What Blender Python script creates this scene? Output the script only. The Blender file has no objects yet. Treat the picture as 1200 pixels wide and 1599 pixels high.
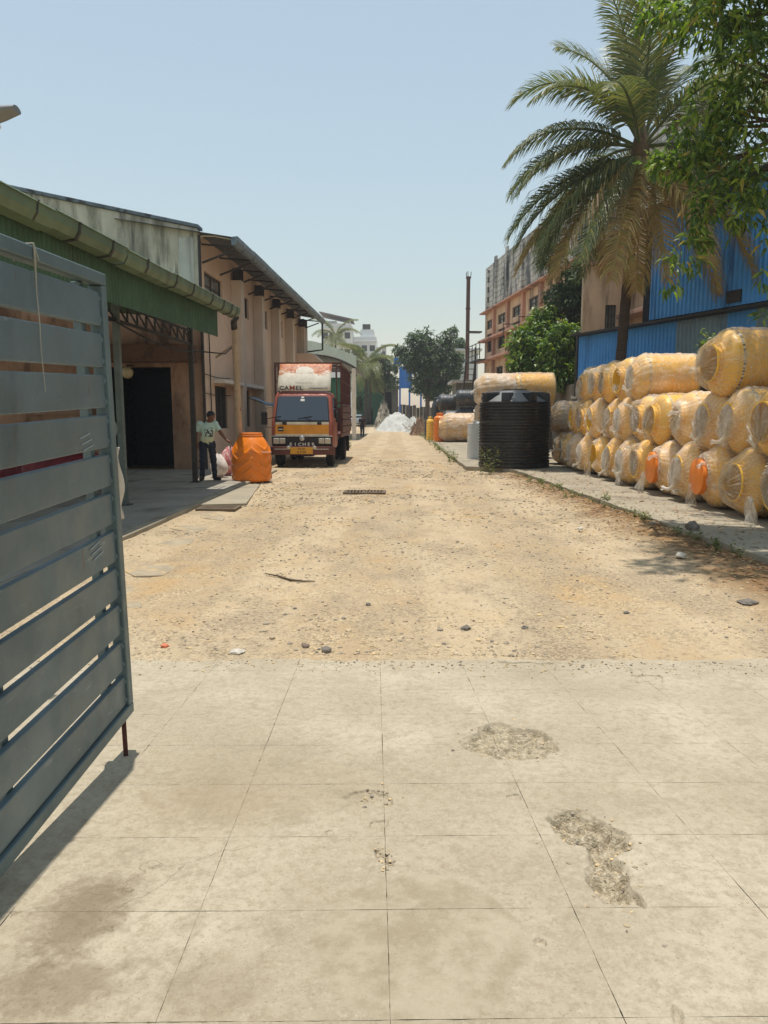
import bpy, bmesh, math, random
import numpy as np
from mathutils import Vector, Matrix, Euler, Quaternion, noise
random.seed(7)
rng = np.random.default_rng(7)
PI = math.pi
scene = bpy.context.scene
col = scene.collection

# ------------------------------------------------------------------ camera
F = 1110.0                                   # focal length in photo pixels (photo is 1200 x 1599)
PITCH = math.atan(149.5 / F)
YAW = math.atan(24.0 / F)
CAM = Vector((0, 0, 1.65))
cd = bpy.data.cameras.new('camera')
cam = bpy.data.objects.new('camera', cd)
col.objects.link(cam)
cam.location = CAM
cam.rotation_euler = (PI / 2 - PITCH, 0, YAW)
cd.sensor_fit = 'VERTICAL'
cd.sensor_height = 36.0
cd.lens = F / 1599.0 * 36.0
cd.clip_start = 0.05
cd.clip_end = 4000
scene.camera = cam

# ------------------------------------------------------------------ sky, sun, exposure
SUN = Vector((-0.035, 0.07, 1.0)).normalized()
world = bpy.data.worlds.new('World')
scene.world = world
world.use_nodes = True
wn = world.node_tree.nodes
wl = world.node_tree.links
bg = wn['Background']
sky = wn.new('ShaderNodeTexSky')
sky.sky_type = 'NISHITA'
sky.sun_disc = False
sky.sun_elevation = math.asin(SUN.z)
sky.sun_rotation = math.atan2(SUN.x, SUN.y)
sky.altitude = 1200
sky.air_density = 2.2
sky.dust_density = 1.5
sky.ozone_density = 4.0
hs = wn.new('ShaderNodeHueSaturation')
hs.inputs['Saturation'].default_value = 0.64
hs.inputs['Hue'].default_value = 0.485
wl.new(sky.outputs[0], hs.inputs['Color'])
wl.new(hs.outputs[0], bg.inputs[0])
bg.inputs[1].default_value = 0.128
sd = bpy.data.lights.new('sun', 'SUN')
sd.energy = 4.7
sd.angle = math.radians(0.55)
sd.color = (1.0, 0.95, 0.885)
sun = bpy.data.objects.new('sun', sd)
col.objects.link(sun)
sun.location = (0, 0, 60)
sun.rotation_euler = SUN.to_track_quat('Z', 'Y').to_euler()
vs_ = scene.view_settings
vs_.view_transform = 'Standard'
vs_.look = 'None'
vs_.gamma = 1
vs_.use_curve_mapping = False
vs_.exposure = 0.0

RC = Euler((PI / 2 - PITCH, 0, YAW)).to_matrix()


def ray(u, v):
    return RC @ Vector(((u - 600) / F, -(v - 799.5) / F, -1))


def at(u, v, Y):                             # real position, Y metres down the yard
    d = ray(u, v)
    return CAM + d * (Y / d.y)


def onz(u, v, z):                            # real position on a level surface
    d = ray(u, v)
    return CAM + d * ((z - CAM.z) / d.z)


# ------------------------------------------------------------------ helpers
WORLD = set()


def C(r, g, b):
    f = lambda c: c / 255 / 12.92 if c / 255 <= 0.04045 else ((c / 255 + 0.055) / 1.055) ** 2.4
    return (f(r), f(g), f(b), 1)


def tag(o, label, cat, group=None):
    o['label'] = label
    o['category'] = cat
    if group:
        o['group'] = group
    return o


def thing(name, label, cat, loc=(0, 0, 0), rot=(0, 0, 0), group=None, world=False):
    o = bpy.data.objects.new(name, None)
    o.empty_display_size = 0.2
    col.objects.link(o)
    o.location = loc
    o.rotation_euler = rot
    tag(o, label, cat, group)
    if world:
        WORLD.add(o.name)
    return o


def place(name, mesh, parent=None, loc=(0, 0, 0), rot=(0, 0, 0), scale=(1, 1, 1)):
    o = bpy.data.objects.new(name, mesh)
    col.objects.link(o)
    o.location = loc
    o.rotation_euler = rot
    o.scale = scale
    if parent is not None:
        o.parent = parent
        if parent.name in WORLD:
            o.matrix_parent_inverse = Matrix.LocRotScale(parent.location, parent.rotation_euler, None).inverted()
    return o


def copy_tree(o, parent=None):
    c = o.copy()
    col.objects.link(c)
    c.parent = parent
    for ch in list(o.children):
        copy_tree(ch, c)
    return c


def np_mesh(name, V, T, mat=None, smooth=False):
    V = np.asarray(V, dtype=np.float32)
    T = np.asarray(T, dtype=np.int32)
    k = T.shape[1]
    me = bpy.data.meshes.new(name)
    me.vertices.add(len(V))
    me.vertices.foreach_set('co', V.ravel())
    me.loops.add(T.size)
    me.loops.foreach_set('vertex_index', T.ravel())
    me.polygons.add(len(T))
    me.polygons.foreach_set('loop_start', np.arange(0, T.size, k, dtype=np.int32))
    me.polygons.foreach_set('loop_total', np.full(len(T), k, dtype=np.int32))
    me.polygons.foreach_set('use_smooth', np.full(len(T), bool(smooth), dtype=bool))
    me.update(calc_edges=True)
    me.validate()
    if mat:
        me.materials.append(mat)
    return me


class MB:
    def __init__(self):
        self.v = []
        self.f = []

    def add(self, vs, fs):
        o = len(self.v)
        self.v += [tuple(p) for p in vs]
        self.f += [tuple(i + o for i in f) for f in fs]
        return self

    def box(self, lo, hi, mtx=None):
        x0, y0, z0 = lo
        x1, y1, z1 = hi
        vs = [Vector(p) for p in ((x0, y0, z0), (x1, y0, z0), (x1, y1, z0), (x0, y1, z0), (x0, y0, z1), (x1, y0, z1), (x1, y1, z1), (x0, y1, z1))]
        if mtx is not None:
            vs = [mtx @ p for p in vs]
        return self.add(vs, [(0, 3, 2, 1), (4, 5, 6, 7), (0, 1, 5, 4), (1, 2, 6, 5), (2, 3, 7, 6), (3, 0, 4, 7)])

    def bar(self, a, b, w, h=None, up=(0, 0, 1)):
        a = Vector(a)
        b = Vector(b)
        h = h or w
        d = (b - a)
        L = d.length
        d.normalize()
        up = Vector(up)
        if abs(d.dot(up)) > 0.98:
            up = Vector((0, 1, 0))
        x = d.cross(up).normalized()
        z = x.cross(d)
        m = Matrix(((x.x, d.x, z.x, a.x), (x.y, d.y, z.y, a.y), (x.z, d.z, z.z, a.z), (0, 0, 0, 1)))
        return self.box((-w / 2, 0, -h / 2), (w / 2, L, h / 2), m)

    def tube(self, pts, rad, n=8, cap=True):
        pts = [Vector(p) for p in pts]
        if not hasattr(rad, '__len__'):
            rad = [rad] * len(pts)
        o = len(self.v)
        t = (pts[1] - pts[0]).normalized()
        x = t.cross(Vector((0, 0, 1)))
        if x.length < 0.05:
            x = t.cross(Vector((0, 1, 0)))
        x.normalize()
        for i, p in enumerate(pts):
            if i == 0:
                t = pts[1] - pts[0]
            elif i == len(pts) - 1:
                t = pts[i] - pts[i - 1]
            else:
                t = pts[i + 1] - pts[i - 1]
            t.normalize()
            x = (x - t * x.dot(t)).normalized()
            y = t.cross(x)
            for k in range(n):
                a = 2 * PI * k / n
                self.v.append(tuple(p + (x * math.cos(a) + y * math.sin(a)) * rad[i]))
        for i in range(len(pts) - 1):
            for k in range(n):
                k2 = (k + 1) % n
                self.f.append((o + i * n + k, o + i * n + k2, o + (i + 1) * n + k2, o + (i + 1) * n + k))
        if cap:
            self.f.append(tuple(o + k for k in range(n))[::-1])
            self.f.append(tuple(o + (len(pts) - 1) * n + k for k in range(n)))
        return self

    def grid(self, fn, nu, nv, closed=False):
        o = len(self.v)
        m = nu if closed else nu + 1
        for j in range(nv + 1):
            for i in range(m):
                self.v.append(tuple(fn(i / nu, j / nv)))
        for j in range(nv):
            for i in range(nu):
                i2 = (i + 1) % m
                self.f.append((o + j * m + i, o + j * m + i2, o + (j + 1) * m + i2, o + (j + 1) * m + i))
        return self

    def lathe(self, prof, n=32, mtx=None, cap=True):
        m = mtx or Matrix.Identity(4)
        o = len(self.v)
        for r, z in prof:
            for k in range(n):
                a = 2 * PI * k / n
                self.v.append(tuple(m @ Vector((r * math.cos(a), r * math.sin(a), z))))
        for j in range(len(prof) - 1):
            for k in range(n):
                k2 = (k + 1) % n
                self.f.append((o + j * n + k, o + j * n + k2, o + (j + 1) * n + k2, o + (j + 1) * n + k))
        if cap and prof[0][0] > 1e-4:
            self.f.append(tuple(o + k for k in range(n))[::-1])
        if cap and prof[-1][0] > 1e-4:
            self.f.append(tuple(o + (len(prof) - 1) * n + k for k in range(n)))
        return self

    def prism(self, poly, a, b, fn):          # poly of 2d points, extruded from a to b, fn(p, q, t) -> xyz
        n = len(poly)
        vs = [fn(p, q, a) for p, q in poly] + [fn(p, q, b) for p, q in poly]
        fs = [tuple(range(n))[::-1], tuple(range(n, 2 * n))]
        fs += [(i, (i + 1) % n, n + (i + 1) % n, n + i) for i in range(n)]
        return self.add(vs, fs)

    def mesh(self, name, mat, smooth=None, fix=True):
        me = bpy.data.meshes.new(name)
        me.from_pydata(self.v, [], self.f)
        if fix:
            bm = bmesh.new()
            bm.from_mesh(me)
            bmesh.ops.recalc_face_normals(bm, faces=bm.faces)
            bm.to_mesh(me)
            bm.free()
        if smooth is not None:
            me.polygons.foreach_set('use_smooth', [True] * len(me.polygons))
            me.set_sharp_from_angle(angle=math.radians(smooth))
        if mat:
            me.materials.append(mat)
        return me

    def build(self, name, mat, parent=None, smooth=None, bevel=None, fix=True):
        o = place(name, self.mesh(name, mat, smooth, fix), parent)
        if bevel:
            b = o.modifiers.new('bevel', 'BEVEL')
            b.width = bevel
            b.segments = 2
            b.limit_method = 'ANGLE'
            b.harden_normals = False
        return o


def wall_cells(mb, O, ex, n, L, H, T, openings=()):
    """A wall of thickness T with real openings; O lower corner, ex along, n outward."""
    O, ex, n = Vector(O), Vector(ex), Vector(n)
    up = Vector((0, 0, 1))
    xs = sorted({0, L} | {min(max(q, 0), L) for o in openings for q in o[:2]})
    zs = sorted({0, H} | {min(max(q, 0), H) for o in openings for q in o[2:]})
    nx, nz = len(xs) - 1, len(zs) - 1
    solid = {}
    for i in range(nx):
        for j in range(nz):
            cx, cz = (xs[i] + xs[i + 1]) / 2, (zs[j] + zs[j + 1]) / 2
            solid[i, j] = not any(a < cx < b and c < cz < d for a, b, c, d in openings)
    P = lambda x, z, t: O + ex * x + up * z - n * t
    for (i, j), s in solid.items():
        if not s:
            continue
        x0, x1, z0, z1 = xs[i], xs[i + 1], zs[j], zs[j + 1]
        mb.add([P(x0, z0, 0), P(x1, z0, 0), P(x1, z1, 0), P(x0, z1, 0)], [(0, 1, 2, 3)])
        mb.add([P(x0, z0, T), P(x1, z0, T), P(x1, z1, T), P(x0, z1, T)], [(3, 2, 1, 0)])
        for di, dj, a, b in ((-1, 0, (x0, z0), (x0, z1)), (1, 0, (x1, z0), (x1, z1)), (0, -1, (x0, z0), (x1, z0)), (0, 1, (x0, z1), (x1, z1))):
            if not solid.get((i + di, j + dj), False):
                mb.add([P(*a, 0), P(*b, 0), P(*b, T), P(*a, T)], [(0, 1, 2, 3)])
    return mb


def window(parent, O, ex, n, x0, x1, z0, z1, depth, fm, gm, nx=2, nz=2, bar=0.03, grille=None):
    O, ex, n = Vector(O), Vector(ex), Vector(n)
    up = Vector((0, 0, 1))
    P = lambda x, z, t: O + ex * x + up * z - n * t
    mb = MB()
    e = 0.004
    for a, b in (((x0 + e, z0 + bar / 2 + e), (x1 - e, z0 + bar / 2 + e)), ((x0 + e, z1 - bar / 2 - e), (x1 - e, z1 - bar / 2 - e))):
        mb.bar(P(*a, depth), P(*b, depth), bar, bar * 1.3, up=n)
    for i in range(nx + 1):
        x = x0 + e + bar / 2 + (x1 - x0 - bar - 2 * e) * i / nx
        mb.bar(P(x, z0 + bar + e, depth), P(x, z1 - bar - e, depth), bar * 1.1, bar * (1.0 if i in (0, nx) else .7), up=n)
    for j in range(1, nz):
        z = z0 + (z1 - z0) * j / nz
        mb.bar(P(x0 + bar + e, z, depth + .002), P(x1 - bar - e, z, depth + .002), bar * .6, bar * .6, up=n)
    w = mb.build('window', fm, parent)
    g = MB()
    t = depth + bar * .5 + .004
    for i in range(nx):
        xa = x0 + (x1 - x0) * i / nx + .006
        xb = x0 + (x1 - x0) * (i + 1) / nx - .006
        g = MB()
        g.add([P(xa, z0 + .01, t), P(xb, z0 + .01, t), P(xb, z1 - .01, t), P(xa, z1 - .01, t),
               P(xa, z0 + .01, t + .006), P(xb, z0 + .01, t + .006), P(xb, z1 - .01, t + .006), P(xa, z1 - .01, t + .006)],
              [(0, 1, 2, 3), (7, 6, 5, 4), (0, 4, 5, 1), (1, 5, 6, 2), (2, 6, 7, 3), (3, 7, 4, 0)])
        g.build('pane', gm, w)
    return w


def text_mesh(s, size, mat, name, parent, mtx, ext=0.004, align='CENTER', sx=1.0):
    cu = bpy.data.curves.new(name, 'FONT')
    cu.body = s
    cu.size = size
    cu.extrude = ext
    cu.align_x = align
    cu.align_y = 'CENTER'
    cu.space_character = 1.05
    cu.offset = size * .02
    cu.resolution_u = 2
    o = bpy.data.objects.new(name, cu)
    me = bpy.data.meshes.new_from_object(o)
    bpy.data.objects.remove(o)
    me.transform(Matrix.Diagonal((sx, 1, 1, 1)))
    me.transform(mtx)
    me.materials.clear()
    me.materials.append(mat)
    return place(name, me, parent)


FACE_CAM = Matrix.Rotation(PI / 2, 4, 'X')    # text lying in XY -> standing, facing -Y


# ------------------------------------------------------------------ materials
def newmat(name):
    m = bpy.data.materials.new(name)
    m.use_nodes = True
    nt = m.node_tree
    return m, nt.nodes, nt.links, nt.nodes['Principled BSDF']


def N(nodes, t, **kw):
    n = nodes.new(t)
    for k, v in kw.items():
        setattr(n, k, v)
    return n


def noise_tex(nodes, links, vec, scale, detail=5, rough=.55, stretch=None, dist=0):
    if stretch:
        mp = nodes.new('ShaderNodeMapping')
        mp.inputs['Scale'].default_value = stretch
        links.new(vec, mp.inputs['Vector'])
        vec = mp.outputs[0]
    t = nodes.new('ShaderNodeTexNoise')
    t.inputs['Scale'].default_value = scale
    t.inputs['Detail'].default_value = detail
    t.inputs['Roughness'].default_value = rough
    t.inputs['Distortion'].default_value = dist
    links.new(vec, t.inputs['Vector'])
    return t.outputs['Fac']


def ramp(nodes, links, fac, a, b, ca=(0, 0, 0, 1), cb=(1, 1, 1, 1), ease=True):
    r = nodes.new('ShaderNodeValToRGB')
    r.color_ramp.interpolation = 'EASE' if ease else 'LINEAR'
    r.color_ramp.elements[0].position = a
    r.color_ramp.elements[1].position = b
    r.color_ramp.elements[0].color = ca
    r.color_ramp.elements[1].color = cb
    links.new(fac, r.inputs[0])
    return r.outputs[0]


def mix(nodes, links, fac, a, b, blend='MIX'):
    m = nodes.new('ShaderNodeMix')
    m.data_type = 'RGBA'
    m.blend_type = blend
    for s, v in ((m.inputs[0], fac), (m.inputs[6], a), (m.inputs[7], b)):
        if hasattr(v, 'links'):
            links.new(v, s)
        else:
            s.default_value = v
    return m.outputs[2]


def M(name, c, rough=.65, metal=0, var=.15, vs=2.5, bump=0, bs=60, stains=(), spec=.4, island=0.0, stretch=None, coat=0):
    m, nd, lk, b = newmat(name)
    pos = nd.new('ShaderNodeNewGeometry')
    p = pos.outputs['Position']
    n1 = noise_tex(nd, lk, p, vs, 6, .6, stretch)
    lo = tuple(x * (1 - var) for x in c[:3]) + (1,)
    hi = tuple(min(1, x * (1 + var)) for x in c[:3]) + (1,)
    colr = ramp(nd, lk, n1, .3, .72, lo, hi)
    if island:
        colr = mix(nd, lk, 1.0, colr, ramp(nd, lk, pos.outputs['Random Per Island'], 0, 1, (1 - island,) * 3 + (1,), (1 + island,) * 3 + (1,), False), 'MULTIPLY')
    for (sc, scale, a, bb, st) in stains:
        f = ramp(nd, lk, noise_tex(nd, lk, p, scale, 7, .65, st, .3), a, bb)
        colr = mix(nd, lk, f, colr, sc)
    lk.new(colr, b.inputs['Base Color'])
    b.inputs['Metallic'].default_value = metal
    b.inputs['Specular IOR Level'].default_value = spec
    b.inputs['Coat Weight'].default_value = coat
    rr = ramp(nd, lk, noise_tex(nd, lk, p, vs * 3, 4), .3, .7, (max(0, rough - .1),) * 3 + (1,), (min(1, rough + .12),) * 3 + (1,))
    lk.new(rr, b.inputs['Roughness'])
    if bump:
        bp = nd.new('ShaderNodeBump')
        bp.inputs['Strength'].default_value = bump
        bp.inputs['Distance'].default_value = .02
        lk.new(noise_tex(nd, lk, p, bs, 5), bp.inputs['Height'])
        lk.new(bp.outputs[0], b.inputs['Normal'])
    return m


RUST = C(110, 62, 38)
BLACKST = C(42, 42, 40)
VS = (1, 1, .12)
mat = {}
mat['gate'] = M('gate_paint', C(103, 118, 123), .42, .35, .16, 2.2, .08, 90, [(C(140, 98, 64), 5, .64, .72, (1, 2.4, .55)), (C(112, 86, 66), 16, .64, .74, (1, 1.2, .25)), (C(134, 148, 150), 9, .62, .72, (1, .5, 2.5)), (C(56, 63, 65), 2.2, .58, .8, (1, 1, .3)), (C(160, 170, 172), 30, .7, .8, (1, 1, .2))], .5)
mat['gate_edge'] = M('gate_edge_paint', C(100, 116, 118), .45, .3, .14, 3, .06, 90, [(RUST, 9, .7, .78, None)], .5)
mat['rustrod'] = M('rusty_rod', C(84, 48, 40), .8, .2, .25, 14, .2, 100)
mat['string'] = M('string', C(168, 164, 148), .9)
mat['chalk'] = M('chalk', C(146, 156, 158), .9)
mat['dirtyplastic'] = M('dirty_plastic', C(196, 186, 172), .5, 0, .2, 9, .15, 40, [(C(60, 55, 50), 7, .6, .72, None)])
mat['greensheet'] = M('green_sheet', C(66, 92, 66), .55, .1, .15, 1.2, .04, 60, [(C(60, 70, 50), 1.5, .55, .8, VS)])
mat['gutter'] = M('green_gutter', C(96, 112, 84), .5, .1, .18, 1.4, .04, 60, [(C(84, 88, 68), 2, .55, .75, None), (C(86, 70, 50), 5, .68, .78, None)])
mat['darksteel'] = M('dark_steel', C(62, 58, 54), .6, .3, .2, 6, .05, 80, [(RUST, 7, .62, .75, None)])
mat['greypost'] = M('grey_post', C(98, 108, 104), .55, .2, .15, 5, .05, 80, [(C(70, 62, 50), 6, .6, .75, None)])
mat['roofunder'] = M('roof_underside', C(92, 110, 84), .7)
mat['stainwall'] = M('stained_concrete', C(202, 196, 178), .9, 0, .15, 1.6, .25, 30, [(C(128, 124, 108), 1.1, .48, .68, (1, 1, .16)), (C(58, 60, 58), 1.7, .54, .68, (1.2, 1.2, .10)), (C(192, 186, 160), 2.3, .62, .7, (1.4, 1.4, .08))])
mat['copestone'] = M('cope', C(110, 122, 130), .85, 0, .2, 4, .2, 30, [(C(60, 62, 62), 3, .5, .62, None)])
mat['peach'] = M('peach_paint', C(216, 188, 162), .85, 0, .08, .8, .1, 40, [(C(168, 128, 98), 1.3, .56, .8, (1, 1, .15)), (C(120, 100, 84), 2.2, .66, .8, (1.3, 1.3, .08))])
mat['brownwall'] = M('weathered_peach', C(158, 128, 106), .9, 0, .16, 1.0, .2, 40, [(C(96, 74, 58), 1.1, .48, .7, (1, 1, .3))])
mat['greywall'] = M('grey_peach_paint', C(204, 186, 166), .85, 0, .08, .9, .1, 40, [(C(140, 124, 108), 1.4, .56, .8, (1, 1, .14))])
mat['whitetrim'] = M('white_trim', C(214, 206, 192), .8, 0, .1, 2, .1, 40, [(C(130, 120, 108), 3, .58, .75, VS)])
mat['downpipe'] = M('downpipe', C(176, 150, 120), .6, 0, .12, 3, .05, 60, [(C(110, 66, 40), 9, .58, .68, None)])
mat['roofgrey'] = M('grey_roof', C(94, 100, 104), .6, .2, .2, 2, .05, 50, [(C(60, 58, 56), 3, .5, .7, None)])
mat['gutgrey'] = M('grey_gutter', C(112, 126, 134), .5, .2, .18, 2.5, .05, 50, [(C(56, 60, 62), 3.5, .52, .66, None)])
mat['winframe'] = M('window_frame', C(70, 66, 62), .6, .1)
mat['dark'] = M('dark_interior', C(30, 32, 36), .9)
mat['door'] = M('doorway_shade', C(18, 28, 40), .6, .1, .2, 3)  # near-black navy paints the shade inside the open doorway
mat['lintel'] = M('dirty_lintel', C(104, 78, 62), .9, 0, .2, 2, .2, 30, [(C(60, 48, 40), 2, .5, .7, None)])
mat['black'] = M('black_bead_and_shade', C(26, 26, 27), .5)  # black of the sealant bead, and of the shade in tank necks
mat['rubber'] = M('rubber', C(24, 23, 23), .85, 0, .2, 12, .1, 60, [(C(90, 76, 60), 5, .58, .75, None)])
mat['wire'] = M('cable', C(30, 29, 28), .7)
mat['concrete'] = M('platform_concrete', C(154, 143, 122), .92, 0, .13, 1.3, .3, 50, [(C(112, 100, 84), 1.1, .52, .72, None), (C(206, 194, 168), 5, .66, .74, None), (C(96, 82, 62), 4.5, .64, .72, None)])
mat['kerb'] = M('kerb_concrete', C(132, 122, 102), .95, 0, .2, 2.2, .5, 30, [(C(80, 72, 58), 2, .5, .68, None)])
mat['shedfloor'] = M('shed_floor', C(150, 142, 128), .85, 0, .15, 1.2, .15, 40, [(C(104, 98, 88), 1.0, .5, .7, None)])
mat['glasswin'] = None
m, nd, lk, b = newmat('window_glass')
b.inputs['Base Color'].default_value = C(40, 46, 50)
b.inputs['Roughness'].default_value = .12
b.inputs['Specular IOR Level'].default_value = .8
mat['glasswin'] = m
m, nd, lk, b = newmat('dusty_glass')
pos = nd.new('ShaderNodeNewGeometry').outputs['Position']
lk.new(ramp(nd, lk, noise_tex(nd, lk, pos, 2.5, 3), .35, .65, C(90, 92, 84), C(136, 134, 120)), b.inputs['Base Color'])
b.inputs['Roughness'].default_value = .35
mat['dustyglass'] = m


def plastic(name, c, rough=.38, sss=0, dirt=.0, trans=0.0):
    m, nd, lk, b = newmat(name)
    pos = nd.new('ShaderNodeNewGeometry').outputs['Position']
    cc = ramp(nd, lk, noise_tex(nd, lk, pos, 2.0, 4), .3, .7, tuple(x * .9 for x in c[:3]) + (1,), c)
    if dirt:
        f = ramp(nd, lk, noise_tex(nd, lk, pos, 3.2, 7, .65, (1, 1, .45)), .52, .75, (0, 0, 0, 1), (dirt,) * 3 + (1,))
        cc = mix(nd, lk, f, cc, C(150, 132, 104))
    lk.new(cc, b.inputs['Base Color'])
    lk.new(ramp(nd, lk, noise_tex(nd, lk, pos, 6, 5), .3, .7, (rough - .08,) * 3 + (1,), (rough + .15,) * 3 + (1,)), b.inputs['Roughness'])
    b.inputs['Subsurface Weight'].default_value = 0
    return m


mat['orange'] = plastic('orange_plastic', C(238, 128, 18), .34, dirt=.18)
mat['orangelid'] = plastic('orange_lid_plastic', C(234, 128, 34), .42, dirt=.15)
mat['yellow'] = plastic('yellow_plastic', C(247, 196, 78), .36, dirt=.12)
mat['blacktank'] = plastic('black_plastic', C(30, 30, 31), .36, dirt=.25)
mat['greytank'] = plastic('pale_grey_plastic', C(220, 223, 221), .5, dirt=.2)


def film_mat(name, opac, tint=C(238, 226, 204)):
    m = bpy.data.materials.new(name)
    m.use_nodes = True
    nd, lk = m.node_tree.nodes, m.node_tree.links
    nd.remove(nd['Principled BSDF'])
    out = nd['Material Output']
    pos = nd.new('ShaderNodeNewGeometry').outputs['Position']
    df = nd.new('ShaderNodeBsdfDiffuse')
    df.inputs[0].default_value = tint
    tl = nd.new('ShaderNodeBsdfTranslucent')
    tl.inputs[0].default_value = tint
    tr = nd.new('ShaderNodeBsdfTransparent')
    tr.inputs[0].default_value = (.97, .95, .91, 1)
    gl = nd.new('ShaderNodeBsdfGlossy')
    gl.inputs['Roughness'].default_value = .3
    a = nd.new('ShaderNodeMixShader')
    a.inputs[0].default_value = .45
    lk.new(df.outputs[0], a.inputs[1])
    lk.new(tl.outputs[0], a.inputs[2])
    bq = nd.new('ShaderNodeMixShader')
    tc_ = nd.new('ShaderNodeTexCoord').outputs['Object']
    s_ = nd.new('ShaderNodeSeparateXYZ')
    lk.new(tc_, s_.inputs[0])
    at_ = nd.new('ShaderNodeMath')
    at_.operation = 'ARCTAN2'
    lk.new(s_.outputs[0], at_.inputs[0])
    lk.new(s_.outputs[1], at_.inputs[1])
    cb_ = nd.new('ShaderNodeCombineXYZ')
    lk.new(at_.outputs[0], cb_.inputs[0])
    lk.new(s_.outputs[2], cb_.inputs[1])
    st_ = noise_tex(nd, lk, cb_.outputs[0], 1.0, 3, .6, (2.6, 3.4, 1), 2.2)
    rd_ = nd.new('ShaderNodeMath')
    rd_.operation = 'SUBTRACT'
    rd_.inputs[1].default_value = .5
    lk.new(st_, rd_.inputs[0])
    ra_ = nd.new('ShaderNodeMath')
    ra_.operation = 'ABSOLUTE'
    lk.new(rd_.outputs[0], ra_.inputs[0])
    crease = ramp(nd, lk, ra_.outputs[0], .0, .026, (.34, .34, .34, 1), (0, 0, 0, 1), False)
    ob_ = nd.new('ShaderNodeObjectInfo')
    om_ = nd.new('ShaderNodeMapRange')
    om_.inputs[3].default_value = opac * .45
    om_.inputs[4].default_value = min(.9, opac * 1.75)
    lk.new(ob_.outputs['Random'], om_.inputs[0])
    bl_ = nd.new('ShaderNodeMath')
    bl_.operation = 'MULTIPLY'
    lk.new(om_.outputs[0], bl_.inputs[0])
    lk.new(ramp(nd, lk, noise_tex(nd, lk, pos, 3.0, 3, .5, None, .6), .35, .7, (.55, .55, .55, 1), (1.4, 1.4, 1.4, 1)), bl_.inputs[1])
    fa_ = nd.new('ShaderNodeMath')
    fa_.operation = 'ADD'
    fa_.use_clamp = True
    lk.new(bl_.outputs[0], fa_.inputs[0])
    lk.new(crease, fa_.inputs[1])
    fac = fa_.outputs[0]
    lk.new(fac, bq.inputs[0])
    lk.new(tr.outputs[0], bq.inputs[1])
    lk.new(a.outputs[0], bq.inputs[2])
    fr = nd.new('ShaderNodeFresnel')
    fr.inputs[0].default_value = 1.3
    cq = nd.new('ShaderNodeMixShader')
    fm = nd.new('ShaderNodeMath')
    fm.operation = 'MULTIPLY'
    fm.use_clamp = True
    fm.inputs[1].default_value = .45
    lk.new(fr.outputs[0], fm.inputs[0])
    lk.new(fm.outputs[0], cq.inputs[0])
    lk.new(bq.outputs[0], cq.inputs[1])
    lk.new(gl.outputs[0], cq.inputs[2])
    bp = nd.new('ShaderNodeBump')
    bp.inputs['Strength'].default_value = .3
    bp.inputs['Distance'].default_value = .02
    lk.new(noise_tex(nd, lk, pos, 9, 3, .5, None, 2.0), bp.inputs['Height'])
    for s in (gl,):
        lk.new(bp.outputs[0], s.inputs['Normal'])
    lk.new(cq.outputs[0], out.inputs[0])
    return m


mat['film'] = film_mat('wrapping_film', .24, C(248, 242, 230))
mat['film_heavy'] = film_mat('dusty_wrapping_film', .62, C(232, 222, 204))
mat['knot'] = film_mat('gathered_film', .5, C(240, 234, 222))


def leaf_mat(name, cols, trans=.35, rough=.45):
    m = bpy.data.materials.new(name)
    m.use_nodes = True
    nd, lk = m.node_tree.nodes, m.node_tree.links
    b = nd['Principled BSDF']
    out = nd['Material Output']
    g = nd.new('ShaderNodeNewGeometry')
    r = nd.new('ShaderNodeValToRGB')
    el = r.color_ramp.elements
    while len(el) < len(cols):
        el.new(.5)
    for i, (p, c) in enumerate(cols):
        el[i].position = p
        el[i].color = c
    lk.new(g.outputs['Random Per Island'], r.inputs[0])
    lk.new(r.outputs[0], b.inputs['Base Color'])
    b.inputs['Roughness'].default_value = rough
    t = nd.new('ShaderNodeBsdfTranslucent')
    h = nd.new('ShaderNodeHueSaturation')
    h.inputs['Saturation'].default_value = 1.15
    h.inputs['Value'].default_value = 1.3
    lk.new(r.outputs[0], h.inputs['Color'])
    lk.new(h.outputs[0], t.inputs[0])
    x = nd.new('ShaderNodeMixShader')
    x.inputs[0].default_value = trans
    lk.new(b.outputs[0], x.inputs[1])
    lk.new(t.outputs[0], x.inputs[2])
    lk.new(x.outputs[0], out.inputs[0])
    return m


mat['mango'] = leaf_mat('mango_leaf', [(0, C(62, 82, 42)), (.5, C(90, 116, 52)), (.93, C(150, 170, 76)), (1, C(164, 132, 76))], .5)
mat['shrub'] = leaf_mat('shrub_leaf', [(0, C(58, 84, 34)), (.5, C(92, 124, 44)), (1, C(150, 166, 66))])
mat['fartree'] = leaf_mat('far_leaf', [(0, C(52, 70, 42)), (.6, C(74, 96, 54)), (1, C(104, 120, 70))])
mat['frond'] = leaf_mat('palm_leaflet', [(0, C(74, 90, 52)), (.6, C(104, 114, 62)), (1, C(146, 140, 80))], .35, .45)
mat['frond_dry'] = leaf_mat('dry_palm_leaflet', [(0, C(134, 124, 66)), (.5, C(172, 150, 84)), (1, C(160, 122, 76))], .4, .5)
mat['weed'] = leaf_mat('weed_leaf', [(0, C(66, 84, 36)), (.6, C(104, 116, 52)), (1, C(150, 136, 78))])
mat['litter'] = leaf_mat('dry_litter', [(0, C(104, 72, 46)), (.5, C(148, 108, 70)), (1, C(186, 156, 110))], .1, .7)
mat['bark'] = M('bark', C(104, 88, 72), .95, 0, .25, 6, .5, 30, (), .2, 0, (1, 1, .3))
mat['palmbark'] = M('palm_bark', C(78, 66, 57), .95, 0, .2, 5, .5, 30, (), .2, 0, (.5, .5, 6))

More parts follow.
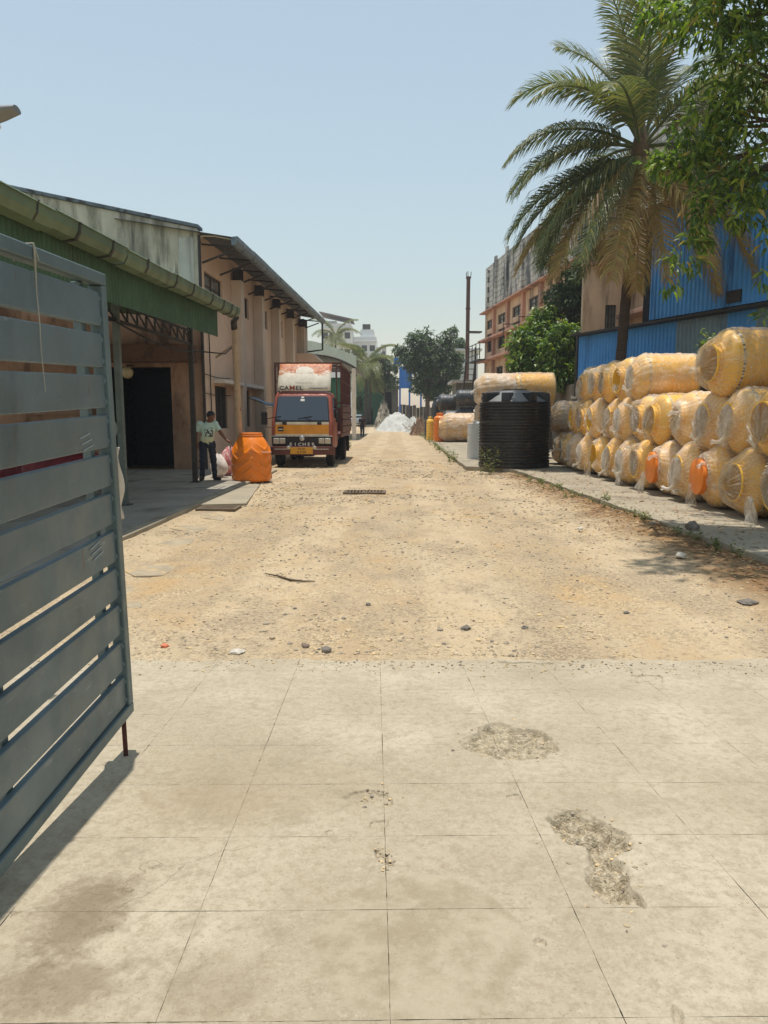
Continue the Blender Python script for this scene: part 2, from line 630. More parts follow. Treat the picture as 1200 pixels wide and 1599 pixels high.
# ================================================================== THE SETTING
SLOPE = math.tan(PITCH - math.atan((799.5 - 738) / F))      # the entrance ramp falls away from the gate
EDGE = onz(600, 1030, 0.02)
YE = EDGE.y
SL0 = 0.02 + SLOPE * YE                                     # ramp height below the camera


def slab_z(y):
    return SL0 - SLOPE * y


def on_slab(u, v):
    d = ray(u, v)
    t = (SL0 - SLOPE * CAM.y - CAM.z) / (d.z + SLOPE * d.y)
    return CAM + d * t


# ---- ground sheet
def smooth(a, b, x):
    t = np.clip((x - a) / (b - a), 0, 1)
    return t * t * (3 - 2 * t)


def vnoise(x, y, s, seed=0):
    x = np.asarray(x) * s + seed * 17.3
    y = np.asarray(y) * s + seed * 9.1
    xi, yi = np.floor(x).astype(np.int64), np.floor(y).astype(np.int64)
    fx, fy = x - xi, y - yi
    fx, fy = fx * fx * (3 - 2 * fx), fy * fy * (3 - 2 * fy)
    h = lambda a, b: ((np.sin(a * 127.1 + b * 311.7 + seed * 74.7) * 43758.5453) % 1.0)
    return (h(xi, yi) * (1 - fx) + h(xi + 1, yi) * fx) * (1 - fy) + (h(xi, yi + 1) * (1 - fx) + h(xi + 1, yi + 1) * fx) * fy


def ground_z(x, y):
    x, y = np.asarray(x, float), np.asarray(y, float)
    z = .05 * (vnoise(x, y, .45, 1) - .5) + .022 * (vnoise(x, y, 1.7, 2) - .5) + .012 * (vnoise(x, y, 5, 3) - .5) + .006 * (vnoise(x, y, 13, 4) - .5)
    z = z * smooth(4.4, 5.2, y)
    z += .07 * smooth(2.5, 3.7, x) * (1 - smooth(20, 23, y)) * smooth(4.6, 5.6, y)     # dirt banked against the platform
    z += 1.0 * smooth(55, 125, y)
    z -= .12 * (1 - smooth(4.3, 4.62, y)) * (np.abs(x) < 60)
    z = np.where((x < -3.75) & (y < 22), -.08, z)
    return z


def axis(parts):
    out = [np.array([parts[0][0]])]
    for a, b, s in parts:
        n = max(1, int(round((b - a) / s)))
        out.append(np.linspace(a, b, n + 1)[1:])
    return np.concatenate(out)


xs = axis([(-1500, -200, 325), (-200, -30, 34), (-30, -6, 2), (-6, -4.2, .3), (-4.2, 5, .065), (5, 8, .3), (8, 30, 2), (30, 200, 34), (200, 1500, 325)])
ys = axis([(-60, -4, 8), (-4, 4.2, .8), (4.2, 13, .065), (13, 24, .14), (24, 60, .4), (60, 140, 2), (140, 400, 40), (400, 2600, 440)])
gx, gy = np.meshgrid(xs, ys)
gz_ = ground_z(gx, gy)
Vv = np.stack([gx, gy, gz_], -1).reshape(-1, 3)
nx, ny = len(xs), len(ys)
ii = (np.arange(ny - 1)[:, None] * nx + np.arange(nx - 1)[None]).ravel()
Tq = np.stack([ii, ii + 1, ii + nx + 1, ii + nx], -1)

m, nd, lk, b = newmat('dry_dirt')
pos = nd.new('ShaderNodeNewGeometry').outputs['Position']
c1 = ramp(nd, lk, noise_tex(nd, lk, pos, .55, 6, .6), .3, .7, C(174, 150, 116), C(184, 163, 133))
patch = ramp(nd, lk, noise_tex(nd, lk, pos, .35, 5, .6, (1.6, .5, 1)), .46, .62)
c1 = mix(nd, lk, patch, c1, C(184, 166, 137))
orange = ramp(nd, lk, noise_tex(nd, lk, pos, .8, 5, .6, (.9, .6, 1), .6), .5, .7)
c1 = mix(nd, lk, orange, c1, C(184, 153, 110))
vor = nd.new('ShaderNodeTexVoronoi')
vor.inputs['Scale'].default_value = 75
vor.inputs['Randomness'].default_value = 1
lk.new(pos, vor.inputs['Vector'])
sep = nd.new('ShaderNodeSeparateColor')
lk.new(vor.outputs['Color'], sep.inputs[0])
spk = ramp(nd, lk, sep.outputs[0], .0, 1, C(122, 104, 80), C(216, 196, 160), False)
cov = ramp(nd, lk, noise_tex(nd, lk, pos, 2.4, 6, .7), .42, .62, (.12, .12, .12, 1), (.7, .7, .7, 1))
c1 = mix(nd, lk, cov, c1, spk)
trk = nd.new('ShaderNodeTexWave')
trk.wave_type = 'BANDS'
trk.bands_direction = 'X'
trk.inputs['Scale'].default_value = .17
trk.inputs['Distortion'].default_value = 2.4
trk.inputs['Detail'].default_value = 3
trk.inputs['Detail Scale'].default_value = .5
trk.inputs['Phase Offset'].default_value = 1.2
mpt = nd.new('ShaderNodeMapping')
mpt.inputs['Scale'].default_value = (1, .16, 1)
lk.new(pos, mpt.inputs[0])
lk.new(mpt.outputs[0], trk.inputs['Vector'])
tfac = ramp(nd, lk, trk.outputs['Fac'], .45, .85, (0, 0, 0, 1), (.5, .5, .5, 1))
c1 = mix(nd, lk, tfac, c1, ramp(nd, lk, noise_tex(nd, lk, pos, 3, 7, .7), .3, .7, C(186, 166, 134), C(206, 186, 154)))
grit = ramp(nd, lk, noise_tex(nd, lk, pos, 1.3, 6, .65, (1, .5, 1)), .46, .62, (0, 0, 0, 1), (.7, .7, .7, 1))
c1 = mix(nd, lk, grit, c1, ramp(nd, lk, noise_tex(nd, lk, pos, 38, 4, .7), .35, .65, C(120, 104, 84), C(186, 168, 140)))
vor2 = nd.new('ShaderNodeTexVoronoi')
vor2.inputs['Scale'].default_value = 34
lk.new(pos, vor2.inputs['Vector'])
sep2 = nd.new('ShaderNodeSeparateColor')
lk.new(vor2.outputs['Color'], sep2.inputs[0])
dk = ramp(nd, lk, sep2.outputs[1], .86, .92, (0, 0, 0, 1), (.4, .4, .4, 1))
c1 = mix(nd, lk, dk, c1, C(126, 112, 94))
# darker humus strip where leaf litter gathers along the platform
sx = nd.new('ShaderNodeSeparateXYZ')
lk.new(pos, sx.inputs[0])
hx = nd.new('ShaderNodeMath')
hx.operation = 'ADD'
lk.new(sx.outputs[0], hx.inputs[0])
nz_ = nd.new('ShaderNodeMath')
nz_.operation = 'MULTIPLY'
nz_.inputs[1].default_value = 1.6
lk.new(noise_tex(nd, lk, pos, 1.1, 6, .65), nz_.inputs[0])
lk.new(nz_.outputs[0], hx.inputs[1])
mr = nd.new('ShaderNodeMapRange')
mr.inputs[1].default_value = 3.75
mr.inputs[2].default_value = 4.35
lk.new(hx.outputs[0], mr.inputs[0])
my = nd.new('ShaderNodeMapRange')
my.inputs[1].default_value = 21.5
my.inputs[2].default_value = 20.0
lk.new(sx.outputs[1], my.inputs[0])
mm = nd.new('ShaderNodeMath')
mm.operation = 'MULTIPLY'
lk.new(mr.outputs[0], mm.inputs[0])
lk.new(my.outputs[0], mm.inputs[1])
c1 = mix(nd, lk, mm.outputs[0], c1, mix(nd, lk, cov, C(122, 96, 66), C(158, 126, 88)))
lk.new(c1, b.inputs['Base Color'])
b.inputs['Roughness'].default_value = .95
b.inputs['Specular IOR Level'].default_value = .15
bp = nd.new('ShaderNodeBump')
bp.inputs['Strength'].default_value = .7
bp.inputs['Distance'].default_value = .02
hh = nd.new('ShaderNodeMath')
hh.operation = 'ADD'
lk.new(noise_tex(nd, lk, pos, 24, 8, .7), hh.inputs[0])
iv = nd.new('ShaderNodeMath')
iv.operation = 'MULTIPLY'
iv.inputs[1].default_value = -.8
lk.new(vor.outputs['Distance'], iv.inputs[0])
lk.new(iv.outputs[0], hh.inputs[1])
lk.new(hh.outputs[0], bp.inputs['Height'])
lk.new(bp.outputs[0], b.inputs['Normal'])
mat['dirt'] = m
g = place('ground', np_mesh('ground', Vv, Tq, m, True))
g['kind'] = 'structure'

# ---- entrance ramp of concrete, scored into panels, with potholes
TH = math.radians(2.0)
ta = Vector((math.cos(TH), math.sin(TH)))                    # across
tb = Vector((-math.sin(TH), math.cos(TH)))                   # along


def ab(p):
    return (p.x * ta.x + p.y * ta.y, p.x * tb.x + p.y * tb.y)


def poly_ab(pts):
    return np.array([ab(on_slab(*q)) for q in pts])


HOLES = [
    (poly_ab([(712, 1158), (745, 1140), (765, 1128), (800, 1135), (850, 1143), (878, 1160), (880, 1175), (868, 1178), (850, 1187), (775, 1188), (755, 1178), (725, 1165)]), .048),
    (poly_ab([(857, 1275), (870, 1262), (905, 1264), (950, 1285), (990, 1305), (995, 1325), (975, 1340), (985, 1365), (1003, 1400), (1003, 1418), (985, 1412), (950, 1410), (925, 1398), (905, 1375), (905, 1345), (915, 1330), (885, 1315), (860, 1295)]), .06),
    (poly_ab([(540, 1245), (555, 1235), (590, 1231), (612, 1238), (618, 1255), (600, 1262), (570, 1258)]), .012),
    (poly_ab([(588, 1325), (600, 1320), (614, 1347), (605, 1354), (597, 1342)]), .014),
    (poly_ab([(580, 1285), (602, 1278), (604, 1292), (590, 1296)]), .007),
    (poly_ab([(820, 1476), (842, 1474), (846, 1485), (828, 1487)]), .01),
    (poly_ab([(775, 1032), (860, 1034), (850, 1045), (800, 1041)]), .012),
    (poly_ab([(985, 1052), (1030, 1054), (1038, 1066), (1000, 1064)]), .012),
    (poly_ab([(795, 1243), (815, 1243), (812, 1253), (798, 1252)]), .008),
    (poly_ab([(1040, 1572), (1058, 1580), (1062, 1598), (1050, 1597)]), .012),
    (poly_ab([(505, 1298), (520, 1297), (522, 1304), (508, 1305)]), .005),
]


def hole_depth(a, b_):
    tot = np.zeros_like(a)
    aj = a + .045 * (vnoise(a, b_, 11, 11) - .5) + .022 * (vnoise(a, b_, 34, 12) - .5)
    bj = b_ + .045 * (vnoise(a, b_, 11, 13) - .5) + .022 * (vnoise(a, b_, 34, 14) - .5)
    for poly, D in HOLES:
        inside = np.zeros(a.shape, bool)
        dist = np.full(a.shape, 9.)
        n = len(poly)
        for i in range(n):
            x0, y0 = poly[i]
            x1, y1 = poly[(i + 1) % n]
            c = ((y0 > bj) != (y1 > bj)) & (aj < (x1 - x0) * (bj - y0) / (y1 - y0 + 1e-12) + x0)
            inside ^= c
            t = np.clip(((aj - x0) * (x1 - x0) + (bj - y0) * (y1 - y0)) / ((x1 - x0) ** 2 + (y1 - y0) ** 2), 0, 1)
            dist = np.minimum(dist, np.hypot(aj - x0 - t * (x1 - x0), bj - y0 - t * (y1 - y0)))
        d = np.where(inside, np.minimum(D, dist * 1.7), 0)
        rough = 1.1 * D * (vnoise(a, b_, 20, 5) * .5 + vnoise(a, b_, 55, 6) * .5 - .2)
        tot = np.maximum(tot, np.where(inside, np.maximum(d - rough * np.clip(dist / .03, 0, 1), d * .15), 0))
    return tot


m, nd, lk, b = newmat('apron_concrete')
pos = nd.new('ShaderNodeNewGeometry').outputs['Position']
cc = ramp(nd, lk, noise_tex(nd, lk, pos, 1.5, 7, .6), .3, .7, C(164, 151, 128), C(188, 176, 153))
cc = mix(nd, lk, ramp(nd, lk, noise_tex(nd, lk, pos, 6, 8, .75), .42, .7, (0, 0, 0, 1), (.7, .7, .7, 1)), cc, C(144, 133, 111))
cc = mix(nd, lk, ramp(nd, lk, noise_tex(nd, lk, pos, 26, 9, .8), .44, .64, (0, 0, 0, 1), (.6, .6, .6, 1)), cc, C(146, 132, 108))
cc = mix(nd, lk, ramp(nd, lk, noise_tex(nd, lk, pos, 70, 4, .7), .5, .75, (0, 0, 0, 1), (.45, .45, .45, 1)), cc, C(194, 184, 162))
cc = mix(nd, lk, ramp(nd, lk, noise_tex(nd, lk, pos, 110, 3, .7), .58, .7, (0, 0, 0, 1), (.6, .6, .6, 1)), cc, C(128, 114, 92))


def blob(center, rx, ry, soft, nscale, namp):
    mp = nd.new('ShaderNodeMapping')
    mp.vector_type = 'TEXTURE'
    mp.inputs['Location'].default_value = center
    mp.inputs['Scale'].default_value = (rx, ry, 50)
    lk.new(pos, mp.inputs[0])
    ln = nd.new('ShaderNodeVectorMath')
    ln.operation = 'LENGTH'
    lk.new(mp.outputs[0], ln.inputs[0])
    ad = nd.new('ShaderNodeMath')
    ad.operation = 'MULTIPLY_ADD'
    ad.inputs[1].default_value = namp
    lk.new(noise_tex(nd, lk, pos, nscale, 7, .7), ad.inputs[0])
    lk.new(ln.outputs['Value'], ad.inputs[2])
    return ramp(nd, lk, ad.outputs[0], max(0, (1 + namp * .5 - soft) / 2.2), (1 + namp * .5 + soft) / 2.2, (1, 1, 1, 1), (0, 0, 0, 1)) if False else _blob_ramp(ad.outputs[0], namp, soft)


def _blob_ramp(v, namp, soft):
    mr = nd.new('ShaderNodeMapRange')
    mr.interpolation_type = 'SMOOTHSTEP'
    mr.inputs[1].default_value = 1 + namp * .5 - soft
    mr.inputs[2].default_value = 1 + namp * .5 + soft
    mr.inputs[3].default_value = 1
    mr.inputs[4].default_value = 0
    lk.new(v, mr.inputs[0])
    return mr.outputs[0]


def scl(v, k):
    q = nd.new('ShaderNodeMath')
    q.operation = 'MULTIPLY'
    q.inputs[1].default_value = k
    lk.new(v, q.inputs[0])
    return q.outputs[0]


for (u, v, rx, ry, k, cl) in ((130, 1425, .11, .19, .6, C(104, 88, 64)), (85, 1540, .15, .10, .5, C(108, 92, 68)), (330, 1540, .12, .12, .3, C(118, 102, 78)), (430, 1230, .5, .22, .25, C(140, 124, 96)), (330, 1260, .3, .2, .22, C(150, 130, 98)), (1080, 1250, .5, .3, .18, C(150, 136, 110))):
    p = on_slab(u, v)
    cc = mix(nd, lk, scl(blob((p.x, p.y, p.z), rx, ry, .5, 16, 2.2), k), cc, cl)
p = on_slab(655, 1465)
pm = blob((p.x, p.y, p.z), .29, .30, .05, 5, .55)
cc = mix(nd, lk, scl(pm, .55), cc, mix(nd, lk, ramp(nd, lk, noise_tex(nd, lk, pos, 6, 6, .7), .4, .62), C(140, 127, 102), C(176, 164, 140)))
vc = nd.new('ShaderNodeTexVoronoi')
vc.feature = 'DISTANCE_TO_EDGE'
vc.inputs['Scale'].default_value = 1.15
wv = nd.new('ShaderNodeVectorMath')
wv.operation = 'MULTIPLY_ADD'
nn = nd.new('ShaderNodeTexNoise')
nn.inputs['Scale'].default_value = 3.5
nn.inputs['Detail'].default_value = 8
lk.new(pos, nn.inputs['Vector'])
wv.inputs[1].default_value = (.5, .5, .5)
lk.new(nn.outputs['Color'], wv.inputs[0])
lk.new(pos, wv.inputs[2])
lk.new(wv.outputs[0], vc.inputs['Vector'])
crk = ramp(nd, lk, vc.outputs['Distance'], .0, .004, (1, 1, 1, 1), (0, 0, 0, 1))
crm = ramp(nd, lk, noise_tex(nd, lk, pos, 1.3, 4), .54, .62)
ck = nd.new('ShaderNodeMath')
ck.operation = 'MULTIPLY'
lk.new(crk, ck.inputs[0])
lk.new(crm, ck.inputs[1])
cc = mix(nd, lk, scl(ck.outputs[0], .6), cc, C(104, 92, 74))
lk.new(cc, b.inputs['Base Color'])
b.inputs['Roughness'].default_value = .92
b.inputs['Specular IOR Level'].default_value = .2
bp = nd.new('ShaderNodeBump')
bp.inputs['Strength'].default_value = .6
bp.inputs['Distance'].default_value = .012
lk.new(noise_tex(nd, lk, pos, 55, 8, .7), bp.inputs['Height'])
lk.new(bp.outputs[0], b.inputs['Normal'])
mat['apron'] = m
mat['aggregate'] = M('exposed_aggregate', C(172, 158, 132), .95, 0, .2, 40, .7, 120, [(C(196, 184, 160), 60, .52, .64, None), (C(136, 120, 96), 30, .6, .74, None)], .2)
mat['apron_base'] = M('apron_joint', C(150, 136, 112), .95)

mb = MB()                                                     # the bed the panels lie in
for x0, x1, off in ((-9, 9, .07),):
    mb.prism([(-8, 0), (YE - .06, 0), (YE - .06, 1), (-8, 1)], x0, x1, lambda y, k, x: (x, y, (slab_z(y) - off) if k else (slab_z(y) - off - .3)))
apron = mb.build('entrance_apron', mat['apron_base'])
apron['kind'] = 'structure'
acol = [.034 + .54 * k for k in range(-9, 11)]
brow = [4.375 - .415 * j for j in range(0, 13)]
brow = [YE + .02] + brow
hb = [(p[:, 0].min() - .03, p[:, 0].max() + .03, p[:, 1].min() - .03, p[:, 1].max() + .03) for p, _ in HOLES]
for i in range(len(acol) - 1):
    for j in range(len(brow) - 1):
        a0, a1 = acol[i] + .0003, acol[i + 1] - .0003
        b1, b0 = brow[j] - .0003, brow[j + 1] + .0003
        a_vis = a0 < 3.4 and a1 > -2.6
        if b1 < .9 and not a_vis:
            continue
        hit = any(a1 > h[0] and a0 < h[1] and b1 > h[2] and b0 < h[3] for h in hb)
        na, nb = ((110, 86) if hit else ((40, 30) if a_vis else (8, 6)))
        A, B = np.meshgrid(np.linspace(a0, a1, na + 1), np.linspace(b0, b1, nb + 1))
        if j == 0:                                            # ragged outer edge
            t = (B - b0) / (b1 - b0)
            B = B + t * (.10 * (vnoise(A, A * 0, 2.2, 8) - .6) + .04 * (vnoise(A, A * 0, 14, 9) - .6))
        A0_, B0_ = A.copy(), B.copy()
        ch = lambda q, s: .0016 * np.clip((vnoise(q, q * 0 + s, 9, 41) - .45) * 2.2, 0, 1) ** 2 + .0014 * np.clip((vnoise(q, q * 0 + s, 34, 42) - .62) * 3, 0, 1)
        A[:, 0] += ch(B0_[:, 0], i * 3.1)
        A[:, -1] -= ch(B0_[:, -1], i * 3.1 + 1.7)
        if j > 0:
            B[-1, :] -= ch(A0_[-1, :], j * 5.3 + 80)
        B[0, :] += ch(A0_[0, :], j * 5.3 + 93)
        X = A * ta.x + B * tb.x
        Y = A * ta.y + B * tb.y
        Z = slab_z(Y) + .004 * (vnoise(A, B, 1.1, 21) - .5)
        if hit:
            Z = Z - hole_depth(A, B)
        e = np.zeros_like(Z, bool)
        e[0, :] = e[-1, :] = e[:, 0] = e[:, -1] = True
        V1 = np.stack([X, Y, Z], -1).reshape(-1, 3)
        m1 = na + 1
        q = (np.arange(nb)[:, None] * m1 + np.arange(na)[None]).ravel()
        T1 = np.stack([q, q + 1, q + m1 + 1, q + m1], -1)
        rim = list(range(na + 1)) + [k * m1 + na for k in range(1, nb + 1)] + [nb * m1 + k for k in range(na - 1, -1, -1)] + [k * m1 for k in range(nb - 1, 0, -1)]
        R0 = V1[rim].copy()
        R0[:, 2] -= .068
        o0 = len(V1)
        nr = len(rim)
        T2 = np.array([(rim[k], o0 + k, o0 + (k + 1) % nr, rim[(k + 1) % nr]) for k in range(nr)])
        me = np_mesh('panel', np.vstack([V1, R0]), np.vstack([T1, T2]), mat['apron'], False)
        if hit:
            me.materials.append(mat['aggregate'])
            hd_ = hole_depth(A, B).ravel()
            mi = np.zeros(len(T1) + len(T2), dtype=np.int32)
            mi[:len(T1)] = (hd_[T1].mean(1) > .014)
            me.polygons.foreach_set('material_index', mi)
        place('panel', me, apron)

# ---- raised platform on the right
PLAT = [(2.05, 21.9), (2.0, 30), (2.12, 50), (2.2, 78), (9, 78), (9, 4.2), (4.2, 4.2), (4.08, 6), (3.98, 8), (3.86, 10), (3.72, 13), (3.55, 16), (3.42, 19), (3.3, 20.6), (2.6, 21.6)]
mb = MB()
fine = []
for i in range(len(PLAT)):
    a, b_ = Vector(PLAT[i]), Vector(PLAT[(i + 1) % len(PLAT)])
    n = max(1, int((b_ - a).length / .18)) if max(a.x, b_.x) < 5 else 1
    for k in range(n):
        p = a.lerp(b_, k / n)
        j = .045 * (noise.noise(Vector((p.x * 2, p.y * 2, 3))) + .5 * noise.noise(Vector((p.x * 7, p.y * 7, 3)))) if n > 1 else 0
        fine.append((p.x + j, p.y, .13 - abs(j) * .25))
n = len(fine)
mb.add([(x, y, z) for x, y, z in fine] + [(x, y, -.2) for x, y, z in fine], [tuple(range(n))] + [(i, (i + 1) % n, n + (i + 1) % n, n + i) for i in range(n)])
plat = mb.build('platform', mat['concrete'], bevel=.012)
plat['kind'] = 'structure'
mb = MB()
kb = [p for p in fine if p[0] < 3.35 and p[1] > 20.5]
kb = sorted(kb, key=lambda p: p[1])
# ---- floor of the open shed on the left, with its pale edge strip
mb = MB()
mb.box((-14, -2, -.25), (-3.86, 21.4, .055))
sf = mb.build('shed_floor', mat['shedfloor'])
sf['kind'] = 'structure'
mb = MB()
for k in range(8):
    y0 = 4.9 + k * 2.06
    mb = MB()
    mb.box((-3.855, y0, -.2), (-3.68 + random.uniform(-.015, .015), y0 + 2.05, .06 + random.uniform(-.006, .004)))
    mb.build('edge_block', mat['concrete'], sf, bevel=.012)
mb = MB()
q = [onz(308, 788, .03), onz(385, 786, .03), onz(406, 757, .03), onz(335, 757, .03)]
mb.add([(p.x, p.y, .035) for p in q] + [(p.x, p.y, -.1) for p in q], [(0, 1, 2, 3), (0, 4, 5, 1), (1, 5, 6, 2), (2, 6, 7, 3), (3, 7, 4, 0)])
pad = mb.build('concrete_pad', mat['concrete'], bevel=.01)
pad['kind'] = 'structure'

# ---- loose stones, litter, weeds
ico = []
bm = bmesh.new()
bmesh.ops.create_icosphere(bm, subdivisions=1, radius=1)
icoV = np.array([v.co[:] for v in bm.verts])
icoF = np.array([[v.index for v in f.verts] for f in bm.faces])
bm.free()
ico3 = []
bm = bmesh.new()
bmesh.ops.create_icosphere(bm, subdivisions=2, radius=1)
ico3V = np.array([v.co[:] for v in bm.verts])
ico3F = np.array([[v.index for v in f.verts] for f in bm.faces])
bm.free()


def stones(P, S, name, m):
    n = len(P)
    v = np.repeat(icoV[None], n, 0) * (1 + .35 * (rng.random((n, 12, 1)) - .5))
    v = v * np.stack([S * rng.uniform(.7, 1.3, n), S * rng.uniform(.7, 1.3, n), S * rng.uniform(.35, .75, n)], -1)[:, None]
    a = rng.uniform(0, 2 * PI, n)
    c, s = np.cos(a)[:, None], np.sin(a)[:, None]
    x = v[..., 0] * c - v[..., 1] * s
    y = v[..., 0] * s + v[..., 1] * c
    v = np.stack([x, y, v[..., 2]], -1) + P[:, None]
    T = (icoF[None] + (np.arange(n) * 12)[:, None, None]).reshape(-1, 3)
    return np_mesh(name, v.reshape(-1, 3), T, m)


m, nd, lk, b = newmat('gravel')
g = nd.new('ShaderNodeNewGeometry')
r = nd.new('ShaderNodeValToRGB')
for p_, c_ in ((.25, C(186, 164, 128)), (.6, C(164, 147, 120)), (.86, C(142, 132, 116)), (.97, C(108, 100, 90))):
    e = r.color_ramp.elements.new(p_)
    e.color = c_
r.color_ramp.elements[0].color = C(204, 176, 130)
r.color_ramp.elements[-1].color = C(112, 84, 66)
lk.new(g.outputs['Random Per Island'], r.inputs[0])
lk.new(r.outputs[0], b.inputs['Base Color'])
b.inputs['Roughness'].default_value = .9
mat['gravel'] = m
n = 46000
yy = 4.75 + 22 * rng.random(n) ** 2.0
xx = rng.uniform(-3.6, 4.0, n)
keep = (vnoise(xx, yy, .9, 31) * .6 + vnoise(xx, yy, 3, 32) * .4) > rng.uniform(.36, .82, n)
lim = np.interp(yy, [4.2, 8, 13, 19, 20.6, 21.9, 30], [4.2, 3.98, 3.72, 3.42, 3.3, 2.05, 2.0])
keep &= xx < lim - .06
xx, yy = xx[keep], yy[keep]
S = .004 + .016 * rng.random(len(xx)) ** 4
S = S * np.clip(yy / 8, .75, 2.0)
zz = ground_z(xx, yy) + S * .15
k3 = 1100
xb, yb_ = rng.uniform(-3.4, 3.6, k3), 4.9 + 16 * rng.random(k3) ** 1.7
mk = (vnoise(xb, yb_, .7, 51) > .52) & (xb < np.interp(yb_, [4.2, 8, 13, 19, 20.6], [4.2, 3.98, 3.72, 3.42, 3.3]) - .1)
xb, yb_ = xb[mk], yb_[mk]
sb_ = .012 + .022 * rng.random(len(xb)) ** 2.5
xx, yy, zz, S = np.r_[xx, xb], np.r_[yy, yb_], np.r_[zz, ground_z(xb, yb_) + sb_ * .1], np.r_[S, sb_]
k2 = 900
xs2 = rng.uniform(-3.5, 4.5, k2)
ys2 = YE - .0 - np.abs(rng.normal(0, .16, k2)) - .06 * vnoise(xs2, xs2 * 0, 2.2, 8)
s2 = .0035 + .007 * rng.random(k2) ** 3
for hp_, hd0 in HOLES[:4]:
    kk = 170 if hd0 > .03 else 40
    cx_h, cy_h = hp_.mean(0)
    ha = cx_h + (hp_[:, 0].max() - hp_[:, 0].min()) * .42 * rng.normal(0, .75, kk)
    hb_ = cy_h + (hp_[:, 1].max() - hp_[:, 1].min()) * .42 * rng.normal(0, .75, kk)
    hs_ = .002 + .006 * rng.random(kk) ** 3
    xs2 = np.r_[xs2, ha * ta.x + hb_ * tb.x]
    yq_ = ha * ta.y + hb_ * tb.y
    ys2 = np.r_[ys2, yq_]
    s2 = np.r_[s2, hs_]
zs2 = slab_z(ys2) + s2 * .3 - hole_depth(xs2 * ta.x + ys2 * ta.y, xs2 * tb.x + ys2 * tb.y)
xx, yy, zz, S = np.r_[xx, xs2], np.r_[yy, ys2], np.r_[zz, zs2], np.r_[S, s2]
o = place('gravel', stones(np.stack([xx, yy, zz], -1), S, 'gravel', mat['gravel']))
tag(o, 'loose small stones strewn over the sandy yard', 'gravel')
o['kind'] = 'stuff'

mat['rock'] = M('rock', C(116, 108, 98), .95, 0, .25, 18, .4, 60)
mat['rockpale'] = M('pale_rock', C(186, 178, 162), .95, 0, .2, 18, .4, 60)


def rock(u, v, wpx, z0, m, label, flat=.6):
    p = onz(u, v, z0)
    if abs(z0) < .01:
        p.z = float(ground_z(p.x, p.y))
    s = wpx * p.y / F / 2
    vv = ico3V.copy()
    sd_ = random.random() * 50
    k = np.array([1 + .45 * noise.noise(Vector(q) * 1.3 + Vector((sd_, 0, 0))) for q in vv])
    vv = vv * k[:, None] * np.array([s, s * .85, s * flat])
    vv[:, 2] = np.maximum(vv[:, 2], -s * flat * .55)
    o = place('rock', np_mesh('rock', vv, ico3F, m), None, (p.x, p.y, p.z + s * flat * .45), (0, 0, random.uniform(0, 6)))
    tag(o, label, 'rock', 'loose rocks on the yard')


rock(1081, 827, 24, .13, mat['rock'], 'dark rounded rock sitting on the platform edge below the wrapped tanks', .75)
rock(1064, 870, 17, .05, mat['rockpale'], 'pale stone lying in the tree shadow beside the platform')
rock(978, 960, 10, 0, mat['rock'], 'small dark stone in the sunny dirt right of the track')
rock(820, 983, 12, 0, mat['rock'], 'small dark stone in front of the apron, right of centre')
rock(728, 984, 17, 0, mat['rock'], 'flat grey stone near the middle of the apron edge')
rock(510, 1020, 20, 0, mat['rock'], 'blue grey stone lying against the concrete apron edge')
rock(907, 827, 10, .03, mat['rockpale'], 'small pale stone near the weeds at the platform')
rock(1168, 945, 32, 0, mat['rock'], 'long flat broken stone at the right edge of the yard', .3)
rock(372, 1020, 26, 0, mat['rockpale'], 'pale flat stone left of centre by the apron edge', .3)
rock(258, 1012, 14, 0, M('brick_bit', C(190, 112, 80), .9), 'chip of orange brick on the dirt near the gate', .6)
rock(575, 947, 9, 0, mat['rock'], 'tiny dark stone in the middle of the yard')
rock(1020, 818, 12, .13, mat['rock'], 'small stone on the platform under the lidded tank', .5)

mat['slate'] = M('paving_stone', C(158, 144, 120), .9, 0, .18, 5, .3, 50, [(C(180, 155, 116), 3, .48, .62, None)])
for (lst, lab) in (([(190, 888), (210, 898), (255, 897), (275, 885), (262, 878), (225, 880)], 'large cracked paving slab sunk in the dirt beside the gate'),
                   ([(264, 822), (300, 828), (324, 824), (322, 817), (280, 818)], 'long narrow paving slab in the dirt below the concrete pad'),
                   ([(312, 806), (348, 811), (353, 805), (340, 800), (316, 801)], 'small paving slab just below the drain cover on the left'),
                   ([(243, 848), (262, 852), (300, 846), (304, 839), (270, 840)], 'middle paving slab sunk in the dirt on the left'),
                   ([(194, 942), (205, 948), (222, 945), (221, 937), (205, 936)], 'small paving slab nearest the concrete apron by the gate'),
                   ([(190, 915), (198, 922), (212, 917), (204, 909)], 'tiny paving fragment next to the gate edge')):
    pts = [onz(u, v, .02) for u, v in lst]
    zt = max(float(ground_z(p.x, p.y)) for p in pts) + .003
    mb = MB()
    k = len(pts)
    mb.add([(p.x, p.y, zt) for p in pts] + [(p.x, p.y, zt - .08) for p in pts], [tuple(range(k)), tuple(range(k, 2 * k))[::-1]] + [(i, (i + 1) % k, k + (i + 1) % k, k + i) for i in range(k)])
    tag(mb.build('paving_slab', mat['slate'], bevel=.008), lab, 'paving slab', 'slabs sunk in the dirt')


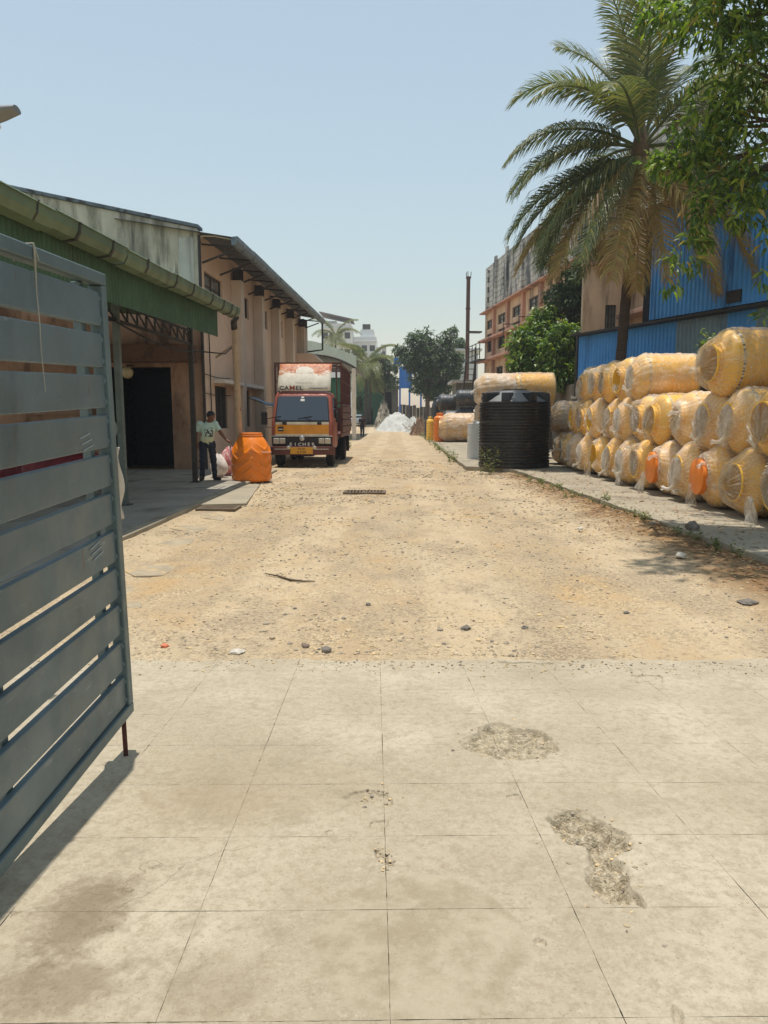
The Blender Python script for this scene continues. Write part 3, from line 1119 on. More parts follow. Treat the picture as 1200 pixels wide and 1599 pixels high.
def drain(u, v, wpx, label, m):
    p = onz(u, v, .02)
    w = wpx * p.y / F
    z = float(ground_z(p.x, p.y)) + .03
    t = thing('drain_cover', label, 'drain cover', (p.x, p.y, z), (0, 0, random.uniform(-.04, .04)))
    l = .46
    mb = MB()
    for y in (-l / 2, l / 2):
        mb.box((-w / 2, y - .025, -.04), (w / 2, y + .025, .01))
    for x in (-w / 2 + .02, w / 2 - .02):
        mb.box((x - .02, -l / 2 + .026, -.04), (x + .02, l / 2 - .026, .009))
    mb.build('frame', m, t)
    nb = 12
    for k in range(nb):
        x = -w / 2 + .06 + (w - .12) * k / (nb - 1)
        mb = MB()
        mb.box((x - .015, -l / 2 + .026, -.03), (x + .015, l / 2 - .026, .005))
        mb.build('bar', m, t)
    mb = MB()
    mb.box((-w / 2 + .02, -l / 2 + .02, -.09), (w / 2 - .02, l / 2 - .02, -.07))
    mb.build('pit', mat['dark'], t)


mat['grate'] = M('grate_iron', C(112, 96, 78), .8, .2, .2, 8, .2, 60)
drain(570, 770, 66, 'iron drain grate in the middle of the dirt track', mat['grate'])
drain(342, 793, 62, 'iron drain grate beside the shaded shed floor', mat['grate'])
mb = MB()
pts = [onz(415, 898, 0), onz(435, 903, 0), onz(455, 909, 0), onz(475, 910, 0), onz(492, 911, 0)]
mb.tube([(p.x, p.y, float(ground_z(p.x, p.y)) + .015) for p in pts], [.006, .009, .011, .009, .005], 6)
tag(mb.build('stick', mat['bark'], None, 60), 'thin dry stick lying on the dirt left of centre', 'stick')


def leaf_arrays(P, D, Nn, L, W, bend=.15):
    """5 verts / 4 triangles per leaf, folded on its midrib and bent."""
    S_ = np.cross(D, Nn)
    S_ /= np.linalg.norm(S_, axis=1, keepdims=True) + 1e-9
    Nn = np.cross(S_, D)
    L = L[:, None]
    W = W[:, None]
    mid = P + D * L * .45 + Nn * L * bend * .2
    tip = P + D * L - Nn * L * bend
    le = P + D * L * .42 + S_ * W * .5 + Nn * W * .12
    re = P + D * L * .42 - S_ * W * .5 + Nn * W * .12
    n = len(P)
    V = np.stack([P, le, mid, re, tip], 1).reshape(-1, 3)
    base = (np.arange(n) * 5)[:, None, None]
    T = (np.array([[0, 2, 1], [0, 3, 2], [1, 2, 4], [2, 3, 4]])[None] + base).reshape(-1, 3)
    return V, T


def unit(a):
    return a / (np.linalg.norm(a, axis=-1, keepdims=True) + 1e-9)


# dry leaves on the platform and along its edge
n = 2600
yy = rng.uniform(6.5, 21, n)
edge = np.interp(yy, [4.2, 8, 13, 19, 20.6, 21.9], [4.2, 3.98, 3.72, 3.42, 3.3, 2.05])
xx = edge + np.where(rng.random(n) < .75, -np.abs(rng.normal(.1, .42, n)), rng.uniform(.05, 1.1, n))
zz = np.where(xx > edge, .136, ground_z(xx, yy) + .006)
a = rng.uniform(0, 2 * PI, n)
D = np.stack([np.cos(a), np.sin(a), rng.normal(.0, .15, n)], -1)
V1, T1 = leaf_arrays(np.stack([xx, yy, zz], -1), unit(D), np.tile([0, 0, 1.], (n, 1)) + rng.normal(0, .25, (n, 3)), rng.uniform(.05, .12, n), rng.uniform(.015, .035, n), .05)
o = place('leaf_litter', np_mesh('leaf_litter', V1, T1, mat['litter']))
tag(o, 'dry fallen leaves along the platform edge', 'leaf litter')
o['kind'] = 'stuff'


def weeds(name, pts, hgt, nper, m, leafL, label, stuff=True):
    Ps, Ds, Ls = [], [], []
    for (x, y, z) in pts:
        for k in range(nper):
            a = random.uniform(0, 2 * PI)
            t = random.random()
            h = hgt * t * random.uniform(.5, 1.1)
            Ps.append((x + .35 * hgt * t * math.cos(a), y + .35 * hgt * t * math.sin(a), z + h))
            b_ = random.uniform(0, 2 * PI)
            Ds.append((math.cos(b_), math.sin(b_), random.uniform(.1, 1.2)))
            Ls.append(leafL * random.uniform(.6, 1.3))
    P_, D_, L_ = np.array(Ps), unit(np.array(Ds)), np.array(Ls)
    V1, T1 = leaf_arrays(P_, D_, np.tile([0, 0, 1.], (len(P_), 1)) + rng.normal(0, .3, (len(P_), 3)), L_, L_ * .42, .2)
    o = place(name, np_mesh(name, V1, T1, m))
    tag(o, label, 'plant' if not stuff else 'weeds')
    if stuff:
        o['kind'] = 'stuff'
    return o


pts = []
for k in range(70):
    y = random.uniform(8, 19.5)
    e = float(np.interp(y, [4.2, 8, 13, 19, 20.6], [4.2, 3.98, 3.72, 3.42, 3.3]))
    x = e - abs(random.gauss(.05, .16)) - .02
    pts.append((x, y, float(ground_z(x, y))))
weeds('weeds', pts, .13, 26, mat['weed'], .045, 'low green weeds growing along the platform edge')
pts = []
for k in range(50):
    y = random.uniform(24, 66)
    x = 1.98 - abs(random.gauss(0, .12))
    pts.append((x, y, float(ground_z(x, y))))
weeds('weeds', pts, .35, 22, mat['weed'], .11, 'sparse weeds along the far kerb of the platform')
for (u, v, h, nn_, lab) in ((770, 738, .75, 90, 'leafy weed growing at the foot of the black ribbed tank'), (797, 736, .55, 70, 'smaller weed in front of the right half of the black tank'), (877, 769, .18, 50, 'little green tuft at the platform edge below the wrapped tanks'), (948, 789, .2, 60, 'low green tuft at the kerb right of the first one'),
                            (545, 700, .5, 80, 'dry grass tuft beside the truck rear wheel')):
    p = onz(u, v, .03)
    o = weeds('weed_plant', [(p.x + random.gauss(0, .12), p.y + random.gauss(0, .1), float(ground_z(p.x, p.y))) for _ in range(5)], h, nn_ // 2, mat['weed'], .085 if h > .3 else .05, lab, False)
    o['group'] = 'weeds at the platform'

# ================================================================== LEFT SIDE
# ---- steel gate leaf standing open, parallel to the yard
B1 = at(200, 1110, 3.05)
gate = thing('gate', 'grey blue steel gate leaf of wide horizontal slats standing open', 'gate', B1, (math.radians(2.3), 0, math.radians(0.6)))
GL, GH, TB = 2.95, 1.90, .048
for z0, z1 in ((0, TB), (GH - TB, GH)):
    mb = MB()
    mb.box((-.03, -GL, z0), (.03, 0, z1))
    mb.build('rail', mat['gate_edge'], gate, bevel=.005)
for y in (-TB, -GL):
    mb = MB()
    mb.box((-.0295, y, TB + .001), (.0295, y + TB, GH - TB - .001))
    mb.build('stile', mat['gate_edge'], gate, bevel=.005)
pitch = (GH - 2 * TB - .004) / 11
for k in range(11):
    z0 = TB + .008 + k * pitch
    sg = random.uniform(-.003, .003)
    mb = MB()
    mb.box((-.012, -GL + TB + .004, z0 + sg), (.016 + random.uniform(-.002, .002), -TB - .003, z0 + pitch - .031 + sg))
    mb.build('slat', mat['gate'], gate, bevel=.004)
for y in (-.14, -.95, -1.75, -2.5):
    mb = MB()
    mb.box((-.05, y - .02, TB + .002), (-.014, y + .02, GH - TB - .002))
    mb.build('back_bar', mat['gate_edge'], gate, bevel=.004)
mb = MB()                                                   # lock tab with a hole
zc = 1.27
mb.grid(lambda i, j: ((-.004, .045 + (.016 + .022 * j) * math.cos(2 * PI * i) + 0, zc + (.016 + .018 * j) * math.sin(2 * PI * i))), 20, 1, True)
mb.grid(lambda i, j: ((.004, .045 + (.016 + .022 * j) * math.cos(2 * PI * i) + 0, zc + (.016 + .018 * j) * math.sin(2 * PI * i))), 20, 1, True)
mb.grid(lambda i, j: ((-.004 + .008 * j, .045 + .038 * math.cos(2 * PI * i), zc + .034 * math.sin(2 * PI * i))), 20, 1, True)
mb.grid(lambda i, j: ((-.004 + .008 * j, .045 + .016 * math.cos(2 * PI * i), zc + .016 * math.sin(2 * PI * i))), 20, 1, True)
mb.build('lock_tab', mat['gate_edge'], gate)
mb = MB()                                                   # frayed plastic sheet stuck to the free edge
mb.grid(lambda i, j: (.004 + .012 * math.sin(9 * j + 4 * i), .004 + i * (.062 + .018 * math.sin(13 * j + 1) * (1 - i)) + .01, .88 + .31 * j), 8, 24)
sh = mb.build('plastic_strip', mat['dirtyplastic'], gate, 60)
sm = sh.modifiers.new('solid', 'SOLIDIFY')
sm.thickness = .008
mb = MB()
mb.tube([(.0 + .006 * math.sin(k * 2.3), .012 + .011 * math.sin(k * 1.7), .88 + .31 * k / 14) for k in range(15)], .008, 6)
mb.build('sealant_bead', mat['black'], gate, 60)
mb = MB()                                                   # drop bolt
bot = slab_z(B1.y - .09) - B1.z
mb.tube([(0.012, -.085, bot - .02), (.012, -.085, .03)], .011, 8)
mb.build('drop_bolt', mat['rustrod'], gate, 60)
mb = MB()
mb = MB()                                                   # string tied over the top rail
y0 = -.60
mb.tube([(.034, y0, GH + .004), (.036, y0 - .004, GH - .05), (.032, y0 + .003, GH - .06), (.030, y0 + .002, GH - .15), (.026, y0 + .014, GH - .25), (.024, y0 + .012, GH - .33), (.024, y0 + .02, GH - .47)], [.003, .004, .003, .0016, .0018, .0014, .0012], 6)
mb.tube([(-.034, y0, GH - .05), (-.033, y0, GH + .004), (.034, y0, GH + .006), (.036, y0 + .02, GH - .045)], .003, 6)
mb.build('string', mat['string'], gate, 60)
for (zz0, yy0, n_) in ((1.235, -.27, 3), (.80, -.25, 3)):                # chalk strokes on two slats
    for k in range(n_):
        mb = MB()
        mb.bar((.0185, yy0 - .06 + .012 * k, zz0 + .02 - .024 * k), (.0185, yy0 + .035 + .012 * k, zz0 + .034 - .024 * k), .001, .006)
        mb.build('chalk_mark', mat['chalk'], gate)
for k in range(11):                                         # weld beads where the slats meet the stile
    z = TB + .03 + k * pitch
    for dz_ in (0, .085):
        mb = MB()
        mb.tube([(.012, -TB - .003, z + dz_ - .012), (.017, -TB - .002, z + dz_), (.012, -TB - .003, z + dz_ + .014)], [.003, .006, .003], 6)
        mb.build('weld_bead', mat['gate_edge'], gate, 60)
hp = MB()
hp.box((B1.x - .12 - .03, B1.y - GL - .21, slab_z(0) - .3), (B1.x + .12 - .03, B1.y - GL - .03, 2.5))
hpost = thing('gate_post', 'square steel hinge post carrying the gate beside the camera', 'post', (B1.x, B1.y - GL - .1, slab_z(0)), world=True)
hp.build('post', mat['gate_edge'], hpost, bevel=.01)
for z in (.55, 1.85):
    mb = MB()
    mb.tube([(B1.x - .02, B1.y - GL - .028, z), (B1.x - .02, B1.y - GL - .028, z + .14)], .02, 10)
    mb.build('hinge', mat['gate_edge'], hpost, 60)

# ---- open shed with green sheet roof
shed = thing('shed_canopy', 'open shed with green sheet roof, green gutter and lattice truss', 'shed', (-4.9, 12.7, .055), world=True)
GX0 = -3.92
GX = GX0
gzl = lambda y: float(np.interp(y, [5, 6.9, 17.9, 18.2], [3.86, 3.92, 4.20, 4.21]))      # top of gutter


gxl = lambda y: float(np.interp(y, [5, 17.3], [-3.92, -3.80]))


def gutter_piece(y0, y1, prof, sag=0):
    mb = MB()
    n = len(prof)
    vs = []
    for y in (y0, y1):
        vs += [(gxl(y) + p, y, gzl(y) + q) for p, q in prof]
    mb.add(vs, [(i, i + 1, n + i + 1, n + i) for i in range(n - 1)])
    return mb


prof = [(.02, 0), (.03, -.015), (.012, -.015), (-.0, -.12), (-.05, -.2), (-.2, -.225), (-.215, 0), (-.205, 0), (-.19, -.212), (-.055, -.19), (-.01, -.115), (.0, -.01), (.02, 0)]
ys_ = [4.6, 6.2, 8.3, 10.4, 12.4, 14.4, 16.1, 17.3]
for a, b_ in zip(ys_[:-1], ys_[1:]):
    dz = random.uniform(-.012, .012)
    mb = gutter_piece(a + .004, b_ - .004, [(p, q + dz) for p, q in prof])
    mb.build('gutter', mat['gutter'], shed)
for y in (5.4, 7.1, 7.9, 8.9, 9.9, 11.2, 12.6, 13.6, 14.9, 15.8, 16.5, 17.0):
    mb = MB()
    o_ = [(p * 1.0 + (.007 if p > -.1 else -.007), q - (.006 if q < -.1 else -.004)) for p, q in prof[:7]]
    vs = []
    n = len(o_)
    w = random.choice([.016, .028, .04])
    for y_ in (y - w, y + w):
        vs += [(gxl(y_) + p, y_, gzl(y) + q) for p, q in o_]
    mb.add(vs, [(i, i + 1, n + i + 1, n + i) for i in range(n - 1)])
    o = mb.build('gutter_strap', mat['darksteel'], shed)
    sm = o.modifiers.new('s', 'SOLIDIFY')
    sm.thickness = .006


def corrugated(mb, O, ex, nrm, L, H, pitch=.09, amp=.012, top=None, bottom=None, prof='trap'):
    """vertical ribs; top(x), bottom(x) give the edges"""
    O, ex, nrm = Vector(O), Vector(ex), Vector(nrm)
    n = int(L / pitch)
    xs_ = []
    for k in range(n):
        x = k * L / n
        p = L / n
        xs_ += [(x, 0), (x + p * .18, 1), (x + p * .42, 1), (x + p * .6, 0)]
    xs_.append((L, 0))
    vs = []
    for x, a in xs_:
        zt = top(x) if top else H
        zb = bottom(x) if bottom else 0
        q = O + ex * x + nrm * (a * amp)
        vs += [q + Vector((0, 0, zb)), q + Vector((0, 0, zt))]
    fs = [(2 * k, 2 * k + 2, 2 * k + 3, 2 * k + 1) for k in range(len(xs_) - 1)]
    return mb.add(vs, fs)


for k in range(13):                                          # hanging fascia sheets
    y0 = 4.3 + k * 1.0
    y1 = min(y0 + 1.02, 16.55)
    if y1 - y0 < .2:
        continue
    mb = MB()
    corrugated(mb, (GX - .235 + .004 * (k % 2), y0, 0), (0, 1, 0), (1, 0, 0), y1 - y0, 1, .105, .016,
               top=lambda x: gzl(y0 + x) + .03, bottom=lambda x: float(np.interp(y0 + x, [4, 9.57, 16.4], [3.10, 3.24, 3.44])))
    o = mb.build('fascia_sheet', mat['greensheet'], shed)
roof_slope = .09
for k in range(16):                                          # roof sheets running up from the gutter
    y0 = 4.3 + k * 1.05
    xe = GX - .1 if k < 11 else (-4.42 if k < 13 else -5.35)
    y1 = y0 + 1.07
    mb = MB()
    n = 9
    vs = []
    L = y1 - y0
    xs2 = []
    for q in range(n):
        p = L / n
        xs2 += [(q * p, 0), (q * p + p * .2, 1), (q * p + p * .4, 1), (q * p + p * .6, 0)]
    xs2.append((L, 0))
    for x, a in xs2:
        z = gzl(y0 + x) + .045 + .02 * a + .003 * (k % 2)
        vs += [(xe, y0 + x, z + roof_slope * (GX - .1 - xe)), (-13.6, y0 + x, z + roof_slope * 9.6)]
    mb.add(vs, [(2 * q, 2 * q + 1, 2 * q + 3, 2 * q + 2) for q in range(len(xs2) - 1)])
    mb.build('roof_sheet', mat['greensheet'], shed)


def truss(y0, y1, x, zt0, zt1, h, nbay):
    zt = lambda y: zt0 + (zt1 - zt0) * (y - y0) / (y1 - y0)
    mb = MB()
    mb.bar((x, y0, zt(y0)), (x, y1, zt(y1)), .05, .05)
    mb.build('truss_chord', mat['darksteel'], shed)
    mb = MB()
    mb.bar((x, y0, zt(y0) - h), (x, y1, zt(y1) - h), .05, .05)
    mb.build('truss_chord', mat['darksteel'], shed)
    for k in range(nbay):
        a = y0 + (y1 - y0) * k / nbay
        b_ = y0 + (y1 - y0) * (k + 1) / nbay
        mb = MB()
        mb.bar((x, a, zt(a) - h + .026), (x, a, zt(a) - .026), .032, .032)
        mb.bar((x + .004, a + .03, zt(a) - .03), (x + .004, b_ - .03, zt(b_) - h + .03), .026, .026)
        mb.build('truss_web', mat['darksteel'], shed)


PX = at(195, 780, 12.7).x
truss(12.75, 17.2, PX, 3.62, 3.66, .3, 9)
truss(6.6, 12.65, PX, 3.58, 3.62, .3, 11)
for y in (6.6, 12.7, 17.2):
    mb = MB()
    mb.box((PX - .055, y - .055, .05), (PX + .055, y + .055, 4.15))
    mb.build('post', mat['greypost'] if y == 12.7 else mat['darksteel'], shed, bevel=.006)
    mb = MB()
    mb.box((PX - .11, y - .11, .056), (PX + .11, y + .11, .068))
    mb.build('base_plate', mat['darksteel'], shed)
for y in (6.6, 12.7, 17.2):                                   # rafters carrying the roof
    mb = MB()
    mb.bar((GX - .15, y + .002, gzl(y) - .02), (-13.4, y + .002, gzl(y) - .02 + roof_slope * 9.4), .06, .09)
    mb.build('rafter', mat['darksteel'], shed)
for x in (-5.6, -7.6, -9.6, -11.6):
    mb = MB()
    mb.bar((x, 4.4, gzl(4.4) + .035 - roof_slope * (x - GX) - .03), (x, 17.9, gzl(17.9) - roof_slope * (x - GX)), .04, .05)
    mb.build('purlin', mat['darksteel'], shed)
for y in (6.6, 12.7, 17.2):
    mb = MB()
    mb.box((-13.3, y - .06, .05), (-13.18, y + .06, 4.7))
    mb.build('post', mat['darksteel'], shed)
pipe = thing('downpipe', 'tan rust flecked downpipe below the end of the green gutter', 'pipe', (at(374, 672, 18.2).x, 18.2, 0), world=True)
px0 = at(367, 512, 18.2)
px1 = at(375, 668, 18.2)
mb = MB()
mb.tube([(px0.x + (px1.x - px0.x) * (t - .0) * 1.0, 18.2, px0.z + (0 - px0.z) * t) for t in (0, .33, .66, 1)], .078, 16)
mb.build('pipe', mat['downpipe'], pipe, 60)
mb = MB()
mb.tube([(px0.x - .01, 18.2, px0.z - .02), (px0.x + .02, 18.0, px0.z + .12), (gxl(17.2) - .08, 17.3, gzl(17) - .2)], [.082, .075, .055], 14)
mb.build('outlet', mat['darksteel'], pipe, 60)
mb = MB()
a0 = at(338, 558, 21.3)
b0 = at(364, 540, 18.1)
mb.bar(a0, b0, .045, .045)
mb.build('brace', mat['downpipe'], pipe)
mb = MB()                                                     # sagging cable under the truss
pts = []
for k in range(21):
    t = k / 20
    a_ = Vector((PX + .1, 7.0, 3.3)).lerp(Vector((PX + .15, 17.7, 3.22)), t)
    a_.z -= .16 * math.sin(PI * ((t * 2) % 1))
    pts.append(a_)
pts += [Vector((PX + .6, 18.1, 3.2)), Vector((PX + .75, 18.3, 3.4))]
mb.tube(pts, .018, 6)
tag(mb.build('cable', mat['wire'], None, 60), 'black cable sagging below the lattice truss of the shed', 'cable')
lampg = thing('globe_lamp', 'round pale globe lamp on the shed doorway', 'lamp', at(199, 576, 21.0))
mb = MB()
mb.lathe([(.0, -.28), (.09, -.26), (.15, -.19), (.17, -.1), (.15, -.02), (.08, .04), (.05, .05)], 20)
mb.build('globe', M('globe', C(190, 176, 140), .4), lampg, 60)
mb = MB()
mb.tube([(0, 0, .045), (0, 0, .09), (0, .2, .12), (0, .5, .12)], .025, 8)
mb.build('bracket', mat['darksteel'], lampg, 60)

# ---- end wall with sloping parapet, and the long peach building behind it
CX, CY = at(318, 640, 21.5).x, 21.5
bld = thing('factory_building', 'long peach factory with stained grey gable wall, pilasters and grey eaves', 'building', (CX, CY, 0), world=True)
d1 = at(168, 660, 21.5).x
d2 = at(270, 660, 21.5).x
zdoor = at(220, 573, 21.5).z
zsplit = 5.0
mb = MB()
WL = 8.2
wall_cells(mb, (CX - WL, CY, -.1), (1, 0, 0), (0, -1, 0), WL, zsplit + .1, .3, [(d1 - CX + WL, d2 - CX + WL, 0, zdoor + .1)])
mb.build('end_wall', mat['brownwall'], bld)
ztop = at(312, 357, 21.5).z
zleft = at(35, 300, 21.5).z
xl = at(35, 300, 21.5).x
sl = (zleft - ztop) / (xl - CX)
mb = MB()
mb.prism([(CX - WL, zsplit + .002), (CX, zsplit + .002), (CX, ztop), (CX - WL, ztop - sl * WL)], CY - .02, CY + .3, lambda p, q, t: (p, t, q))
mb.build('gable_wall', mat['stainwall'], bld)
mb = MB()
mb.prism([(CX - WL, ztop - sl * WL + .003), (CX + .06, ztop + .003), (CX + .06, ztop + .10), (CX - WL, ztop - sl * WL + .12)], CY - .1, CY + .36, lambda p, q, t: (p, t, q))
mb.build('coping', mat['copestone'], bld, bevel=.015)
mb = MB()
mb.box((CX - .55, CY - .035, 4.6), (CX - .12, CY - .021, ztop - .25))
mb.build('patch_render', M('pale_render', C(196, 198, 188), .9, 0, .1, 2, .2, 30, [(C(150, 150, 140), 2, .5, .7, VS)]), bld)
mb = MB()
mb.box((d1 - .199, CY + 2.8, -.05), (d2 + .199, CY + 2.84, zdoor + .049))  # added back plane, coloured as the doorway's shade
dr = mb.build('doorway_shade_back', mat['door'], bld)
for x_ in (d1 - .24, d2 + .2):
    mb = MB()
    mb.box((x_, CY + .302, -.05), (x_ + .04, CY + 2.9, zdoor + .2))  # added side walls, closing the recess so it goes dark
    mb.build('doorway_shade_wall', mat['door'], bld)
mb = MB()
mb.box((d1 - .2, CY + .302, zdoor + .05), (d2 + .2, CY + 2.9, zdoor + .1))  # added cover keeping light out of the recess
mb.build('doorway_shade_ceiling', mat['door'], bld)
for k in range(5):
    z = .06 + k * .6
    if z > zdoor - .3:
        break
    mb = MB()
    mb.box((d1 + .01, CY + 2.77, z), (d2 - .01, CY + 2.798, z + .56))  # faint seams on the shade-coloured back plane
    mb.build('shade_back_panel', mat['door'], dr)
lz = at(220, 546, 20.6).z
mb = MB()
mb.box((d1 - .7, CY - .62, zdoor + .12), (at(300, 560, 21).x, CY - .022, zdoor + .62))
mb.build('canopy_slab', mat['lintel'], bld, bevel=.02)
for (x_, w_) in ((CX - .07, .1),):
    mb = MB()
    mb.tube([(CX + .06, CY - .08, 0), (CX + .06, CY - .08, ztop - .2)], .045, 10)
    mb.build('rain_pipe', mat['darksteel'], bld, 60)

# long side wall facing the yard
FX, FY = at(472, 640, 38.7).x, 38.7
ex = Vector((FX - CX, FY - CY, 0))
SLN = ex.length
ex.normalize()
nn_ = Vector((ex.y, -ex.x, 0))
O = Vector((CX, CY + .0, -.1))


def s_at(u):                                                   # distance along the side wall seen at column u
    d = ray(u, 620)
    # CAM + d t = C + ex s
    A = np.array([[d.x, -ex.x], [d.y, -ex.y]])
    t, s = np.linalg.solve(A, np.array([CX - CAM.x, CY - CAM.y]))
    return s, t


WH = 7.05
ops = []
wins = []
bay = 3.18
p0 = 3.45                                                       # first pilaster, metres from the corner
for k in range(6):
    a = .5 + (0 if k == 0 else p0 + (k - 1) * bay + .42)
    w_ = 1.95 if k == 0 else 1.55
    if a + w_ > SLN - .3:
        continue
    wins.append((a, a + w_, 5.35, 6.1))
wins2 = [(1.25, 2.75, 1.35, 2.72), (p0 + 1.2, p0 + 2.3, 1.35, 2.72), (p0 + bay + .9, p0 + bay + 2.0, 1.3, 2.7)]
mb = MB()
wall_cells(mb, O, ex, nn_, SLN, WH, .28, [(a, b_, c, d) for a, b_, c, d in wins + wins2])
mb.build('side_wall', mat['peach'], bld)
for w in wins:
    window(bld, O, ex, nn_, *w, .1, mat['winframe'], mat['dustyglass'], 2, 2, .05)
for w in wins2:
    wv_ = window(bld, O, ex, nn_, *w, .12, mat['winframe'], mat['glasswin'], 3, 2, .05)
    for k in range(9):
        xx_ = w[0] + (w[1] - w[0]) * (k + .5) / 9
        mb = MB()
        mb.bar(O + ex * xx_ + Vector((0, 0, w[2] + .02)) - nn_ * .05, O + ex * xx_ + Vector((0, 0, w[3] - .02)) - nn_ * .05, .016)
        mb.build('grille_bar', mat['winframe'], wv_)
for k in range(6):
    s0 = p0 + k * bay if k < 5 else SLN - .42
    if s0 > SLN - .4:
        break
    mb = MB()
    q = O + ex * s0
    M4 = Matrix(((ex.x, nn_.x, 0, q.x), (ex.y, nn_.y, 0, q.y), (0, 0, 1, q.z), (0, 0, 0, 1)))
    mb.box((0, .001, 0), (.42, .36, 6.35), M4)
    mb.build('pilaster', mat['greywall'], bld, bevel=.015)
    mb = MB()                                                   # steel bracket on the pilaster head
    mb.box((.04, .06, 6.36), (.38, .12, 6.40), M4)
    mb.box((.04, .30, 6.36), (.38, .36, 6.40), M4)
    mb.box((.06, .06, 6.41), (.10, .36, 6.75), M4)
    mb.box((.32, .06, 6.41), (.36, .36, 6.75), M4)
    mb.build('roof_bracket', mat['darksteel'], bld)
    mb = MB()
    mb.tube([tuple(M4 @ Vector((.47, .30, 0))), tuple(M4 @ Vector((.47, .30, 6.5)))], .035, 8)
    if k in (0, 1, 2, 3):
        mb.build('rain_pipe', mat['whitetrim'], bld, 60)
q = O + ex * 1.05
M4 = Matrix(((ex.x, nn_.x, 0, q.x), (ex.y, nn_.y, 0, q.y), (0, 0, 1, q.z), (0, 0, 0, 1)))
mb = MB()
mb.box((0, .002, 2.78), (2.38, .40, 2.90), M4)
mb.build('window_ledge', mat['whitetrim'], bld, bevel=.015)
mb = MB()
mb.box((2.84, .002, 2.78), (5.55, .38, 2.90), M4)
mb.build('window_ledge', mat['whitetrim'], bld, bevel=.015)
# eaves: roof sheet, gutter, brackets
zg = 6.72
ov = 1.12
E = lambda s, off, z: O + ex * s + nn_ * off + Vector((0, 0, z + .1))
mb = MB()
vs = []
n_ = 70
for k in range(n_ + 1):
    s = -.25 + (SLN + .5) * k / n_
    a = .018 * (k % 2)
    vs += [E(s, ov - .03, zg + .04 + a), E(s, -2.4, zg + .62 + a)]
mb.add(vs, [(2 * k, 2 * k + 1, 2 * k + 3, 2 * k + 2) for k in range(n_)])
mb.build('roof_sheet', mat['roofgrey'], bld)
segs = 9
for k in range(segs):
    a, b_ = -.3 + (SLN + .7) * k / segs, -.3 + (SLN + .7) * (k + 1) / segs - .02
    pf = [(ov, .05), (ov + .14, .06), (ov + .13, -.06), (ov + .06, -.17), (ov - .04, -.18), (ov - .06, .0)]
    dz = random.uniform(-.015, .015)
    mb = MB()
    mb.add([E(a, p, zg + z + dz) for p, z in pf] + [E(b_, p, zg + z + dz) for p, z in pf], [(i, (i + 1) % 6, 6 + (i + 1) % 6, 6 + i) for i in range(6)] + [(5, 4, 3, 2, 1, 0), (6, 7, 8, 9, 10, 11)])
    mb.build('gutter', mat['gutgrey'], bld)
for k in range(10):
    s = .3 + k * (SLN - .6) / 9
    mb = MB()
    mb.bar(E(s, .02, zg - .55), E(s, ov - .1, zg - .2), .05, .05)
    mb.bar(E(s, .02, zg - .02), E(s, ov - .1, zg - .12), .05, .05)
    mb.build('eave_bracket', mat['darksteel'], bld)
mb = MB()
s = SLN + .1
mb.tube([E(s, ov + .02, zg - .15), E(s, ov + .02, zg - 1.55), E(s - .3, .2, zg - 1.7)], .05, 8)
mb.build('rain_pipe', mat['darksteel'], bld, 60)
mb = MB()
mb.tube([(CX + .03, CY - .06, 6.35 + .3), (CX + .12, CY - .05, 6.85), (CX + .5, CY + .02, 6.86), (CX + 1.0, CY + .1, 6.78)], .02, 6)
mb.build('cable', mat['whitetrim'], bld, 60)
for zc_ in (2.92, 2.35):
    mb = MB()
    mb.tube([E(.02 + 2.9 * t, .05, zc_ - .05 * math.sin(PI * t)) for t in (0, .25, .5, .75, 1)], .012, 6)
    mb.build('cable', mat['wire'], bld, 60)
mb = MB()
mb.tube([E(.62, .06, 0), E(.62, .06, 3.6), E(.6, .06, 4.3)], .018, 6)
mb.build('conduit', mat['wire'], bld, 60)
mb = MB()                                                        # concrete body behind, so that the roof closes
wall_cells(mb, (CX - WL, CY + .301, -.1), (0, 1, 0), (-1, 0, 0), SLN - .4, 6.0, .2)
mb.build('rear_wall', mat['peach'], bld)
wall_cells(mb2 := MB(), (FX, FY, -.1), (-1, 0, 0), (0, 1, 0), 7.5, 7.0, .25)
mb2.build('far_wall', mat['peach'], bld)
# peach hood projecting at the far end
hood = MB()
hs, _ = s_at(462)
hb0 = at(469, 567, 36)
q = O + ex * (SLN - 1.6)
M4 = Matrix(((ex.x, nn_.x, 0, q.x), (ex.y, nn_.y, 0, q.y), (0, 0, 1, 0), (0, 0, 0, 1)))
hood.prism([(0.002, 4.05), (1.5, 4.05), (1.5, 4.25), (.85, 4.85), (.002, 4.85)], 0, 1.7, lambda p, z, t: M4 @ Vector((t, p, z)))
hood.build('window_hood', mat['peach'], bld, bevel=.02)

# blue tarp awning over the second ground window
q = at(378, 622, 25.2)
mb = MB()
def aw(i, j):
    p = O + ex * (p0 + .5 + 1.15 * i) + nn_ * (.42 + .75 * j) + Vector((0, 0, 2.42 - .28 * j + .03 * math.sin(9 * i) * j + .02 * math.sin(5 * j + 3 * i)))
    return p
mb.grid(aw, 14, 8)
aw_o = thing('awning', 'faded blue tarpaulin awning on the peach factory wall behind the downpipe', 'awning', aw(.5, 0), world=True)
o = mb.build('tarpaulin', M('blue_tarp', C(132, 158, 178), .6, 0, .15, 4), aw_o, 60)
sm = o.modifiers.new('s', 'SOLIDIFY')
sm.thickness = .012
for i in (0.02, .98):
    mb = MB()
    p = O + ex * (p0 + .5 + 1.15 * i)
    mb.bar(p + nn_ * 1.14 + Vector((0, 0, 2.13)), p + nn_ * .37 + Vector((0, 0, 2.40)), .025)
    mb.build('arm', mat['darksteel'], aw_o)

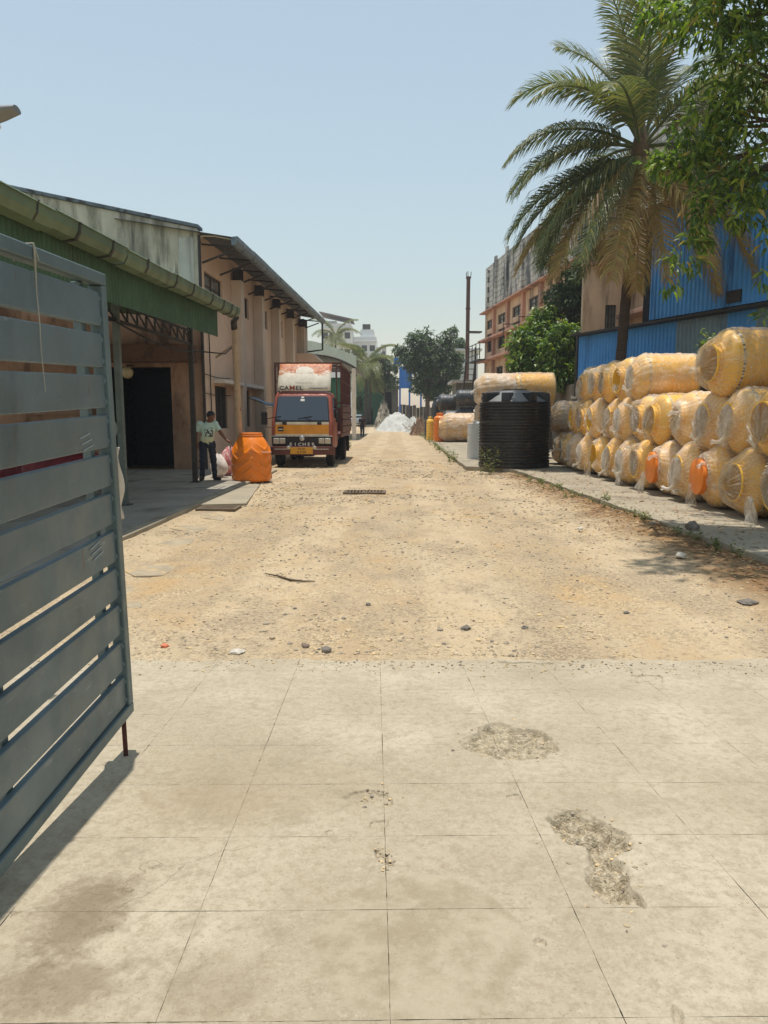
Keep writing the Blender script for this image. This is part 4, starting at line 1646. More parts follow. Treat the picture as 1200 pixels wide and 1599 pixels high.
# shed goods seen through the gate's gaps
sgn = thing('wall_sign', 'pale board with dark red lettering on the shed wall behind the gate', 'sign', (-9.2, 21.3, 2), world=True)
c_ = at(92, 636, 21.4)
mb = MB()
mb.box((c_.x - 1.15, 21.40, c_.z - .22), (c_.x + 1.0, 21.45, c_.z + .22))
mb.build('board', M('sign_board', C(150, 122, 104), .8), sgn)
text_mesh('ELSAN POLYMERS', .27, M('red_letters', C(110, 30, 34), .6), 'lettering', sgn, Matrix.Translation((c_.x - .1, 21.393, c_.z)) @ FACE_CAM, .003)
pile_m = M('maroon_bale', C(122, 34, 46), .6, 0, .3, 6, .2, 30)
for k, (u, v, w, h, lab) in enumerate(((100, 712, 1.5, .6, 'maroon plastic bale on the shed floor behind the gate'), (20, 722, 1.6, .5, 'second maroon bale deeper behind the gate slats'))):
    p = at(u, v, 15 + k)
    mb = MB()
    def fb(i, j, p=p, w=w, h=h):
        a = 2 * PI * i
        r = 1 - .25 * (2 * j - 1) ** 4
        q = (abs(math.cos(a)) ** .5 * math.copysign(1, math.cos(a)), abs(math.sin(a)) ** .5 * math.copysign(1, math.sin(a)))
        nz = .08 * noise.noise(Vector((q[0] * 3, q[1] * 3, j * 4 + p.x)))
        return (p.x + w / 2 * q[0] * r + nz, p.y + .5 * q[1] * r + nz, .056 + h * j * 1.4)
    mb.grid(fb, 28, 8, True)
    mb.f.append(tuple(range(len(mb.v) - 28, len(mb.v))))
    tag(mb.build('bale', pile_m, None, 60), lab, 'bale', 'bales stored in the shed')

# sacks between the man and the tank
def sack(u, v, Y, w, h, m, label, lean):
    p = at(u, v, Y)
    mb = MB()
    def fs(i, j):
        a = 2 * PI * i
        r = (math.sin(PI * min(max(j, .02), .98)) ** .45) * (1 - .35 * j)
        nz = 1 + .16 * noise.noise(Vector((math.cos(a) * 1.6, math.sin(a) * 1.6, j * 3 + u)))
        return (w / 2 * math.cos(a) * r * nz + lean * j * h, w * .42 * math.sin(a) * r * nz, h * j * (1 + .03 * math.sin(3 * a)))
    mb.grid(fs, 28, 16, True)
    o = mb.build('sack', m, None, 60)
    o.location = (p.x, p.y, .056)
    tag(o, label, 'sack')
sack(343, 738, 18.6, .55, .62, M('white_sack', C(222, 212, 200), .6, 0, .15, 8, .3, 25), 'crumpled white sack on the floor beside the orange tank', -.05)
sack(354, 736, 19.2, .62, .78, M('pink_sack', C(196, 120, 120), .6, 0, .25, 9, .3, 25, [(C(226, 200, 190), 6, .5, .6, (3, 3, .5))]), 'pink striped sack leaning behind the orange tank', .12)

# street lamp whose head peeps into the upper left corner
LY = 4.0
hd = at(27, 172, LY)
lamp = thing('street_lamp', 'grey street lamp whose head pokes into the upper left corner', 'street lamp', (hd.x - 1.3, LY, .1), world=True)
lx = hd.x - 1.3
lm = M('lamp_grey', C(120, 122, 122), .5, .2)
mb = MB()
mb.tube([(lx, LY, -.05), (lx, LY, 2.6)], [.06, .05], 12)
mb.build('pole', lm, lamp, 60)
mb = MB()
mb.tube([(lx, LY, 2.5), (lx + .05, LY, hd.z - .55), (lx + .4, LY, hd.z - .3), (hd.x - .55, LY, hd.z - .12)], .028, 10)
mb.build('arm', lm, lamp, 60)
mb = MB()
def lh(i, j):
    a = 2 * PI * i
    wid = .085 * (math.sin(PI * min(max(j, .03), .97)) ** .3)
    return (hd.x - .6 + .6 * j, LY + wid * math.cos(a), hd.z - .13 + .13 * j + (.045 if math.sin(a) > 0 else .03) * math.sin(a) * (math.sin(PI * min(max(j, .03), .97)) ** .3))
mb.grid(lh, 20, 14, True)
mb.f.append(tuple(range(20))[::-1])
mb.f.append(tuple(range(len(mb.v) - 20, len(mb.v))))
mb.build('head', lm, lamp, 60)
mb = MB()
mb.bar((hd.x - .45, LY, hd.z - .135), (hd.x - .12, LY, hd.z - .063), .1, .02)
mb.build('lens', M('lamp_lens', C(210, 208, 196), .3), lamp)

# ================================================================== TRUCK
TY = 22.9
tx = (at(423, 690, TY).x + at(527, 690, TY).x) / 2 - .06
truck = thing('truck', 'old maroon and yellow cargo truck with rusty white board above its cab', 'truck', (tx, TY, 0))
TR = {}
TR['maroon'] = M('maroon_paint', C(96, 54, 45), .5, .1, .15, 3, .05, 60, [(C(92, 48, 40), 4, .55, .7, None), (C(170, 130, 112), 6, .68, .76, None)])
TR['cabred'] = M('cab_red_paint', C(156, 84, 66), .45, .1, .12, 3, .04, 60, [(C(120, 66, 52), 5, .58, .72, None), (C(196, 160, 140), 7, .68, .76, None)])
TR['yellow'] = M('truck_yellow', C(214, 140, 34), .45, 0, .12, 3, .03, 60, [(C(150, 100, 50), 6, .62, .75, None)])
TR['cream'] = M('truck_cream', C(206, 196, 170), .5, 0, .1, 4, .03, 60, [(C(150, 136, 110), 6, .55, .7, None)])
TR['grille'] = M('truck_black', C(32, 28, 27), .5)
TR['chrome'] = M('dull_chrome', C(190, 190, 186), .3, .8)
TR['lens'] = M('headlamp_lens', C(186, 178, 160), .18, .3, .1, 20)
TR['white'] = M('white_letter', C(226, 222, 210), .5)
TR['plate'] = M('number_plate', C(206, 150, 40), .5, 0, .1, 8, 0, 60, [(C(140, 90, 40), 12, .6, .7, None)])
TR['darktext'] = M('dark_letter', C(46, 38, 34), .6)
TR['chassis'] = M('chassis', C(34, 31, 30), .8, .2, .2, 6)
m, nd, lk, b = newmat('windscreen')
b.inputs['Base Color'].default_value = C(40, 48, 56)
b.inputs['Roughness'].default_value = .06
b.inputs['Specular IOR Level'].default_value = 1.0
b.inputs['Coat Weight'].default_value = .6
b.inputs['Coat Roughness'].default_value = .05
TR['glass'] = m
m, nd, lk, b = newmat('visor_board')
pos = nd.new('ShaderNodeNewGeometry').outputs['Position']
sx = nd.new('ShaderNodeSeparateXYZ')
lk.new(pos, sx.inputs[0])
mr = nd.new('ShaderNodeMapRange')
mr.inputs[1].default_value = 2.75
mr.inputs[2].default_value = 3.3
lk.new(sx.outputs[2], mr.inputs[0])
base = ramp(nd, lk, noise_tex(nd, lk, pos, 5, 5), .3, .7, C(206, 196, 176), C(226, 218, 200))
ns = noise_tex(nd, lk, pos, 2.6, 8, .72, (1, 1, 2.6), .6)
ad = nd.new('ShaderNodeMath')
ad.operation = 'MULTIPLY_ADD'
ad.inputs[1].default_value = .34
lk.new(mr.outputs[0], ad.inputs[0])
lk.new(ns, ad.inputs[2])
rf = ramp(nd, lk, ad.outputs[0], .62, .76)
cr = mix(nd, lk, rf, base, ramp(nd, lk, noise_tex(nd, lk, pos, 12, 6), .35, .65, C(196, 140, 96), C(168, 88, 52)))
lk.new(cr, b.inputs['Base Color'])
b.inputs['Roughness'].default_value = .6
TR['board'] = m

ZC = [.60, .72, 1.03, 1.45, 1.52, 2.30, 2.41, 2.47]
YF = [.08, .0, .0, .04, .06, .34, .44, .62]
HW = [.97, 1.0, 1.01, 1.0, .995, .92, .87, .72]
YB = [1.62, 1.62, 1.62, 1.62, 1.62, 1.62, 1.58, 1.45]


def cab_front(x, z, off=0):
    yf = float(np.interp(z, ZC, YF))
    hw = float(np.interp(z, ZC, HW))
    t = min(1, abs(x) / hw)
    return Vector((x, yf + .05 * t * t - off, z))


def cab_ring(z):
    yf, hw, yb = (float(np.interp(z, ZC, q)) for q in (YF, HW, YB))
    pts = []
    r = .13
    for x in np.linspace(-hw + r, hw - r, 13):
        pts.append(Vector((x, yf + .05 * (x / hw) ** 2, z)))
    ye = yf + .05
    for k in range(1, 7):
        a = PI / 2 * k / 6
        pts.append(Vector((hw - r + r * math.sin(a), ye - .0 + r * (1 - math.cos(a)), z)))
    pts += [Vector((hw, (ye + r + yb) / 2, z)), Vector((hw, yb, z)), Vector((-hw, yb, z)), Vector((-hw, (ye + r + yb) / 2, z))]
    for k in range(6, 0, -1):
        a = PI / 2 * k / 6
        pts.append(Vector((-hw + r - r * math.sin(a), ye + r * (1 - math.cos(a)), z)))
    return pts


zl = [.60, .66, .72, .88, 1.03, 1.24, 1.45, 1.52, 1.7, 1.9, 2.1, 2.30, 2.36, 2.41, 2.45, 2.47]
mb = MB()
rings = [cab_ring(z) for z in zl]
nr = len(rings[0])
for r_ in rings:
    mb.v += [tuple(p) for p in r_]
for j in range(len(zl) - 1):
    for k in range(nr):
        mb.f.append((j * nr + k, j * nr + (k + 1) % nr, (j + 1) * nr + (k + 1) % nr, (j + 1) * nr + k))
mb.f.append(tuple(range(nr))[::-1])
mb.f.append(tuple((len(zl) - 1) * nr + k for k in range(nr)))
cab = mb.build('cab', TR['cabred'], truck, 40)


def fpatch(name, x0, x1, z0, z1, off, m, parent, nx_=14, nz_=6, taper=0, round_=0):
    mb = MB()
    def fn(i, j):
        z = z0 + (z1 - z0) * j
        k = 1 - taper * j
        x = (x0 + (x1 - x0) * i) * k
        return cab_front(x, z, off)
    def fb(i, j):
        p = fn(i, j)
        p.y += off + .02
        return p
    mb.grid(fn, nx_, nz_)
    o = len(mb.v)
    m1 = nx_ + 1
    rim = list(range(m1)) + [k * m1 + nx_ for k in range(1, nz_ + 1)] + [nz_ * m1 + k for k in range(nx_ - 1, -1, -1)] + [k * m1 for k in range(nz_ - 1, 0, -1)]
    mb.v += [(mb.v[k][0], mb.v[k][1] + off + .02, mb.v[k][2]) for k in rim]
    n = len(rim)
    mb.f += [(rim[k], rim[(k + 1) % n], o + (k + 1) % n, o + k) for k in range(n)]
    return mb.build(name, m, parent, 40)


fpatch('windscreen_seal', -.885, .885, 1.47, 2.335, .006, TR['grille'], truck, taper=.075)
ws = fpatch('windscreen', -.845, .845, 1.52, 2.295, .012, TR['glass'], truck, taper=.075)
for (x, z, w, h) in ((-.0, 2.17, .13, .07), (-.0, 2.26, .09, .05)):
    fpatch('sticker', x - w / 2, x + w / 2, z - h / 2, z + h / 2, .0135, TR['white'], ws, 2, 2)
fpatch('cowl_panel', -.86, .86, 1.385, 1.465, .008, TR['cream'], truck)
fpatch('front_panel', -.86, .86, 1.085, 1.38, .010, TR['yellow'], truck)
fpatch('panel_stripe', -.86, .86, 1.035, 1.082, .012, TR['cream'], truck)
fpatch('trim', -.98, .98, 1.005, 1.03, .022, TR['chrome'], truck)
gr = fpatch('grille', -.97, .97, .70, 1.0, .012, TR['grille'], truck)
for s in (-1, 1):
    for x in (.63, .83):
        p = cab_front(s * x, .87, .02)
        hl = MB()
        hl.box((p.x - .095, p.y - .03, .775), (p.x + .095, p.y + .03, .955))
        h = hl.build('headlight', TR['chrome'], truck, bevel=.012)
        hl = MB()
        hl.box((p.x - .078, p.y - .04, .79), (p.x + .078, p.y - .028, .94))
        hl.build('lens', TR['lens'], h, bevel=.01)
p = cab_front(0, .96, .03)
mb = MB()
mb.lathe([(.0, .0), (.07, .0), (.085, .015), (.07, .03), (.03, .04), (0, .042)], 20, Matrix.Translation((0, p.y + .02, .945)) @ Matrix.Rotation(PI / 2, 4, 'X'))
mb.build('badge', TR['chrome'], truck, 40)
for k, ch in enumerate('EICHER'):
    x = -.36 + .144 * k
    p = cab_front(x, .76, .02)
    text_mesh(ch, .14, TR['white'], 'letter', gr, Matrix.Translation((x, p.y - .004, .75)) @ FACE_CAM, .006, 'CENTER', 1.15)
fpatch('sticker', -.78, -.60, 1.17, 1.32, .0125, TR['darktext'], truck, 2, 2)
fpatch('sticker', -.76, -.62, 1.22, 1.25, .0145, TR['cream'], truck, 2, 2)
mb = MB()
mb.prism([(-1.06, .18), (-.95, -.02), (-.6, -.12), (.6, -.12), (.95, -.02), (1.06, .18), (1.0, .22), (.9, .06), (-.9, .06), (-1.0, .22)], .42, .685, lambda p, q, t: (p, q - .02, t))
bump_ = mb.build('bumper', TR['maroon'], truck, bevel=.02)
for s in (-1, 1):
    mb = MB()
    mb.box((s * .63 - .24, -.145, .60), (s * .63 + .24, -.138, .615))
    mb.build('bumper_stripe', TR['white'], bump_)
pl = MB()
pl.box((-.36, -.155, .455), (.36, -.142, .66))
plate = pl.build('number_plate', TR['plate'], truck, bevel=.004)
text_mesh('KA 41', .085, TR['darktext'], 'plate_text', plate, Matrix.Translation((0, -.158, .61)) @ FACE_CAM, .002)
text_mesh('A 9136', .095, TR['darktext'], 'plate_text', plate, Matrix.Translation((0, -.158, .51)) @ FACE_CAM, .002)
for s in (-1, 1):
    mb = MB()
    mb.lathe([(0, 0), (.06, .0), (.062, .02), (.045, .035), (0, .04)], 18, Matrix.Translation((s * .42, -.14, .655)) @ Matrix.Rotation(PI / 2, 4, 'X'))
    mb.build('fog_lamp', TR['lens'], truck, 40)
for s in (-1, 1):
    mb = MB()
    p0_, p1_ = cab_front(s * .5 - .05, 1.475, .03), cab_front(s * .5 - .42, 1.60, .03)
    mb.bar(p0_, p1_, .016, .012)
    mb.bar(p1_ + Vector((-.22, 0, -.03)), p1_ + Vector((.24, 0, .05)), .012, .022)
    mb.build('wiper', TR['grille'], truck)
    mb = MB()
    mb.box((s * .56 - .07, cab_front(s * .56, 1.42, .03).y - .01, 1.38), (s * .56 + .07, cab_front(s * .56, 1.42).y, 1.47))
    mb.build('hinge', TR['grille'], truck, bevel=.01)
mb = MB()                                                          # left mirror on its arms
mb.box((-1.33, .12, 1.38), (-1.13, .20, 1.80))
mir = mb.build('mirror', TR['grille'], truck, bevel=.03)
mb = MB()
mb.tube([(-1.0, .3, 1.95), (-1.18, .2, 1.9), (-1.2, .18, 1.78)], .012, 6)
mb.tube([(-1.0, .3, 1.3), (-1.18, .2, 1.3), (-1.2, .18, 1.4)], .012, 6)
mb.build('mirror_arm', TR['grille'], truck, 60)
mb = MB()
mb.box((1.06, .3, 1.45), (1.16, .38, 1.8))
mb.build('mirror', TR['grille'], truck, bevel=.03)
mb = MB()
mb.tube([(.98, .42, 1.9), (1.1, .36, 1.85), (1.11, .35, 1.72)], .012, 6)
mb.build('mirror_arm', TR['grille'], truck, 60)
for s in (-1, 1):                                                   # doors with windows
    mb = MB()
    mb.box((s * .985 - .03, .45, .68), (s * .985 + .03, 1.52, 1.55))
    d_ = mb.build('door', TR['cabred'], truck, bevel=.02)
    mb = MB()
    mb.box((s * 1.02 - .012, 1.32, 1.30), (s * 1.02 + .012, 1.44, 1.335))
    mb.build('handle', TR['grille'], d_)
    mb = MB()
    mb.prism([(.5, 1.6), (1.5, 1.6), (1.5, 2.25), (.66, 2.25)], .90, .97, lambda p, q, t: (s * (t + .03 * (2.25 - q) / .65), p, q))
    mb.build('side_window', TR['glass'], truck)
# visor board above the cab
def brd(i, j, off=0):
    z = 2.47 + .88 * j
    return (-.83 + (1.72 + .0) * i + (.02 * j), .42 + .46 * (j ** 1.8) + off + .05 * (2 * i - 1) ** 2, z)
mb = MB()
mb.grid(lambda i, j: brd(i, j), 16, 12)
board = mb.build('visor_board', TR['board'], truck, 60)
sm = board.modifiers.new('s', 'SOLIDIFY')
sm.thickness = .015
sm.offset = 1


def on_board(x, z, off):
    i = (x + .83) / 1.72
    p = brd(i, (z - 2.47) / .88)
    q = brd(i, (z - 2.47) / .88 + .01)
    ang = math.atan2(q[1] - p[1], q[2] - p[2])
    return Matrix.Translation((x, p[1] - off, z)) @ Matrix.Rotation(PI / 2 - ang, 4, 'X')


for k, (ch, x) in enumerate(zip('CAMEL', (-.70, -.535, -.35, -.19, -.06))):
    text_mesh(ch, .19 if ch != 'M' else .22, TR['darktext'] if ch != 'M' else M('rust_letter', C(150, 84, 60), .7), 'letter', board, on_board(x, 2.555, .022), .003, 'CENTER', 1.15)
text_mesh('ARTISTS MATERIALS LTD', .062, TR['darktext'], 'lettering', board, on_board(.44, 2.545, .022), .002)
mb = MB()                                                           # white emblem panel in the board's middle
def emb(i, j):
    z = 2.73 + .30 * j
    p = brd((-.27 + .58 * i + .83) / 1.72, (z - 2.47) / .88)
    return (p[0], p[1] - .021, p[2])
mb.grid(emb, 6, 6)
mb.build('emblem_panel', M('emblem_cream', C(214, 206, 188), .6, 0, .08, 9), board)
mb = MB()
def emb2(i, j):
    x = -.27 + .58 * i
    top = .22 * math.sin(PI * (.12 + .76 * i)) ** .6
    z = 3.04 + top * j + .02 * math.sin(9 * i) * (1 - j)
    p = brd((x + .83) / 1.72, (z - 2.47) / .88)
    return (p[0], p[1] - .022, p[2])
mb.grid(emb2, 12, 4)
mb.build('emblem_dome', M('emblem_white', C(206, 196, 178), .6, 0, .1, 9), board)

# cargo body of posts and rails
BY0, BY1, BW, BZ, BT = 1.78, 6.1, 1.13, 1.05, 3.38
mb = MB()
mb.box((-BW, BY0, BZ - .12), (BW, BY1, BZ))
mb.build('cargo_floor', TR['maroon'], truck)
for x in (-BW, BW):
    for y in np.linspace(BY0, BY1, 7):
        mb = MB()
        mb.box((x - .03, y - .03, BZ + .001), (x + .03, y + .03, BT - .03))
        mb.build('post', TR['maroon'], truck)
    for z in (BZ + 1.0, BT):
        mb = MB()
        mb.box((x - .028, BY0 - .05, z - .03), (x + .028, BY1 + .05, z + .03))
        mb.build('rail', TR['maroon'], truck)
    for k in range(4):
        z = BZ + .04 + k * .235
        mb = MB()
        mb.box((x - .02 if x < 0 else x + .031, BY0 + .02, z), (x - .031 if x < 0 else x + .05, BY1 - .02, z + .2))
        mb.build('side_board', TR['maroon'], truck, bevel=.008)
    for z in (2.45, 2.85):
        mb = MB()
        mb.box((x - .012, BY0, z - .02), (x + .012, BY1, z + .02))
        mb.build('side_rail', TR['maroon'], truck)
for z in (1.55, 2.1, BT + .061):
    mb = MB()
    mb.box((-BW - .03, BY0 - .03, z - .03), (BW + .03, BY0 + .03, z + .03))
    mb.build('front_rail', TR['maroon'], truck)
for x in (-1.02, -.9, -.78, .98):
    mb = MB()
    mb.box((x - .018, BY0 - .018, BZ + .002), (x + .018, BY0 + .018, BT + .03))
    mb.build('front_bar', TR['maroon'], truck)
for y in (3.2, 4.6, BY1):
    mb = MB()
    mb.box((-BW + .03, y - .025, BT + .031), (BW - .03, y + .025, BT + .075))
    mb.build('roof_hoop', TR['maroon'], truck)
mb = MB()
mb.box((-BW + .05, BY1 - .02, BZ + .01), (BW - .05, BY1 + .02, BZ + .95))
mb.build('tailboard', TR['maroon'], truck)
mb = MB()
for x in (-.42, .42):
    mb.box((x - .05, .3, .62), (x + .05, 6.0, .82))
mb.box((-.8, .75, .42), (.8, .87, .54))
mb.box((-.8, 4.5, .42), (.8, 4.62, .54))
mb.box((-.3, .3, .35), (.3, 1.3, .6))
mb.box((-.95, 2.3, .45), (-.45, 3.2, .85))
mb.build('chassis', TR['chassis'], truck)
R_ = .41


def wheel(x, y, w, s):
    mb = MB()
    pr = [(.22, -w / 2), (R_ - .06, -w / 2), (R_ - .015, -w / 2 + .03), (R_, -w / 2 + .07), (R_, -.02), (R_ - .012, -.015), (R_ - .012, .015), (R_, .02), (R_, w / 2 - .07), (R_ - .015, w / 2 - .03), (R_ - .06, w / 2), (.22, w / 2)]
    mt = Matrix.Translation((x, y, R_)) @ Matrix.Rotation(s * PI / 2, 4, 'Y')
    mb.lathe(pr, 36, mt)
    t = mb.build('wheel', mat['rubber'], truck, 40)
    mb = MB()
    mb.lathe([(0, -w / 2 + .05), (.218, -w / 2 + .05), (.218, w / 2 - .02), (.2, w / 2 - .02), (.17, w / 2 - .07), (.1, w / 2 - .08), (.09, w / 2 + .02), (0, w / 2 + .02)], 24, mt)
    mb.build('rim', TR['maroon'], t, 40)


for s in (-1, 1):
    wheel(s * .84, .81, .24, s)
    wheel(s * .94, 4.56, .23, s)
    wheel(s * .68, 4.56, .23, s)
    mb = MB()
    mb.grid(lambda i, j: (s * (.72 + .26 * j), .81 - .5 * math.cos(PI * i), R_ + .5 * math.sin(PI * i) * .85), 14, 1)
    o = mb.build('mudguard', TR['chassis'], truck, 60)
    o.modifiers.new('s', 'SOLIDIFY').thickness = .01
    mb = MB()
    mb.box((s * .95 - .2, 5.15, .3), (s * .95 + .2, 5.17, .9))
    mb.build('mud_flap', TR['chassis'], truck)

# ================================================================== TANKS
# ---- orange tank
oc = onz(389, 752, .04)
OR_ = 29.6 * (oc.y + .5) / F
ot = thing('orange_tank', 'bright orange plastic water tank with moulded chevrons standing upright', 'tank', (oc.x, oc.y + OR_ * .8, .036), (0, 0, math.atan2(-oc.y, -oc.x)))
HT = 76 * oc.y / F
HWL = HT * .60


def otank(i, j):
    a = 2 * PI * i
    # profile
    t = j
    if t < .62:
        z = HWL * t / .62
        r = OR_ - .02 * max(0, 1 - z / .05)
    else:
        q = (t - .62) / .38
        z = HWL + (HT * .92 - HWL) * (.8 * q + .2 * math.sin(q * PI / 2))
        r = OR_ * (1 - .40 * (.65 * q + .35 * q * q))
    sec = 2 * PI / 4
    th = ((a + sec / 2) % sec) - sec / 2
    add = 0
    for zk in (.12, .36, .60, .84, 1.08):
        zz = zk * HT / 1.2 - .46 * abs(th) * (1 - .25 * abs(th))
        d = (z - zz) / .035
        add += .022 / (1 + d * d * d * d)
    fade = 1 if t < .62 else max(0, 1 - (t - .62) / .25)
    r += add * fade * (1 if z > .05 else 0)
    # radial flutes on the shoulder
    if t > .66:
        r += .012 * (1 / (1 + (th / .045) ** 4)) * (1 - (t - .66) / .34)
    return (r * math.cos(a), r * math.sin(a), z)


mb = MB()
mb.grid(otank, 240, 110, True)
mb.f.append(tuple(range(240))[::-1])
mb.f.append(tuple(range(len(mb.v) - 240, len(mb.v))))
mb.build('body', mat['orange'], ot, 50)
mb = MB()
mb.lathe([(OR_ * .62, HT * .90), (OR_ * .62, HT * .95), (OR_ * .58, HT * .955), (OR_ * .58, HT * .995), (OR_ * .54, HT), (0, HT * 1.005)], 48)
mb.build('lid', mat['orangelid'], ot, 40)
mb = MB()
mb.tube([((OR_ + .012) * math.cos(a), (OR_ + .012) * math.sin(a), HWL - .0 + .01 * math.sin(3 * a)) for a in np.linspace(.5, 2.0, 20)], .016, 6)
mb.build('tape', mat['knot'], ot, 60)

# ---- black ribbed tank
bc = onz(802, 732, .13)
BR = 54.5 * (bc.y + .95) / F
bt = thing('black_tank', 'large black ribbed water tank standing on the platform corner', 'tank', (bc.x * (bc.y + BR * .98) / bc.y, bc.y + BR * .98, .131))
zr = at(800, 627, bc.y).z - .13
pr = [(BR - .03, 0), (BR, .03)]
nrib = 20
for k in range(nrib):
    z0 = .06 + (zr - .10) * k / nrib
    h = (zr - .10) / nrib
    dp = .028 if k not in (6, 13) else .012
    hh = h if k % 3 else h * 1.0
    pr += [(BR, z0 + h * .06), (BR + .004, z0 + h * .3), (BR, z0 + h * .56), (BR - dp, z0 + h * .68), (BR - dp, z0 + h * .88)]
pr += [(BR, zr - .035), (BR + .01, zr - .01), (BR - .02, zr), (BR - .12, zr + .01)]
mb = MB()
mb.lathe(pr, 96)
mb.build('body', mat['blacktank'], bt, 35)
zt = at(800, 613, bc.y + .6).z - .13
mb = MB()
def cone(i, j):
    a = 2 * PI * i
    fl = .02 * (1 if (int(i * 72) % 2 == 0) else 0)
    r = (BR - .10) * (1 - j) + .36 * j
    return (r * math.cos(a), r * math.sin(a), zr + .012 + (zt - zr + .05) * j + fl * math.sin(PI * j) + .001)
mb.grid(cone, 144, 6, True)
mb.build('roof', M('sunlit_dusty_plastic', C(112, 112, 110), .6, 0, .15, 3), bt, 30)  # roof grey mixes dust with the overhead sun's brightness on black plastic
mb = MB()
mb.lathe([(.36, zt + .0), (.36, zt + .03), (.33, zt + .05), (0, zt + .055)], 40)
mb.build('lid', mat['blacktank'], bt, 40)
for a in (math.radians(-68), math.radians(-115), math.radians(-160), math.radians(-20), math.radians(40), math.radians(90), math.radians(140)):
    mb = MB()
    mt = Matrix.Rotation(a, 4, 'Z')
    mb.prism([(BR - .03, zr + .005), (BR - .50, zr + .005), (BR - .50, zt + .0), (BR - .06, zt - .01)], -.12, .12, lambda p, q, t: mt @ Vector((p, t, q)))
    mb.build('lifting_lug', mat['blacktank'], bt, bevel=.02)
# ---- a plain tall black tank just behind it
b2 = at(803, 640, bc.y + BR * 2 + 1.2)
R2 = 50.5 * b2.y / F
z2 = at(800, 612, b2.y - R2).z
b2o = thing('black_tank', 'taller black tank hidden close behind the ribbed black tank', 'tank', (b2.x, b2.y, .131))
mb = MB()
pr = [(R2 - .02, 0)]
for k in range(12):
    z0 = .05 + (z2 - .23) * k / 12
    h = (z2 - .23) / 12
    pr += [(R2, z0), (R2, z0 + h * .6), (R2 - .02, z0 + h * .7), (R2 - .02, z0 + h * .9)]
pr += [(R2, z2 - .16), (R2, z2 - .13), (R2 - .03, z2 - .128), (.45, z2 - .05), (.42, z2 - .05), (.42, z2 - .02), (0, z2 - .01)]
mb.lathe(pr, 72)
mb.build('body', mat['blacktank'], b2o, 35)

# ---- wrapped yellow tanks
TD, TL = 1.0, 1.32
TRAD = TD / 2


def yellow_body(L=TL, R=TRAD):
    pr = [(0, 0), (R * .9, 0), (R * .985, .03), (R, .07)]
    nb = 9
    for k in range(nb):
        z0 = .1 + (L - .42) * k / nb
        h = (L - .42) / nb
        pr += [(R, z0 + h * .2), (R, z0 + h * .7), (R - .018, z0 + h * .8), (R - .018, z0 + h * .95)]
    pr += [(R, L - .28), (R + .004, L - .2)]
    for k in range(1, 7):
        a = PI / 2 * k / 6
        pr.append((R - .17 * (1 - math.cos(a)), L - .2 + .13 * math.sin(a)))
    pr += [(R * .62, L - .035), (R * .56, L - .03)]
    mb = MB()
    mb.lathe(pr, 48, None, False)
    return mb.mesh('body', mat['yellow'], 40)


def yellow_neck(L=TL, R=TRAD):
    r = R * .56
    mb = MB()
    mb.lathe([(r + .002, L - .04), (r + .002, L + .03), (r + .018, L + .03), (r + .018, L + .05), (r - .012, L + .05), (r - .012, L - .25)], 36, None, False)
    o = len(mb.v) - 36
    return mb.mesh('neck', mat['yellow'], 40)


def neck_shade(L=TL, R=TRAD):
    r = R * .56 - .014
    mb = MB()
    mb.lathe([(r + .02, L - .1), (r + .05, L - .3), (0, L - .3)], 36, None, False)  # black cup painted as the shade inside the hollow tank
    return mb.mesh('opening', mat['black'], 40)


def band_mesh(L=TL, R=TRAD):
    mb = MB()
    mb.lathe([(R + .003, L - .262), (R + .007, L - .262), (R + .007, L - .232), (R + .003, L - .232)], 48)
    return mb.mesh('printed_band', mat['bandm'], 60)


m, nd, lk, b = newmat('printed_band')
tc = nd.new('ShaderNodeTexCoord')
sx = nd.new('ShaderNodeSeparateXYZ')
lk.new(tc.outputs['Object'], sx.inputs[0])
at2 = nd.new('ShaderNodeMath')
at2.operation = 'ARCTAN2'
lk.new(sx.outputs[0], at2.inputs[0])
lk.new(sx.outputs[1], at2.inputs[1])
ns_ = nd.new('ShaderNodeTexNoise')
ns_.noise_dimensions = '1D'
ns_.inputs['Scale'].default_value = 14
ns_.inputs['Detail'].default_value = 4
lk.new(at2.outputs[0], ns_.inputs['W'])
lk.new(ramp(nd, lk, ns_.outputs['Fac'], .47, .52, C(228, 222, 206), C(50, 48, 46), False), b.inputs['Base Color'])
b.inputs['Roughness'].default_value = .5
mat['bandm'] = m


